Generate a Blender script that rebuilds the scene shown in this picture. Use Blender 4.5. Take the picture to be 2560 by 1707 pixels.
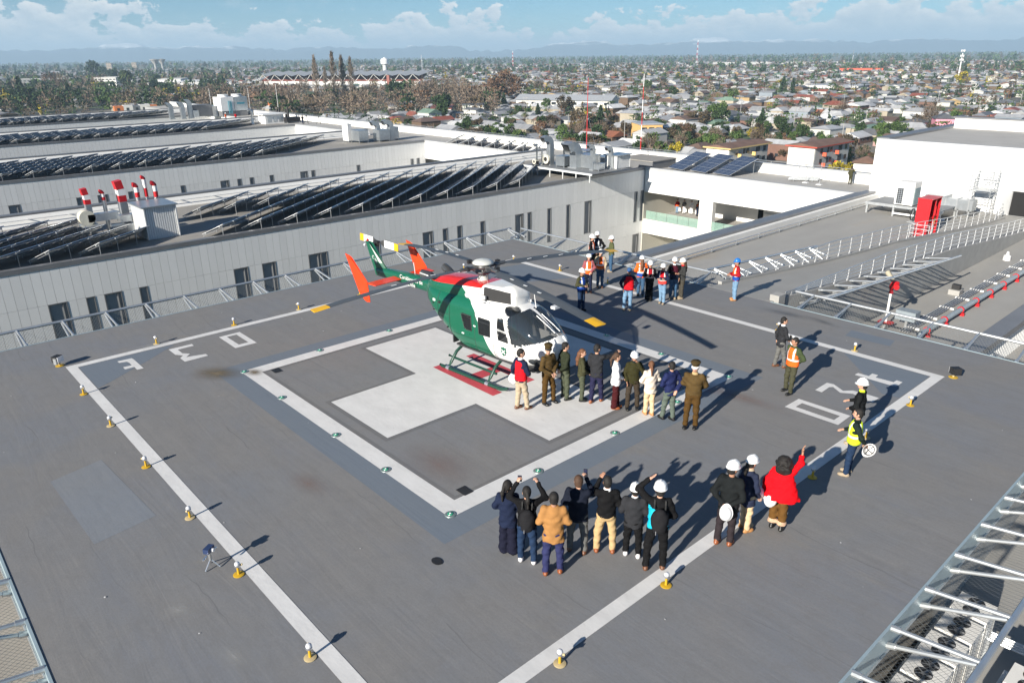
import bpy, math, random
import numpy as np
from mathutils import Vector, Matrix
PI = math.pi
sc = bpy.context.scene
C = sc.collection
for o in list(bpy.data.objects): bpy.data.objects.remove(o)

# ---------------- camera ----------------
cd = bpy.data.cameras.new('camera'); cam = bpy.data.objects.new('camera', cd); C.objects.link(cam)
cd.sensor_width = 36.0; cd.lens = 26.096; cd.clip_start = 0.2; cd.clip_end = 60000
_F = Vector((-0.69625031, 0.62095303, -0.36007338)); _R = Vector((0.66876498, 0.74339015, -0.01115735)); _U = Vector((-0.26074681, 0.24857277, 0.93285726))
cam.matrix_world = Matrix(((_R.x, _U.x, -_F.x, 16.639), (_R.y, _U.y, -_F.y, -13.575), (_R.z, _U.z, -_F.z, 9.381), (0, 0, 0, 1)))
sc.camera = cam
# ---------------- world / sky ----------------
SUN_AZ = math.radians(279.6); SUN_EL = math.radians(21.8)
sun_dir = Vector((math.cos(SUN_AZ)*math.cos(SUN_EL), math.sin(SUN_AZ)*math.cos(SUN_EL), math.sin(SUN_EL)))
w = bpy.data.worlds.new('World'); sc.world = w; w.use_nodes = True
nt = w.node_tree; N = nt.nodes; L = nt.links; N.clear()
def wn(t, **k):
    n = N.new(t)
    for a, b in k.items(): setattr(n, a, b)
    return n
def wm(op, a, b=None, c=None, clamp=False):
    n = N.new('ShaderNodeMath'); n.operation = op; n.use_clamp = clamp
    for i, v in enumerate((a, b, c)):
        if v is None: continue
        if isinstance(v, (int, float)): n.inputs[i].default_value = v
        else: L.new(v, n.inputs[i])
    return n.outputs[0]
sky = wn('ShaderNodeTexSky'); sky.sky_type = 'NISHITA'; sky.sun_disc = False
sky.sun_elevation = SUN_EL; sky.sun_rotation = math.radians(90) - SUN_AZ; sky.altitude = 300; sky.air_density = 0.9; sky.dust_density = 0.1; sky.ozone_density = 3.0
tc = wn('ShaderNodeTexCoord'); sp = wn('ShaderNodeSeparateXYZ'); L.new(tc.outputs['Generated'], sp.inputs[0])
az = wm('MULTIPLY', wm('ARCTAN2', sp.outputs[1], sp.outputs[0]), 57.3)
el = wm('MULTIPLY', wm('ARCSINE', sp.outputs[2]), 57.3)
def cloud_noise(daz, dele, scale, detail, rough, seed, lac=2.1):
    cb = wn('ShaderNodeCombineXYZ'); L.new(wm('ADD', az, daz), cb.inputs[0]); L.new(wm('MULTIPLY', wm('ADD', el, dele), 1.5), cb.inputs[1]); cb.inputs[2].default_value = seed
    n = wn('ShaderNodeTexNoise'); n.inputs['Scale'].default_value = scale; n.inputs['Detail'].default_value = detail; n.inputs['Roughness'].default_value = rough; n.inputs['Lacunarity'].default_value = lac
    L.new(cb.outputs[0], n.inputs['Vector']); return n.outputs[0]
big = cloud_noise(31.0, 0, 0.085, 3, 0.55, 3.1)
def puff(daz, dele): return cloud_noise(daz, dele, 0.52, 10, 0.58, 7.7)
d0 = puff(0, 0); d1 = puff(-0.20, 0.24)
# bank of cumulus low over the horizon; its top varies with the large noise
top = wm('MULTIPLY_ADD', big, 6.4, -0.55)
prof = wm('MULTIPLY', wm('SUBTRACT', top, el), 0.42)
dens = wm('ADD', wm('MULTIPLY', wm('SUBTRACT', d0, 0.5), 3.2), prof)
mask = wn('ShaderNodeMapRange'); mask.interpolation_type = 'SMOOTHSTEP'; mask.inputs['From Min'].default_value = 0.0; mask.inputs['From Max'].default_value = 0.16; L.new(dens, mask.inputs['Value'])
wisp = cloud_noise(5, 0, 0.16, 6, 0.62, 21.0)
wmask = wn('ShaderNodeMapRange'); wmask.inputs['From Min'].default_value = 0.52; wmask.inputs['From Max'].default_value = 0.85; wmask.inputs['To Max'].default_value = 0.6; L.new(wisp, wmask.inputs['Value'])
allm = wm('MAXIMUM', wm('MULTIPLY', mask.outputs[0], 0.92), wmask.outputs[0], clamp=True)
sh = wn('ShaderNodeMapRange'); sh.inputs['From Min'].default_value = -0.09; sh.inputs['From Max'].default_value = 0.11; L.new(wm('SUBTRACT', d0, d1), sh.inputs['Value'])
# thick cloud shows a greyer body below its bright rim
body = wn('ShaderNodeMapRange'); body.inputs['From Min'].default_value = 0.05; body.inputs['From Max'].default_value = 1.2; body.inputs['To Min'].default_value = 1.0; body.inputs['To Max'].default_value = 0.30; L.new(dens, body.inputs['Value'])
lit = wm('MULTIPLY', wm('ADD', wm('MULTIPLY', sh.outputs[0], 0.65), 0.35), body.outputs[0])
cr = wn('ShaderNodeMix', data_type='RGBA'); L.new(lit, cr.inputs[0]); cr.inputs[6].default_value = (4.8, 6.1, 7.2, 1); cr.inputs[7].default_value = (11.5, 11.2, 10.8, 1)
tint = wn('ShaderNodeMix', data_type='RGBA', blend_type='MULTIPLY'); tint.inputs[0].default_value = 1.0; tint.inputs[7].default_value = (0.52, 0.82, 1.0, 1); L.new(sky.outputs[0], tint.inputs[6])
mx = wn('ShaderNodeMix', data_type='RGBA'); L.new(allm, mx.inputs[0]); L.new(tint.outputs[2], mx.inputs[6]); L.new(cr.outputs[2], mx.inputs[7])
bg = wn('ShaderNodeBackground'); bg.inputs['Strength'].default_value = 0.05; L.new(mx.outputs[2], bg.inputs[0])
wo = wn('ShaderNodeOutputWorld'); L.new(bg.outputs[0], wo.inputs[0])
w.cycles.sampling_method = 'MANUAL'; w.cycles.sample_map_resolution = 512
# ---------------- sun ----------------
sl = bpy.data.lights.new('sun', 'SUN'); sl.energy = 5.0; sl.angle = math.radians(0.53); sl.color = (1.0, 0.93, 0.82)
so = bpy.data.objects.new('sun', sl); C.objects.link(so); so.rotation_euler = sun_dir.to_track_quat('Z', 'Y').to_euler(); so.location = (0, -40, 60)
# ---------------- view ----------------
vs = sc.view_settings; vs.view_transform = 'Standard'; vs.look = 'None'; vs.exposure = 0.9; vs.gamma = 1.0; vs.use_curve_mapping = False
cy = sc.cycles; cy.use_denoising = True; cy.max_bounces = 6; cy.diffuse_bounces = 3; cy.glossy_bounces = 3; cy.transmission_bounces = 4; cy.transparent_max_bounces = 12; cy.volume_bounces = 0
cy.caustics_reflective = False; cy.caustics_refractive = False; cy.sample_clamp_indirect = 6.0
sc.render.film_transparent = False

# ---------------- helpers ----------------
_mats = {}
def nodes_of(name):
    m = bpy.data.materials.new(name); m.use_nodes = True
    t = m.node_tree; return m, t, t.nodes['Principled BSDF']
def M(name, col, rough=0.6, metal=0.0, var=0.12, scale=4.0, bump=0.0, bscale=None, stretch=(1, 1, 1), rnd=0.0, spec=0.5, dirt=None, coat=0.0, sheen=0.0):
    """principled material with noise-varied colour, optional bump, per-object brightness and a second dirt colour"""
    if name in _mats: return _mats[name]
    m, t, b = nodes_of(name); nn = t.nodes; ll = t.links
    b.inputs['Roughness'].default_value = rough; b.inputs['Metallic'].default_value = metal; b.inputs['Specular IOR Level'].default_value = spec
    if coat: b.inputs['Coat Weight'].default_value = coat; b.inputs['Coat Roughness'].default_value = 0.04
    if sheen: b.inputs['Sheen Weight'].default_value = sheen
    base = None
    if var or bump or dirt:
        c = nn.new('ShaderNodeTexCoord'); mp = nn.new('ShaderNodeMapping'); mp.inputs['Scale'].default_value = stretch; ll.new(c.outputs['Object'], mp.inputs[0])
        n = nn.new('ShaderNodeTexNoise'); n.inputs['Scale'].default_value = scale; n.inputs['Detail'].default_value = 6; n.inputs['Roughness'].default_value = 0.6; ll.new(mp.outputs[0], n.inputs[0])
        r = nn.new('ShaderNodeMapRange'); r.inputs[1].default_value = 0.25; r.inputs[2].default_value = 0.75; r.inputs[3].default_value = 1 - var; r.inputs[4].default_value = 1 + var; ll.new(n.outputs[0], r.inputs[0])
        hs = nn.new('ShaderNodeHueSaturation'); hs.inputs['Color'].default_value = (*col, 1); ll.new(r.outputs[0], hs.inputs['Value']); base = hs.outputs[0]
        if dirt:
            n2 = nn.new('ShaderNodeTexNoise'); n2.inputs['Scale'].default_value = dirt[1]; n2.inputs['Detail'].default_value = 7; n2.inputs['Roughness'].default_value = 0.65; ll.new(mp.outputs[0], n2.inputs[0])
            r2 = nn.new('ShaderNodeMapRange'); r2.inputs[1].default_value = dirt[2]; r2.inputs[2].default_value = dirt[2] + 0.22; ll.new(n2.outputs[0], r2.inputs[0])
            mxx = nn.new('ShaderNodeMix'); mxx.data_type = 'RGBA'; ll.new(r2.outputs[0], mxx.inputs[0]); ll.new(base, mxx.inputs[6]); mxx.inputs[7].default_value = (*dirt[0], 1); base = mxx.outputs[2]
        if bump:
            nb = n
            if bscale:
                nb = nn.new('ShaderNodeTexNoise'); nb.inputs['Scale'].default_value = bscale; nb.inputs['Detail'].default_value = 4; ll.new(mp.outputs[0], nb.inputs[0])
            bp = nn.new('ShaderNodeBump'); bp.inputs['Strength'].default_value = bump; bp.inputs['Distance'].default_value = 0.02; ll.new(nb.outputs[0], bp.inputs['Height']); ll.new(bp.outputs[0], b.inputs['Normal'])
    if rnd:
        oi = nn.new('ShaderNodeObjectInfo'); rr = nn.new('ShaderNodeMapRange'); rr.inputs[3].default_value = 1 - rnd; rr.inputs[4].default_value = 1 + rnd; ll.new(oi.outputs['Random'], rr.inputs[0])
        h2 = nn.new('ShaderNodeHueSaturation'); ll.new(rr.outputs[0], h2.inputs['Value'])
        if base is not None: ll.new(base, h2.inputs['Color'])
        else: h2.inputs['Color'].default_value = (*col, 1)
        base = h2.outputs[0]
    if base is not None: ll.new(base, b.inputs['Base Color'])
    else: b.inputs['Base Color'].default_value = (*col, 1)
    _mats[name] = m; return m
def mesh_of(name, V, F, mats, mi=None, smooth=False):
    me = bpy.data.meshes.new(name)
    V = np.asarray(V, float)
    me.from_pydata(V.tolist(), [], F if isinstance(F, list) else F.tolist())
    for m in (mats if isinstance(mats, (list, tuple)) else [mats]): me.materials.append(m)
    if mi is not None: me.polygons.foreach_set('material_index', np.asarray(mi, dtype=np.int32))
    if smooth is True: me.polygons.foreach_set('use_smooth', np.ones(len(me.polygons), dtype=bool))
    elif smooth: me.polygons.foreach_set('use_smooth', np.ones(len(me.polygons), dtype=bool)); me.set_sharp_from_angle(angle=math.radians(smooth))
    me.update(); return me
def put(name, me, parent=None, loc=(0, 0, 0), rot=(0, 0, 0), scl=(1, 1, 1)):
    o = bpy.data.objects.new(name, me); C.objects.link(o); o.location = loc; o.rotation_euler = rot; o.scale = scl
    if parent: o.parent = parent
    return o
def tag(o, label=None, cat=None, group=None, kind=None):
    if label: o['label'] = label
    if cat: o['category'] = cat
    if group: o['group'] = group
    if kind: o['kind'] = kind
    return o
def thing(name, label, cat, loc=(0, 0, 0), rz=0.0, group=None):
    o = bpy.data.objects.new(name, None); C.objects.link(o); o.location = loc; o.rotation_euler = (0, 0, rz); o.empty_display_size = 0.2
    return tag(o, label, cat, group)
def frame_of(d):
    d = Vector(d).normalized(); a = Vector((0, 0, 1)) if abs(d.z) < 0.95 else Vector((1, 0, 0))
    x = d.cross(a).normalized(); return x, d.cross(x).normalized() * -1, d
class MB:
    def __init__(s): s.v = []; s.f = []; s.m = []
    def add(s, V, F, m=0):
        k = len(s.v); s.v += [tuple(p) for p in V]; s.f += [[i + k for i in q] for q in F]; s.m += [m] * len(F); return s
    def box(s, c, d, m=0, rz=0.0, R=None):
        x, y, z = d[0] / 2, d[1] / 2, d[2] / 2
        P = [Vector(p) for p in ((-x, -y, -z), (x, -y, -z), (x, y, -z), (-x, y, -z), (-x, -y, z), (x, -y, z), (x, y, z), (-x, y, z))]
        if rz: R = Matrix.Rotation(rz, 3, 'Z')
        if R is not None: P = [R @ p for p in P]
        c = Vector(c)
        return s.add([p + c for p in P], [(0, 3, 2, 1), (4, 5, 6, 7), (0, 1, 5, 4), (1, 2, 6, 5), (2, 3, 7, 6), (3, 0, 4, 7)], m)
    def bb(s, a, b, m=0): return s.box([(a[i] + b[i]) / 2 for i in range(3)], [abs(b[i] - a[i]) for i in range(3)], m)
    def cyl(s, a, b, r, r2=None, n=10, m=0, caps=True):
        a = Vector(a); b = Vector(b); r2 = r if r2 is None else r2; x, y, d = frame_of(b - a)
        V = []
        for p, q in ((a, r), (b, r2)):
            for i in range(n):
                t = 2 * PI * i / n; V.append(p + x * (q * math.cos(t)) + y * (q * math.sin(t)))
        F = [(i, (i + 1) % n, n + (i + 1) % n, n + i) for i in range(n)]
        if caps: F += [tuple(range(n - 1, -1, -1)), tuple(range(n, 2 * n))]
        return s.add(V, F, m)
    def tube(s, pts, r, n=8, m=0, caps=True):
        pts = [Vector(p) for p in pts]; V = []; K = len(pts); px = None
        rr = r if isinstance(r, (list, tuple)) else [r] * K
        for i, p in enumerate(pts):
            d = (pts[min(i + 1, K - 1)] - pts[max(i - 1, 0)]).normalized()
            if px is None: x, y, _ = frame_of(d)
            else:
                x = (px - d * px.dot(d)).normalized(); y = d.cross(x)
            px = x
            for j in range(n):
                t = 2 * PI * j / n; V.append(p + x * (rr[i] * math.cos(t)) + y * (rr[i] * math.sin(t)))
        F = [(i * n + j, i * n + (j + 1) % n, (i + 1) * n + (j + 1) % n, (i + 1) * n + j) for i in range(K - 1) for j in range(n)]
        if caps: F += [tuple(range(n - 1, -1, -1)), tuple(range((K - 1) * n, K * n))]
        return s.add(V, F, m)
    def lathe(s, prof, c=(0, 0, 0), n=16, m=0):
        V = [(c[0] + r * math.cos(2 * PI * j / n), c[1] + r * math.sin(2 * PI * j / n), c[2] + z) for r, z in prof for j in range(n)]
        K = len(prof)
        F = [(i * n + j, i * n + (j + 1) % n, (i + 1) * n + (j + 1) % n, (i + 1) * n + j) for i in range(K - 1) for j in range(n)]
        F += [tuple(range(n - 1, -1, -1)), tuple(range((K - 1) * n, K * n))]
        return s.add(V, F, m)
    def prism(s, poly, z0, z1, m=0):
        n = len(poly); V = [(p[0], p[1], z0) for p in poly] + [(p[0], p[1], z1) for p in poly]
        F = [tuple(range(n - 1, -1, -1)), tuple(range(n, 2 * n))] + [(i, (i + 1) % n, n + (i + 1) % n, n + i) for i in range(n)]
        return s.add(V, F, m)
    def quad(s, a, b, c, d, m=0): return s.add([a, b, c, d], [(0, 1, 2, 3)], m)
    def sweep(s, sect, path, m=0, closed=True):
        """sect: list of (u,v) in the plane (side, up); path: 3D points, swept with side horizontal"""
        K = len(path); n = len(sect); V = []
        P = [Vector(p) for p in path]
        for i, p in enumerate(P):
            d = (P[min(i + 1, K - 1)] - P[max(i - 1, 0)]).normalized(); side = d.cross(Vector((0, 0, 1)))
            side = side.normalized() if side.length > 1e-4 else Vector((0, 1, 0)); up = side.cross(d)
            for u, v in sect: V.append(p + side * u + up * v)
        F = [(i * n + j, i * n + (j + 1) % n, (i + 1) * n + (j + 1) % n, (i + 1) * n + j) for i in range(K - 1) for j in range(n)]
        F += [tuple(range(n - 1, -1, -1)), tuple(range((K - 1) * n, K * n))]
        return s.add(V, F, m)
    def mesh(s, name, mats, smooth=False, org=(0, 0, 0)):
        V = np.array([tuple(p) for p in s.v], float) - np.array(org, float)
        return mesh_of(name, V, s.f, mats, s.m, smooth)
    def build(s, name, mats, parent=None, smooth=False, loc=(0, 0, 0), world=False):
        org = (0, 0, 0)
        if world and parent: org = tuple(parent.location)
        return put(name, s.mesh(name, mats, smooth, org), parent, loc)
def copy_tree(o, parent=None):
    c = o.copy(); C.objects.link(c); c.parent = parent
    for ch in o.children: copy_tree(ch, c)
    return c
rng = random.Random(11)
# ======================= GROUND, CITY, MOUNTAINS =======================
ZG = -23.0
npr = np.random.RandomState(5)
def px_of(P):
    """image position (photograph pixels) of world points: only used to leave out what the hospital hides"""
    d = np.asarray(P, float) - np.array(cam.matrix_world.translation)
    z = d @ np.array(_F); f = 1855.7
    return 1280 + f * (d @ np.array(_R)) / z, 853.5 - f * (d @ np.array(_U)) / z, z
OCX = [0, 400, 500, 760, 1032, 1500, 1720, 2180, 2195, 2390, 2560]; OCY = [284, 277, 270, 296, 317, 365, 384, 432, 350, 310, 318]
def shows(P):
    x, y, z = px_of(P); return (z > 1) & (x > -60) & (x < 2620) & (y < np.interp(x, OCX, OCY))
def ground_mat():
    m, t, b = nodes_of('city_ground'); nn = t.nodes; ll = t.links
    c = nn.new('ShaderNodeTexCoord')
    n = nn.new('ShaderNodeTexNoise'); n.inputs['Scale'].default_value = 0.02; n.inputs['Detail'].default_value = 8; ll.new(c.outputs['Object'], n.inputs[0])
    r = nn.new('ShaderNodeValToRGB'); ll.new(n.outputs[0], r.inputs[0]); e = r.color_ramp.elements
    e[0].position = 0.30; e[0].color = (0.16, 0.15, 0.135, 1); e[1].position = 0.72; e[1].color = (0.05, 0.085, 0.03, 1)
    k = e.new(0.45); k.color = (0.20, 0.18, 0.15, 1); k = e.new(0.56); k.color = (0.08, 0.115, 0.045, 1)
    ll.new(r.outputs[0], b.inputs['Base Color']); b.inputs['Roughness'].default_value = 0.95; return m
bm = MB(); bm.quad((-15000, -6000, ZG), (3000, -6000, ZG), (3000, 16000, ZG), (-15000, 16000, ZG))
tag(bm.build('ground', ground_mat()), kind='structure')

# ---- streets between the house blocks ----
asphalt = M('asphalt', (0.10, 0.10, 0.10), 0.9, var=0.2, scale=0.3)
STX = [-70 - 74 * i for i in range(0, 16)]; STY = [112 + 62 * i for i in range(0, 20)]
st = MB()
for x in STX: st.quad((x - 3.5, 90, ZG + 0.02), (x + 3.5, 90, ZG + 0.02), (x + 3.5, 1350, ZG + 0.02), (x - 3.5, 1350, ZG + 0.02))
for y in STY: st.quad((-1250, y - 3, ZG + 0.026), (-40, y - 3, ZG + 0.026), (-40, y + 3, ZG + 0.026), (-1250, y + 3, ZG + 0.026))
tag(st.build('street', asphalt), kind='structure')

# ---- mountains ----
def mountain_mat():
    m, t, b = nodes_of('mountain_rock'); nn = t.nodes; ll = t.links
    c = nn.new('ShaderNodeTexCoord'); s = nn.new('ShaderNodeSeparateXYZ'); ll.new(c.outputs['Object'], s.inputs[0])
    n = nn.new('ShaderNodeTexNoise'); n.inputs['Scale'].default_value = 0.004; n.inputs['Detail'].default_value = 8; ll.new(c.outputs['Object'], n.inputs[0])
    a = nn.new('ShaderNodeMath'); a.operation = 'MULTIPLY_ADD'; ll.new(n.outputs[0], a.inputs[0]); a.inputs[1].default_value = 150; ll.new(s.outputs[2], a.inputs[2])
    r = nn.new('ShaderNodeMapRange'); r.inputs[1].default_value = 205; r.inputs[2].default_value = 235; ll.new(a.outputs[0], r.inputs[0])
    mx_ = nn.new('ShaderNodeMix'); mx_.data_type = 'RGBA'; ll.new(r.outputs[0], mx_.inputs[0]); mx_.inputs[6].default_value = (0.045, 0.07, 0.105, 1); mx_.inputs[7].default_value = (0.85, 0.87, 0.9, 1)
    ll.new(mx_.outputs[2], b.inputs['Base Color']); b.inputs['Roughness'].default_value = 0.95; return m
A = np.radians(np.linspace(88, 190, 520)); ks = np.arange(1, 60)
ph = npr.rand(59) * 6.28; am = 1 / ks ** 0.85 * npr.rand(59)
ridge = (np.sin(np.outer(A * 9, ks) + ph) * am).sum(1); ridge = (ridge - ridge.min()) / (ridge.max() - ridge.min())
V = []; F = []; NR = 14
for j in range(NR):
    u = j / (NR - 1); R_ = 10500 + 2600 * u
    ph2 = npr.rand(59) * 6.28; loc = (np.sin(np.outer(A * 9, ks) + ph2) * am).sum(1)
    prof_ = math.sin(PI * min(u, 1) ** 0.75) ** 0.9 if 0 < u < 1 else 0
    h_ = (62 + 140 * ridge + 34 * loc) * prof_
    h_ = np.clip(h_, 0, 262)
    for a_, z_ in zip(A, h_): V.append((R_ * math.cos(a_), R_ * math.sin(a_), ZG - 1 + z_))
n_ = len(A); F = [(j * n_ + i, j * n_ + i + 1, (j + 1) * n_ + i + 1, (j + 1) * n_ + i) for j in range(NR - 1) for i in range(n_ - 1)]
tag(put('mountains', mesh_of('mountains', V, F, mountain_mat(), smooth=True)), kind='structure')

# ---- houses ----
ROOFS = [('pale grey tin', (0.325, 0.33, 0.34), 0.40), ('light zinc', (0.44, 0.445, 0.45), 0.24), ('dark grey', (0.11, 0.115, 0.125), 0.12), ('rust brown', (0.135, 0.09, 0.07), 0.10), ('red tile', (0.26, 0.08, 0.052), 0.06), ('bright orange', (0.30, 0.115, 0.06), 0.02), ('white sheet', (0.60, 0.60, 0.59), 0.06), ('green sheet', (0.16, 0.24, 0.18), 0.02)]
WALLS = [('white', (0.52, 0.515, 0.49)), ('cream', (0.35, 0.31, 0.24)), ('yellow', (0.38, 0.27, 0.13)), ('pink', (0.33, 0.21, 0.195)), ('brick', (0.18, 0.10, 0.075)), ('pale blue', (0.25, 0.29, 0.33)), ('brown timber', (0.13, 0.085, 0.055))]
RM = [M('roof ' + r[0], r[1], 0.55, metal=0.0, var=0.22, scale=0.9, stretch=(1, 6, 1), rnd=0.16, bump=0.15) for r in ROOFS]
WM = [M('wall ' + r[0], r[1], 0.85, var=0.12, scale=0.8, rnd=0.1) for r in WALLS]
dark_glass = M('window_dark', (0.03, 0.035, 0.04), 0.15, var=0.1)
def sector(x, y): return np.arctan2(y + 13.575, x - 16.639)
# lots on a loose grid aligned with the streets
lots = []
for bx in range(-2500, 60, 10):
    for by in range(70, 2500, 12): lots.append((bx, by))
lots = np.array(lots, float)
lots += npr.uniform(-2.2, 2.2, lots.shape)
dist = np.hypot(lots[:, 0] - 16.6, lots[:, 1] + 13.6); ang = np.degrees(sector(lots[:, 0], lots[:, 1]))
keep = (ang > 100) & (ang < 176) & (dist > 120) & (dist < 2500)
inx = np.abs(((lots[:, 0] + 70 + 37) % 74) - 37) < 8; iny = np.abs(((lots[:, 1] - 112 + 31) % 62) - 31) < 8
near = dist < 1300
keep &= ~(near & (inx | iny))
keep &= npr.rand(len(lots)) < np.where(dist > 1200, 0.72, 0.86)
park = (ang > 139) & (ang < 160) & (dist > 440) & (dist < 800)
park2 = (ang > 160) & (dist > 560) & (dist < 1250)
keep &= ~(park & (npr.rand(len(lots)) < 0.97)); keep &= ~(park2 & (npr.rand(len(lots)) < 0.72))
# room for the landmark buildings
for (cx_, cy_, rx, ry) in ((-88, 178, 22, 30), (-180, 237, 14, 14), (-335, 352, 42, 30), (-565, 330, 70, 90), (-484, 135, 16, 18), (-975, 300, 60, 70), (-1035, 196, 60, 30), (-452, 300, 22, 28), (-115, 330, 8, 8)):
    keep &= ~((np.abs(lots[:, 0] - cx_) < rx) & (np.abs(lots[:, 1] - cy_) < ry))
lots = lots[keep]; dist = dist[keep]; ang = ang[keep]
vis = shows(np.c_[lots, np.full(len(lots), ZG + 3.4)])
lots = lots[vis]; dist = dist[vis]; ang = ang[vis]
o_ = np.argsort(dist); lots = lots[o_]; dist = dist[o_]; ang = ang[o_]
nL = len(lots)
hw = npr.uniform(3.0, 4.6, nL); hl = npr.uniform(4.0, 5.8, nL); hz = np.where(npr.rand(nL) < 0.10, 5.0, npr.uniform(2.3, 2.9, nL)); rz_ = npr.uniform(0.9, 1.9, nL); flip = npr.rand(nL) < 0.5
ri = npr.choice(len(ROOFS), nL, p=np.array([r[2] for r in ROOFS]) / sum(r[2] for r in ROOFS)); wi = npr.choice(len(WALLS), nL, p=[.33, .17, .07, .03, .18, .05, .17])
rot = npr.normal(0, 0.03, nL)
def zone(x, y):
    d = math.hypot(x - 16.6, y + 13.6); a = math.degrees(math.atan2(y + 13.575, x - 16.639))
    row = 'nearest row' if d < 260 else ('second belt' if d < 400 else ('middle distance' if d < 650 else 'far off'))
    if a < 108: z = 'by the plant room'
    elif a < 114: z = 'by the red flats'
    elif a < 120: z = 'by the yellow flats'
    elif a < 127: z = 'past the blue racks'
    elif a < 135: z = 'past the roof ducts'
    elif a < 143: z = 'near the warehouse'
    elif a < 152: z = 'near the stadium'
    else: z = 'past the far wing'
    return z, row
NH = 300
u_box = MB().box((0, 0, 0.5), (2, 2, 1))
hwin = MB().box((0, 0, 0), (0.06, 1.1, 1.0)).mesh('window', dark_glass); hdoor = MB().box((0, 0, 0), (0.06, 0.9, 2.0)).mesh('door', WM[6])
wall_me = [u_box.mesh('house_wall', m_) for m_ in WM]
def roof_mesh(m_):
    b = MB(); e = 1.09
    b.add([(-e, -e, -0.12), (e, -e, -0.12), (e, e, -0.12), (-e, e, -0.12), (0, -e, 1), (0, e, 1)], [(0, 4, 5, 3), (1, 2, 5, 4), (0, 1, 4), (2, 3, 5), (0, 3, 2, 1)]); return b.mesh('house_roof', m_)
def hip_mesh(m_):
    b = MB(); e = 1.1
    b.add([(-e, -e, -0.1), (e, -e, -0.1), (e, e, -0.1), (-e, e, -0.1), (0, -0.45, 1), (0, 0.45, 1)], [(0, 4, 5, 3), (1, 2, 5, 4), (0, 1, 4), (2, 3, 5), (0, 3, 2, 1)]); return b.mesh('house_roof', m_)
gab = [roof_mesh(m_) for m_ in RM]; hip = [hip_mesh(m_) for m_ in RM]
gable_me = [MB().add([(-1, -1, 0), (1, -1, 0), (0, -1, 1), (-1, 1, 0), (1, 1, 0), (0, 1, 1)], [(0, 1, 2), (4, 3, 5), (0, 3, 4, 1)]).mesh('gable', m_) for m_ in WM]
SZ = lambda i: ('two-storey' if hz[i] > 4 else ('long' if hl[i] > 5.2 else ('small' if hl[i] < 4.6 else 'single-storey')))
HREC = []; TREC = []
for i in range(min(NH, nL)):
    x, y = lots[i]; zz, row = zone(x, y)
    lab = f'{SZ(i)} {WALLS[wi[i]][0]} house, {"gabled" if (i * 7) % 3 else "hipped"} {ROOFS[ri[i]][0]} roof, {row}, {zz}'
    t = thing('house', lab, 'house', (x, y, ZG), rot[i] + (PI / 2 if flip[i] else 0), 'low houses of the town beyond the hospital')
    HREC.append((t, x, y, i)); put('wall', wall_me[wi[i]], t, scl=(hw[i], hl[i], hz[i]))
    isg = (i * 7) % 3 != 0
    put('roof', (gab if isg else hip)[ri[i]], t, loc=(0, 0, hz[i]), scl=(hw[i], hl[i], rz_[i]))
    if isg: put('gable', gable_me[wi[i]], t, loc=(0, 0, hz[i] - 0.02), scl=(hw[i] * 0.995, hl[i] * 1.002, rz_[i] * 0.93))
    if i < 110:
        for sx, yy in ((1, -0.45), (1, 0.4), (-1, 0.0)): put('window', hwin, t, loc=(sx * (hw[i] + 0.03), yy * hl[i], 1.5))
        for sy in (-1, 1): put('window', hwin, t, loc=(-0.3 * hw[i], sy * (hl[i] + 0.03), 1.5), rot=(0, 0, PI / 2))
        put('door', hdoor, t, loc=(0.45 * hw[i], -(hl[i] + 0.03), 1.02), rot=(0, 0, PI / 2))
# the rest of the town, too far and too many to pick apart: one mesh
def rest_houses(idx):
    n = len(idx); c, s_ = np.cos(rot[idx] + np.where(flip[idx], PI / 2, 0)), np.sin(rot[idx] + np.where(flip[idx], PI / 2, 0))
    T = np.array([(-1, -1, 0, 0), (1, -1, 0, 0), (1, 1, 0, 0), (-1, 1, 0, 0), (-1, -1, 1, 0), (1, -1, 1, 0), (1, 1, 1, 0), (-1, 1, 1, 0), (-1.1, -1.1, 1, 0), (1.1, -1.1, 1, 0), (1.1, 1.1, 1, 0), (-1.1, 1.1, 1, 0), (0, -1.1, 1, 1), (0, 1.1, 1, 1)], float)
    X = T[None, :, 0] * hw[idx][:, None]; Y = T[None, :, 1] * hl[idx][:, None]; Z = ZG + T[None, :, 2] * hz[idx][:, None] + T[None, :, 3] * rz_[idx][:, None]
    V = np.stack([lots[idx][:, :1] + X * c[:, None] - Y * s_[:, None], lots[idx][:, 1:] + X * s_[:, None] + Y * c[:, None], Z], -1).reshape(-1, 3)
    q = [(0, 1, 5, 4), (1, 2, 6, 5), (2, 3, 7, 6), (3, 0, 4, 7), (8, 12, 13, 11), (9, 10, 13, 12), (8, 9, 12), (10, 11, 13)]
    F = [[k * 14 + a for a in f] for k in range(n) for f in q]
    mi = [len(ROOFS) + wi[i] if j < 4 else (ri[i] if j < 6 else len(ROOFS) + wi[i]) for i in idx for j in range(8)]
    return mesh_of('far_houses', V, F, RM + WM, mi)
tag(put('far_town', rest_houses(np.arange(NH, nL))), 'far houses of the town thinning out towards the horizon', 'town', kind='stuff')

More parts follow.
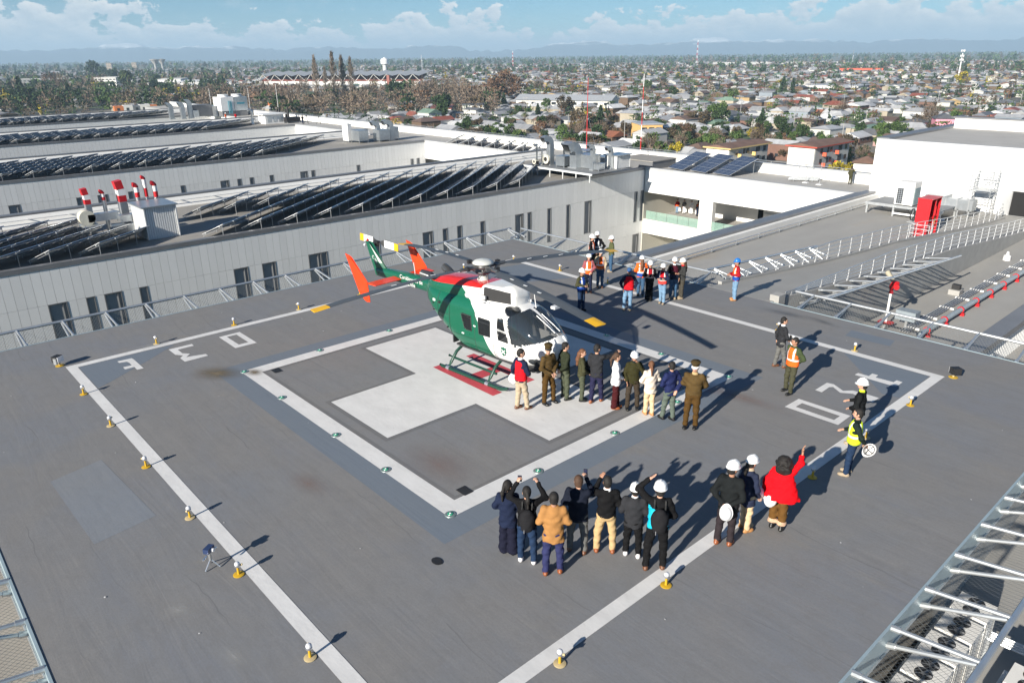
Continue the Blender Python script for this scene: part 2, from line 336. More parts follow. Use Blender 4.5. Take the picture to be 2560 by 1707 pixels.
# ---- trees ----
bark = M('bark', (0.11, 0.085, 0.065), 0.9, var=0.25, scale=3); pale_bark = M('pale_bark', (0.30, 0.27, 0.23), 0.9, var=0.2, scale=3)
def leafm(n, c, r=0.22): return M(n, c, 0.75, var=0.3, scale=0.7, rnd=r, spec=0.2)
LEAF = {'dark': [leafm('leaf_dark1', (0.028, 0.05, 0.02)), leafm('leaf_dark2', (0.05, 0.085, 0.03))],
        'green': [leafm('leaf_green1', (0.055, 0.095, 0.028)), leafm('leaf_green2', (0.10, 0.15, 0.045))],
        'conifer': [leafm('leaf_con1', (0.024, 0.045, 0.022)), leafm('leaf_con2', (0.045, 0.075, 0.035))],
        'yellow': [leafm('leaf_yel1', (0.22, 0.18, 0.02), 0.1), leafm('leaf_yel2', (0.42, 0.34, 0.03), 0.1)],
        'bare': [leafm('twig1', (0.15, 0.11, 0.08)), leafm('twig2', (0.23, 0.18, 0.135))],
        'brown': [leafm('leaf_brn1', (0.13, 0.075, 0.045)), leafm('leaf_brn2', (0.20, 0.12, 0.07))],
        'brownbush': [leafm('leaf_bb1', (0.07, 0.055, 0.035)), leafm('leaf_bb2', (0.12, 0.09, 0.05))],
        'poplar': [leafm('twig_p1', (0.17, 0.135, 0.10)), leafm('twig_p2', (0.25, 0.20, 0.16))],
        'palm': [leafm('frond1', (0.06, 0.09, 0.03)), leafm('frond2', (0.11, 0.14, 0.05))]}
def blades(cent, size, dirs=None, aspect=1.0):
    """n leaf-sized quads (as 4 verts each) around centres"""
    n = len(cent); a = npr.normal(size=(n, 3)) if dirs is None else dirs + 0.35 * npr.normal(size=(n, 3))
    a /= np.linalg.norm(a, axis=1)[:, None]; b = np.cross(a, npr.normal(size=(n, 3))); b /= np.linalg.norm(b, axis=1)[:, None]
    s = (size * npr.uniform(0.6, 1.3, n))[:, None]
    return np.stack([cent - a * s * aspect, cent - b * s, cent + a * s * aspect, cent + b * s], 1)
def crown_mesh(kind, seed):
    """crown of unit height (trunk base at 0, top at 1)"""
    global npr
    st_ = npr; npr = np.random.RandomState(seed)
    Q = []
    if kind in ('dark', 'green', 'yellow', 'brown', 'brownbush'):
        nc = 26; wide = {'dark': 0.36, 'green': 0.40, 'yellow': 0.46, 'brown': 0.46, 'brownbush': 0.5}[kind]
        cc = npr.normal(size=(nc, 3)); cc /= np.linalg.norm(cc, axis=1)[:, None]; cc *= npr.uniform(0.35, 0.95, nc)[:, None] ** 0.6
        cc = cc * np.array([wide, wide, 0.36]) + np.array([0, 0, 0.6])
        for c_ in cc:
            k = 40; p = npr.normal(size=(k, 3)); p /= np.linalg.norm(p, axis=1)[:, None]; p *= (0.13 * npr.uniform(0.5, 1.1, k))[:, None]
            Q.append(blades(c_ + p, 0.040 if kind != 'brown' else 0.030))
    elif kind == 'conifer':
        for z in np.linspace(0.12, 0.98, 26):
            k = int(8 + 40 * (1 - z)); r = 0.27 * (1 - z) ** 0.8 + 0.01; t = npr.uniform(0, 6.28, k); rr = r * npr.uniform(0.35, 1.1, k)
            c_ = np.c_[np.cos(t) * rr, np.sin(t) * rr, z - 0.10 * rr / 0.27 + npr.normal(0, 0.012, k)]
            Q.append(blades(c_, 0.036, np.c_[np.cos(t), np.sin(t), np.full(k, -0.5)], 1.6))
    elif kind in ('bare',):
        for i in range(34):
            t = npr.uniform(0, 6.28); e = npr.uniform(0.15, 1.0); c0 = np.array([math.cos(t) * 0.40 * math.sqrt(1 - e * e * 0.8), math.sin(t) * 0.40 * math.sqrt(1 - e * e * 0.8), 0.38 + 0.58 * e])
            k = 26; p = c0 * npr.uniform(0.55, 1.05, (k, 1)) + npr.normal(0, 0.055, (k, 3)); p[:, 2] = np.clip(p[:, 2], 0.22, 1.03)
            d = p - np.array([0, 0, 0.25]); Q.append(blades(p, 0.0105, d / np.linalg.norm(d, axis=1)[:, None], 7.0))
    elif kind == 'poplar':
        for i in range(60):
            z = npr.uniform(0.1, 0.96); r = 0.085 * math.sin(PI * min(1, z * 0.85 + 0.14)) + 0.01; k = 16; t = npr.uniform(0, 6.28, k); rr = r * npr.uniform(0.1, 1, k)
            p = np.c_[np.cos(t) * rr, np.sin(t) * rr, z + npr.uniform(-0.05, 0.05, k)]
            Q.append(blades(p, 0.0055, np.c_[np.cos(t) * 0.3, np.sin(t) * 0.3, np.ones(k)], 7.0))
    Q = np.concatenate(Q) if Q else np.zeros((0, 4, 3))
    npr = st_
    n = len(Q); mi = (np.random.RandomState(seed).rand(n) < 0.42).astype(int)
    return mesh_of('crown', Q.reshape(-1, 3), np.arange(n * 4).reshape(-1, 4).tolist(), LEAF[kind], mi)
def trunk_mesh(kind, seed):
    r_ = random.Random(seed); b = MB()
    hb = {'conifer': 0.95, 'poplar': 0.9, 'bare': 0.5}.get(kind, 0.55); r0 = {'poplar': 0.014, 'conifer': 0.02}.get(kind, 0.028)
    b.tube([(0, 0, 0), (0.01, 0, hb * 0.5), (0, 0.01, hb)], [r0, r0 * 0.7, r0 * 0.25], 6)
    for i in range(0 if kind == 'conifer' else 9):
        a = r_.uniform(0, 6.28); z = r_.uniform(0.18, hb * 0.8); l_ = (0.07 if kind == 'poplar' else 0.26) * r_.uniform(0.7, 1.2)
        b.tube([(0, 0, z), (math.cos(a) * l_ * 0.6, math.sin(a) * l_ * 0.6, z + l_ * 0.7), (math.cos(a) * l_, math.sin(a) * l_, z + l_ * (2.6 if kind == 'poplar' else 1.4))], [r0 * 0.45, r0 * 0.3, r0 * 0.12], 4)
    return b.mesh('trunk', pale_bark if kind in ('bare', 'poplar') else bark)
PROTO = {}
for k_ in ('dark', 'green', 'conifer', 'yellow', 'bare', 'brown', 'brownbush', 'poplar'):
    PROTO[k_] = [(trunk_mesh(k_, s_), crown_mesh(k_, s_)) for s_ in ((1, 2, 3) if k_ in ('dark', 'bare', 'green', 'brownbush') else (1, 2))]
def palm_mesh():
    tr = MB().tube([(0, 0, 0), (0.01, 0, 0.4), (0, 0, 0.72)], [0.05, 0.042, 0.05], 8).mesh('trunk', bark)
    b = MB()
    for i in range(46):
        a = i * 2.4; e = 1.2 - 1.7 * (i / 46); pts = []
        for k in range(5):
            u = k / 4; pts.append((math.cos(a) * 0.34 * u * math.cos(e * (1 - 0.5 * u)), math.sin(a) * 0.34 * u * math.cos(e * (1 - 0.5 * u)), 0.74 + 0.30 * u * math.sin(e) - 0.20 * u * u))
        V = []
        for k, p in enumerate(pts):
            wv = 0.03 * math.sin(PI * (0.12 + 0.85 * k / 4)); V += [(p[0] - math.sin(a) * wv, p[1] + math.cos(a) * wv, p[2]), (p[0] + math.sin(a) * wv, p[1] - math.cos(a) * wv, p[2])]
        b.add(V, [(2 * k, 2 * k + 1, 2 * k + 3, 2 * k + 2) for k in range(4)], i % 2)
    return tr, b.mesh('crown', LEAF['palm'])
PROTO['palm'] = [palm_mesh()]
TNAME = {'dark': 'evergreen_tree', 'green': 'broadleaf_tree', 'conifer': 'conifer_tree', 'yellow': 'mimosa_tree', 'bare': 'bare_tree', 'brown': 'brown_tree', 'brownbush': 'shrubby_tree', 'poplar': 'poplar_tree', 'palm': 'palm_tree'}
TSAY = {'dark': 'dense dark evergreen tree', 'green': 'round leafy green tree', 'conifer': 'pointed dark conifer', 'yellow': 'yellow flowering mimosa tree', 'bare': 'leafless grey-brown winter tree', 'brown': 'broad tree with dry brown leaves', 'brownbush': 'brown shrubby tree', 'poplar': 'slender leafless poplar', 'palm': 'palm tree with drooping fronds'}
def tree(kind, x, y, h, k=0):
    zz, row = zone(x, y); P_ = PROTO[kind]; tr, cr_ = P_[k % len(P_)]
    size = 'tall' if h > 13 else ('low' if h < 6.5 else 'mid-sized')
    hi = min(HREC, key=lambda q: (q[1] - x) ** 2 + (q[2] - y) ** 2); i_ = hi[3]; nr = math.hypot(hi[1] - x, hi[2] - y) < 22
    lab = ' '.join((f'{size} {TSAY[kind]} ' + (f'beside a {WALLS[wi[i_]][0]} house with {ROOFS[ri[i_]][0]} roof, {zz}' if nr else f'standing clear of houses, {row}, {zz}')).split()[:16])
    t = thing(TNAME[kind], lab, 'tree', (x, y, ZG), (k * 2.399) % 6.28, TNAME[kind].replace('_tree', '') + ' trees in the town'); TREC.append((t, x, y, kind))
    wv = h * (1.0 if kind != 'palm' else 1.1)
    put('trunk', tr, t, scl=(wv, wv, h)); put('crown', cr_, t, scl=(wv, wv, h))
TREES = [('poplar',-518.2,270.2,33.8),('poplar',-488.9,268.8,36.2),('poplar',-492.2,277.9,34.1),('poplar',-509.6,295.4,32.4),('poplar',-552.5,296.8,25.8),('brown',-403.5,357.0,23.2),('brown',-419.1,382.0,19.0),('brown',-439.6,379.8,17.5),('bare',-521.5,319.6,15.7),('bare',-461.7,331.2,18.4),('bare',-433.2,322.9,17.6),('bare',-415.3,325.2,17.0),('bare',-421.7,343.2,14.5),('bare',-442.1,304.7,16.7),('bare',-523.6,242.2,15.0),('bare',-514.9,248.9,13.9),('bare',-553.5,243.5,16.8),('bare',-580.3,242.4,14.9),('bare',-576.2,226.3,14.0),('bare',-620.3,232.8,13.6),('bare',-644.7,228.9,12.1),('bare',-693.3,231.1,13.4),('bare',-853.5,205.9,17.2),('bare',-887.3,182.6,19.3),('bare',-495.8,478.7,12.7),('bare',-502.5,511.3,13.5),('bare',-630.4,316.5,15.2),('bare',-473.1,280.9,12.8),('dark',-453.9,295.6,15.4),('dark',-479.5,318.0,17.2),('dark',-460.4,313.9,16.7),('dark',-451.4,229.9,10.7),('dark',-514.3,291.8,9.6),('dark',-868.9,337.8,13.7),('dark',-845.6,317.2,12.5),('dark',-341.8,254.2,13.5),('conifer',-350.9,309.8,10.3),('dark',-318.4,237.4,10.3),('conifer',-279.0,270.4,8.5),('green',-322.5,319.0,7.7),('brownbush',-297.9,309.6,10.4),('dark',-301.8,318.6,6.8),('conifer',-221.1,254.6,10.6),('yellow',-243.2,269.1,6.1),('brownbush',-217.6,237.5,10.2),('palm',-266.5,249.3,6.7),('dark',-287.2,263.6,7.7),('brownbush',-190.7,238.1,6.5),('brownbush',-240.8,242.9,6.3),('yellow',-142.8,256.2,5.1),('conifer',-170.5,308.9,8.5),('palm',-191.1,371.0,8.5),('dark',-124.9,286.1,6.9),('green',-120.1,323.0,2.5),('dark',-124.2,240.7,5.6),('green',-125.1,253.6,4.9),('brownbush',-184.2,279.0,9.4),('dark',-182.3,293.4,9.6),('green',-277.6,452.3,9.8),('green',-195.4,309.8,11.1),('bare',-182.0,351.7,7.7),('brownbush',-119.5,352.9,5.7),('bare',-113.5,352.9,10.2),('green',-104.6,355.6,7.9),('green',-123.1,344.7,5.1),('yellow',-252.6,803.1,13.2),('conifer',-285.2,905.6,16.0),('dark',-186.8,440.2,6.7),('bare',-173.5,392.5,8.1),('green',-166.3,249.1,5.5),('brownbush',-131.2,218.3,5.4),('dark',-129.9,271.7,3.0),('yellow',-690.3,96.2,8.5),('dark',-653.4,107.4,14.9),('dark',-700.4,106.7,13.1),('conifer',-696.0,110.0,21.4),('dark',-645.4,113.7,13.0),('dark',-658.9,120.4,10.1),('conifer',-662.5,135.8,16.7),('dark',-638.5,136.2,12.3),('dark',-652.1,143.7,10.0),('dark',-1475.6,357.8,32.3),('dark',-1455.3,368.4,22.5),('dark',-1304.5,342.9,21.6),('dark',-977.3,268.5,20.9),('dark',-1044.2,322.9,14.6),('conifer',-906.4,277.6,14.8),('yellow',-1034.0,194.4,8.0),('green',-644.1,174.9,8.4),('dark',-667.0,157.5,7.0),('dark',-595.1,115.8,5.3),('brown',-1026.8,199.2,19.8),('palm',-876.5,241.3,26.0),('bare',-590.1,453.1,14.7),('dark',-415.4,704.4,7.7),('green',-550.2,759.3,9.0),('conifer',-296.7,552.2,14.7),('conifer',-305.5,583.7,12.3),('palm',-265.5,574.2,10.2),('palm',-336.2,752.4,11.1),('dark',-652.8,785.9,9.9),('dark',-586.6,1013.0,13.5),('green',-423.2,545.6,10.1),('dark',-332.3,458.8,9.8)]
for k, (kd, x, y, h) in enumerate(TREES): tree(kd, x, y, max(h, 4.2), k)
# smaller garden trees between the houses
cand = []
tries = 0
while len(cand) < 6200 and tries < 60000:
    tries += 1
    d = 150 + 1900 * npr.rand() ** 1.25; a = math.radians(npr.uniform(101, 175.5)); x = 16.6 + d * math.cos(a); y = -13.6 + d * math.sin(a); ad = math.degrees(a)
    pk = 139 < ad < 160 and 430 < d < 660; pk2 = ad > 158 and 560 < d < 1300
    if not (pk or pk2) and npr.rand() < 0.36: continue
    if any(abs(x - q[0]) < q[2] and abs(y - q[1]) < q[3] for q in ((-88, 178, 20, 26), (-180, 237, 12, 12), (-335, 352, 36, 28), (-565, 330, 50, 70), (-484, 135, 12, 14), (-452, 300, 20, 26), (-960, 300, 50, 70))): continue
    h = npr.uniform(7, 15) if (pk or pk2) else npr.uniform(3.2, 7.4) * (1 + (d > 600) * 0.3)
    if pk: kd = npr.choice(['bare', 'dark', 'brown', 'brownbush'], p=[.72, .12, .06, .10])
    elif pk2: kd = npr.choice(['dark', 'bare', 'conifer', 'green', 'yellow', 'brownbush'], p=[.36, .30, .12, .12, .03, .07])
    else: kd = npr.choice(['dark', 'green', 'bare', 'brownbush', 'conifer', 'yellow', 'brown'], p=[.27, .18, .2, .18, .07, .03, .07])
    cand.append((kd, x, y, h, d))
cand.sort(key=lambda q: q[4])
vis = shows(np.array([(q[1], q[2], ZG + q[3] * 0.9) for q in cand]))
cand = [q for q, v in zip(cand, vis) if v]
n_ind = 300 - len(TREES)
for k, q in enumerate(cand[:n_ind]): tree(q[0], q[1], q[2], q[3], k)
# houses that read alike are told apart by the tree next to them
seen = {}
for t_, x, y, i in HREC: seen.setdefault(t_['label'], []).append((t_, x, y))
for lab, rows_ in seen.items():
    if len(rows_) > 1:
        for t_, x, y in rows_:
            q = min(TREC, key=lambda r: (r[1] - x) ** 2 + (r[2] - y) ** 2); say = {'dark': 'evergreen', 'green': 'leafy tree', 'conifer': 'conifer', 'yellow': 'mimosa', 'bare': 'bare tree', 'brown': 'brown tree', 'brownbush': 'shrub', 'poplar': 'poplar', 'palm': 'palm'}[q[3]]
            side = 'right' if (q[1] - x) * .669 + (q[2] - y) * .743 > 0 else 'left'
            t_['label'] = ' '.join(f'{lab}, {say} on its {side}'.split()[:16])
# trees past the nearest three hundred, and the woods along the horizon: one mass
def clump_trees(rows):
    Q = []; MI = []; names = ['dark', 'green', 'conifer', 'yellow', 'bare', 'brown', 'brownbush']; mats_ = [m_ for n in names for m_ in LEAF[n]]
    for kd, x, y, h, d in rows:
        k = 120 if d < 900 else (44 if d < 1600 else 18)
        p = npr.normal(size=(k, 3)); p /= np.linalg.norm(p, axis=1)[:, None]; p *= npr.uniform(0.45, 1.0, (k, 1)); p *= np.array([0.36, 0.36, 0.42]) * h if kd != 'conifer' else np.array([0.2, 0.2, 0.5]) * h
        if kd == 'conifer': p[:, :2] *= (1 - (p[:, 2] / h + 0.5))[:, None] * 1.6
        sz = 0.058 if d < 900 else (0.105 if d < 1600 else 0.16); tw = kd == 'bare'
        if d < 900 and not tw: p += 0.10 * h * np.sin(p * (14 / h) + x)
        Q.append(blades(p + np.array([x, y, ZG + 0.55 * h]), h * sz * (0.32 if tw else 1.0), (p / np.linalg.norm(p, axis=1)[:, None]) if tw else None, 4.0 if tw else 1.0)); MI += [names.index(kd) * 2 + int(v) for v in (npr.rand(k) < 0.4)]
    Q = np.concatenate(Q); n = len(Q)
    return mesh_of('far_trees', Q.reshape(-1, 3), np.arange(n * 4).reshape(-1, 4).tolist(), mats_, MI)
rows = list(cand[n_ind:])
for i in range(5200):
    d = 1300 + 6200 * npr.rand() ** 1.3; a = math.radians(npr.uniform(100, 176)); h = npr.uniform(8, 15) + (d > 2600) * npr.uniform(0, 9)
    rows.append((npr.choice(['dark', 'green', 'bare', 'brownbush', 'conifer'], p=[.4, .16, .16, .16, .12]), 16.6 + d * math.cos(a), -13.6 + d * math.sin(a), h, d))
tag(put('far_woods', clump_trees(rows)), 'far trees and woods between the town and the horizon', 'woods', kind='stuff')
# ======================= HOSPITAL =======================
ZR = -3.1; ZC = -2.8; WF = [-37.6, -80.7, -123.8, -166.9]; WD = 16.6; YS = 55.55; YO = 62.6
clad = M('white_cladding', (0.73, 0.735, 0.73), 0.42, var=0.035, scale=0.5, rnd=0.035, spec=0.4)
core = M('joint_grey', (0.30, 0.31, 0.32), 0.8, var=0.05)
render_w = M('white_render', (0.76, 0.755, 0.73), 0.7, var=0.05, scale=0.7, dirt=((0.52, 0.50, 0.46), 0.6, 0.62))
coping = M('grey_coping', (0.20, 0.205, 0.215), 0.45, metal=0.3, var=0.12, scale=0.7)
ltcop = M('pale_coping', (0.47, 0.48, 0.49), 0.5, metal=0.2, var=0.1, scale=0.8)
roofm = M('roof_membrane', (0.29, 0.275, 0.25), 0.85, var=0.13, scale=0.5, dirt=((0.22, 0.215, 0.205), 0.22, 0.54), bump=0.2, bscale=3)
roof_pale = M('roof_pale_membrane', (0.40, 0.39, 0.37), 0.85, var=0.08, scale=0.5, dirt=((0.32, 0.31, 0.30), 0.3, 0.55))
terr = M('terrace_concrete', (0.325, 0.318, 0.30), 0.85, var=0.10, scale=0.6, stretch=(1, .35, 1), dirt=((0.36, 0.27, 0.17), 0.16, 0.60), bump=0.15, bscale=5)
galv = M('galvanised', (0.56, 0.58, 0.59), 0.38, metal=0.75, var=0.12, scale=3)
steel_l = M('painted_steel', (0.62, 0.64, 0.645), 0.45, metal=0.15, var=0.1, scale=3)
duct_m = M('duct_sheet', (0.50, 0.53, 0.55), 0.34, metal=0.8, var=0.14, scale=2.2)
black_m = M('black_rubber', (0.018, 0.018, 0.02), 0.6, var=0.2)
frame_m = M('window_frame', (0.22, 0.225, 0.23), 0.4, metal=0.4, var=0.08)
glass_m = M('tinted_glazing', (0.012, 0.016, 0.02), 0.10, var=0.2, scale=0.7, spec=0.22)
conc = M('plain_concrete', (0.34, 0.335, 0.32), 0.8, var=0.13, scale=1.3, dirt=((0.24, 0.235, 0.22), 0.9, 0.58))
PP = 0.56
def panel_set(parent, axis, face, a0, a1, bands, wins=(), mat=clad, thick=0.09, pitch=PP, stuff=False):
    """cladding panels between a0..a1 along an axis ('y': wall at x=face looking +x; 'x': wall at y=face looking -y)"""
    n = int(round((a1 - a0) / pitch)); cache = {}; big = MB(); L0 = parent.location
    for zi, (zb, zt) in enumerate(bands):
        for i in range(n):
            c = a0 + (i + 0.5) * pitch
            if any(w0 - 0.01 < c < w1 + 0.01 and wb < (zb + zt) / 2 < wt for w0, w1, wb, wt in wins): continue
            d = (thick, pitch - 0.014, zt - zb - 0.014) if axis == 'y' else (pitch - 0.014, thick, zt - zb - 0.014)
            p = (face - thick / 2, c, (zb + zt) / 2) if axis == 'y' else (c, face + thick / 2, (zb + zt) / 2)
            if stuff: big.box([p[k] - L0[k] for k in range(3)], d)
            else:
                if zi not in cache: cache[zi] = MB().box((0, 0, 0), d).mesh('panel', mat)
                put('panel', cache[zi], parent, [p[k] - L0[k] for k in range(3)])
    if stuff: tag(big.build('cladding', mat, parent), kind='stuff')
def wall_window(parent, axis, face, a0, a1, zb, zt):
    L0 = parent.location; c = (a0 + a1) / 2; wd = a1 - a0; h = zt - zb; zc_ = (zb + zt) / 2
    def P(a, off, z): return (face - off - L0[0], a - L0[1], z - L0[2]) if axis == 'y' else (a - L0[0], face + off - L0[1], z - L0[2])
    def D(da, th, dz): return (th, da, dz) if axis == 'y' else (da, th, dz)
    wo_ = MB().box((0, 0, 0), D(wd - 0.10, 0.02, h - 0.1)).build('window', glass_m, parent, loc=P(c, 0.13, zc_))
    fr = MB()
    for s_ in (-1, 1): fr.box(D(s_ * (wd / 2 - 0.03), 0, 0), D(0.06, 0.17, h))
    for s_ in (-1, 1):
        q = [0, 0, s_ * (h / 2 - 0.03)]; fr.box(q, D(wd - 0.12, 0.17, 0.06))
    if wd > 0.9: fr.box(D(wd * 0.27, 0, 0), D(0.05, 0.1, h - 0.12))
    fr.build('frame', frame_m, wo_, loc=D(0, 0.065 if axis == 'y' else -0.065, 0))
W1 = [(-5.76, -4.64), (-3.44, -2.8), (-2.3, -1.19), (0.05, .7), (7.0, 8.07), (9.25, 10.31), (12.72, 13.77), (14.29, 14.9), (18.95, 19.5), (24.09, 25.1), (26.33, 26.89), (27.91, 28.45), (30.87, 31.43), (35.29, 36.3), (36.86, 37.4), (39.74, 40.3), (42.44, 43.0), (45.3, 46.4), (53.71, 54.25), (54.81, 55.37)]
W2 = [(-.31, .74), (6.46, 7.1), (8.69, 9.7), (12.05, 12.6), (18.13, 18.69), (23.3, 24.3), (25.57, 26.1), (27.12, 27.68), (30.02, 30.58), (34.48, 35.4), (35.99, 36.5), (43.3, 43.85), (52.6, 53.1), (53.7, 54.25)]
def snap(ws, y0): return [(y0 + round((a - y0) / PP) * PP, y0 + (round((a - y0) / PP) + max(1, round((b - a) / PP))) * PP) for a, b in ws]
WSAY = ['nearest long white hospital wing with tall dark slit windows', 'second long white hospital wing behind the first courtyard', 'third long white hospital wing, windowless, under dense solar racks', 'farthest long white hospital wing at the far end of the roofs']
wings = []
for k, xf in enumerate(WF):
    y0 = YS - PP * [124, 106, 90, 76][k]; xb = xf - WD
    t = thing('hospital_wing', WSAY[k], 'building', ((xf + xb) / 2, 20, ZG), 0, 'parallel white hospital wings'); wings.append(t)
    MB().bb((xb, -40, ZG), (xf - 0.1, YS, ZR - 0.1)).build('wall_core', core, t, world=True)
    MB().bb((xb + 0.3, -40, ZR - 0.09), (xf - 0.02, YS - 0.01, ZR)).build('roof', roofm, t, world=True)
    MB().bb((xf - 0.42, -40, ZR + 0.003), (xf + 0.05, YS - 0.02, ZC)).build('coping', coping, t, world=True)
    MB().add([(xb + .02, -40, ZR - .05), (xb + .95, -40, ZR + .002), (xb + .42, -40, -2.25), (xb + .02, -40, -2.25), (xb + .02, YS - .02, ZR - .05), (xb + .95, YS - .02, ZR + .002), (xb + .42, YS - .02, -2.25), (xb + .02, YS - .02, -2.25)], [(0, 1, 2, 3), (7, 6, 5, 4), (1, 5, 6, 2), (0, 3, 7, 4)]).build('parapet', render_w, t, world=True)  # inner face slanted upward, shaped to catch sun and sky and look brighter
    MB().bb((xb - 0.38, -40, -2.247), (xb + 0.40, YS - 0.02, -2.1)).build('coping', coping, t, world=True)
    rl = MB().cyl((xb + 0.95, -40, -2.50), (xb + 0.95, YS - 1, -2.50), 0.035, n=6)
    rl.build('roof_rail', steel_l, t, world=True)
    br = MB().bb((xb + 0.4, -0.03, -2.55), (xb + 0.98, 0.03, -2.49)).mesh('bracket', steel_l, org=t.location)
    for yy in range(-12, 55, 3): put('bracket', br, t, (0, yy + 20 - 20, 0))
    wn_ = snap(W1, y0) if k == 0 else (snap(W2, y0) if k == 1 else [])
    wl = [(a, b, -8.96, -5.42) for a, b in wn_]
    if k == 0: wl += [(YS - 3 * PP, YS - PP, -13.2, -10.4)]
    bands = [(-5.42, ZR + 0.0), (-8.96, -5.42)]
    panel_set(t, 'y', xf, y0, YS, bands, wl, stuff=(k > 1))
    if k == 0:
        panel_set(t, 'y', xf, YS - 46 * PP, YS, [(-10.4, -8.96)], wl); panel_set(t, 'y', xf, YS - 20 * PP, YS, [(-13.2, -10.4)], wl)
    for a, b, zb, zt in wl: wall_window(t, 'y', xf, a, b, zb, zt)
# ---- the spine that ties the wings together ----
sp_ = thing('hospital_spine', 'white hospital cross wing with open balcony, joining the parallel wings', 'building', (-60, 59, ZG))
MB().bb((-215, YS + 0.1, -5.6), (-12.1, YO, ZR - 0.1)).build('upper_wall', core, sp_, world=True)
MB().bb((-215, YS + 0.02, ZR - 0.09), (-12.12, YO - 0.02, ZR)).build('roof', roof_pale, sp_, world=True)
MB().bb((-215, YS + 1.9, ZG), (-38.4, YO - 0.003, -5.603)).build('lower_wall', render_w, sp_, world=True)
MB().bb((-215, YO, ZR - 3), (-12.12, YO + 0.25, -2.12)).build('parapet', render_w, sp_, world=True)
MB().bb((-215, YO - 0.12, -2.118), (-12.12, YO + 0.6, -2.0)).build('coping', ltcop, sp_, world=True)
MB().cyl((-190, YO + 0.15, -1.78), (-12.2, YO + 0.15, -1.78), 0.03, n=6).build('parapet_rail', galv, sp_, world=True)
pst = MB().bb((-0.03, -0.03, 0), (0.03, 0.03, 0.24)).mesh('rail_post', galv); brk = MB().bb((-0.16, -0.05, 0), (-0.08, 0.0, 0.45)).bb((0.08, -0.05, 0), (0.16, 0.0, 0.45)).bb((-0.2, -0.06, 0.42), (0.2, 0.0, 0.47)).mesh('wall_bracket', galv)
for i in range(44):
    put('rail_post', pst, sp_, (-14 - 4 * i + 60, YO + 0.15 - 59, -2.0 - ZG))
    if i < 30: put('wall_bracket', brk, sp_, (-15.5 - 4 * i + 60, YO - 59 - 0.003, -2.95 - ZG))
secs = [(-37.55, -12.1)] + [(WF[k], WF[k - 1] - WD) for k in (1, 2, 3)]
for k, (x0, x1) in enumerate(secs):
    MB().bb((x0, YS - 0.03, ZR + 0.004), (x1, YS + 0.36, ZC)).build('coping', ltcop, sp_, world=True)
    n = int((x1 - x0) / PP)
    panel_set(sp_, 'x', YS, x0 + 0.02, x0 + 0.02 + n * PP, [(-5.6, ZR + 0.0)], stuff=(k > 1))
# open balcony below the cladding band
MB().bb((-38.4, YO - 0.35, -20), (-12.1, YO - 0.004, -5.604)).build('back_wall', render_w, sp_, world=True)
MB().bb((-37.5, YS + 0.05, -10.4), (-12.1, YO - 0.36, -8.76)).build('balcony_slab', render_w, sp_, world=True)
MB().bb((-37.5, YS + 0.4, -8.757), (-12.2, YO - 0.36, -8.74)).build('balcony_floor', M('balcony_tile', (0.42, 0.40, 0.37), 0.7, var=0.1), sp_, world=True)
MB().bb((-38.35, YS - 0.02, -20), (-37.5, YO - 0.36, -5.605)).build('side_wall', M('beige_wall', (0.55, 0.53, 0.46), 0.8, var=0.05), sp_, world=True)
MB().bb((-30.0, YS + 0.12, -8.738), (-28.3, YS + 0.75, -5.605)).build('column', render_w, sp_, world=True)
for x0, x1, zb, zt in ((-34.6, -33.6, -8.7, -6.2), (-26.6, -26.0, -8.7, -5.9), (-23.2, -22.5, -8.7, -5.9)):
    MB().bb((x0, YO - 0.42, zb), (x1, YO - 0.352, zt)).build('door', glass_m, sp_, world=True)
MB().bb((-25.8, YO - 0.5, -8.7), (-23.4, YO - 0.353, -7.4)).build('wall_panel', clad, sp_, world=True)
balm, bt_, bb_ = nodes_of('balustrade_glass'); bb_.inputs['Base Color'].default_value = (0.35, 0.55, 0.47, 1); bb_.inputs['Alpha'].default_value = 0.35; bb_.inputs['Roughness'].default_value = 0.05
gp = MB().box((0, 0, 0), (1.45, 0.03, 0.95)).mesh('glass_panel', balm)
for i in range(8):
    x = -36.6 + 1.5 * i
    if not -30.2 < x < -28.1: put('glass_panel', gp, sp_, (x + 60, YS + 0.3 - 59, -8.25 - ZG))
# ---- plant room above the spine's end ----
pr = thing('plant_room', 'tall white panelled plant room with open door beside the ramp', 'building', (5, 62, ZR))
MB().bb((-12.0, YS + 0.1, ZR - 2), (30, 78, 2.0)).build('wall_core', core, pr, world=True)
MB().bb((-12.1, YS - 0.02, 2.004), (30, YS + .38, 2.14)).build('coping', ltcop, pr, world=True); MB().bb((-12.3, YS + .381, 2.004), (-11.2, 78.1, 2.2)).build('coping', coping, pr, world=True); MB().bb((-11.19, YS + .381, 2.002), (30, 78.1, 2.02)).build('roof', roof_pale, pr, world=True); MB().bb((-11.19, 71, 2.021), (30, 71.4, 3.0)).build('roof_upstand', render_w, pr, world=True); MB().bb((-11.3, 70.9, 3.003), (30, 71.8, 3.12)).build('coping', coping, pr, world=True)
wl = [(-0.95, 1.55, -3.2, -1.15)]
panel_set(pr, 'x', YS, -12.1, -12.1 + 0.86 * 40, [(ZR, -1.15)], wl, pitch=0.86); panel_set(pr, 'x', YS, -12.1, -12.1 + 0.86 * 40, [(-1.15, 2.0)], (), pitch=0.86)
panel_set(pr, 'y', -11.995 - 0.0, YS + 0.1, YS + 0.1 + 9, [(ZR, 2.0)], (), pitch=0.9, thick=0.1)
MB().bb((-0.86, YS + 0.02, -3.05), (1.4, YS + 0.098, -1.2)).build('doorway', M('inside_shade', (0.012, 0.012, 0.013), 0.9, var=0.1), pr, world=True)  # flat near-black slab: shade of the room inside the open door, as colour
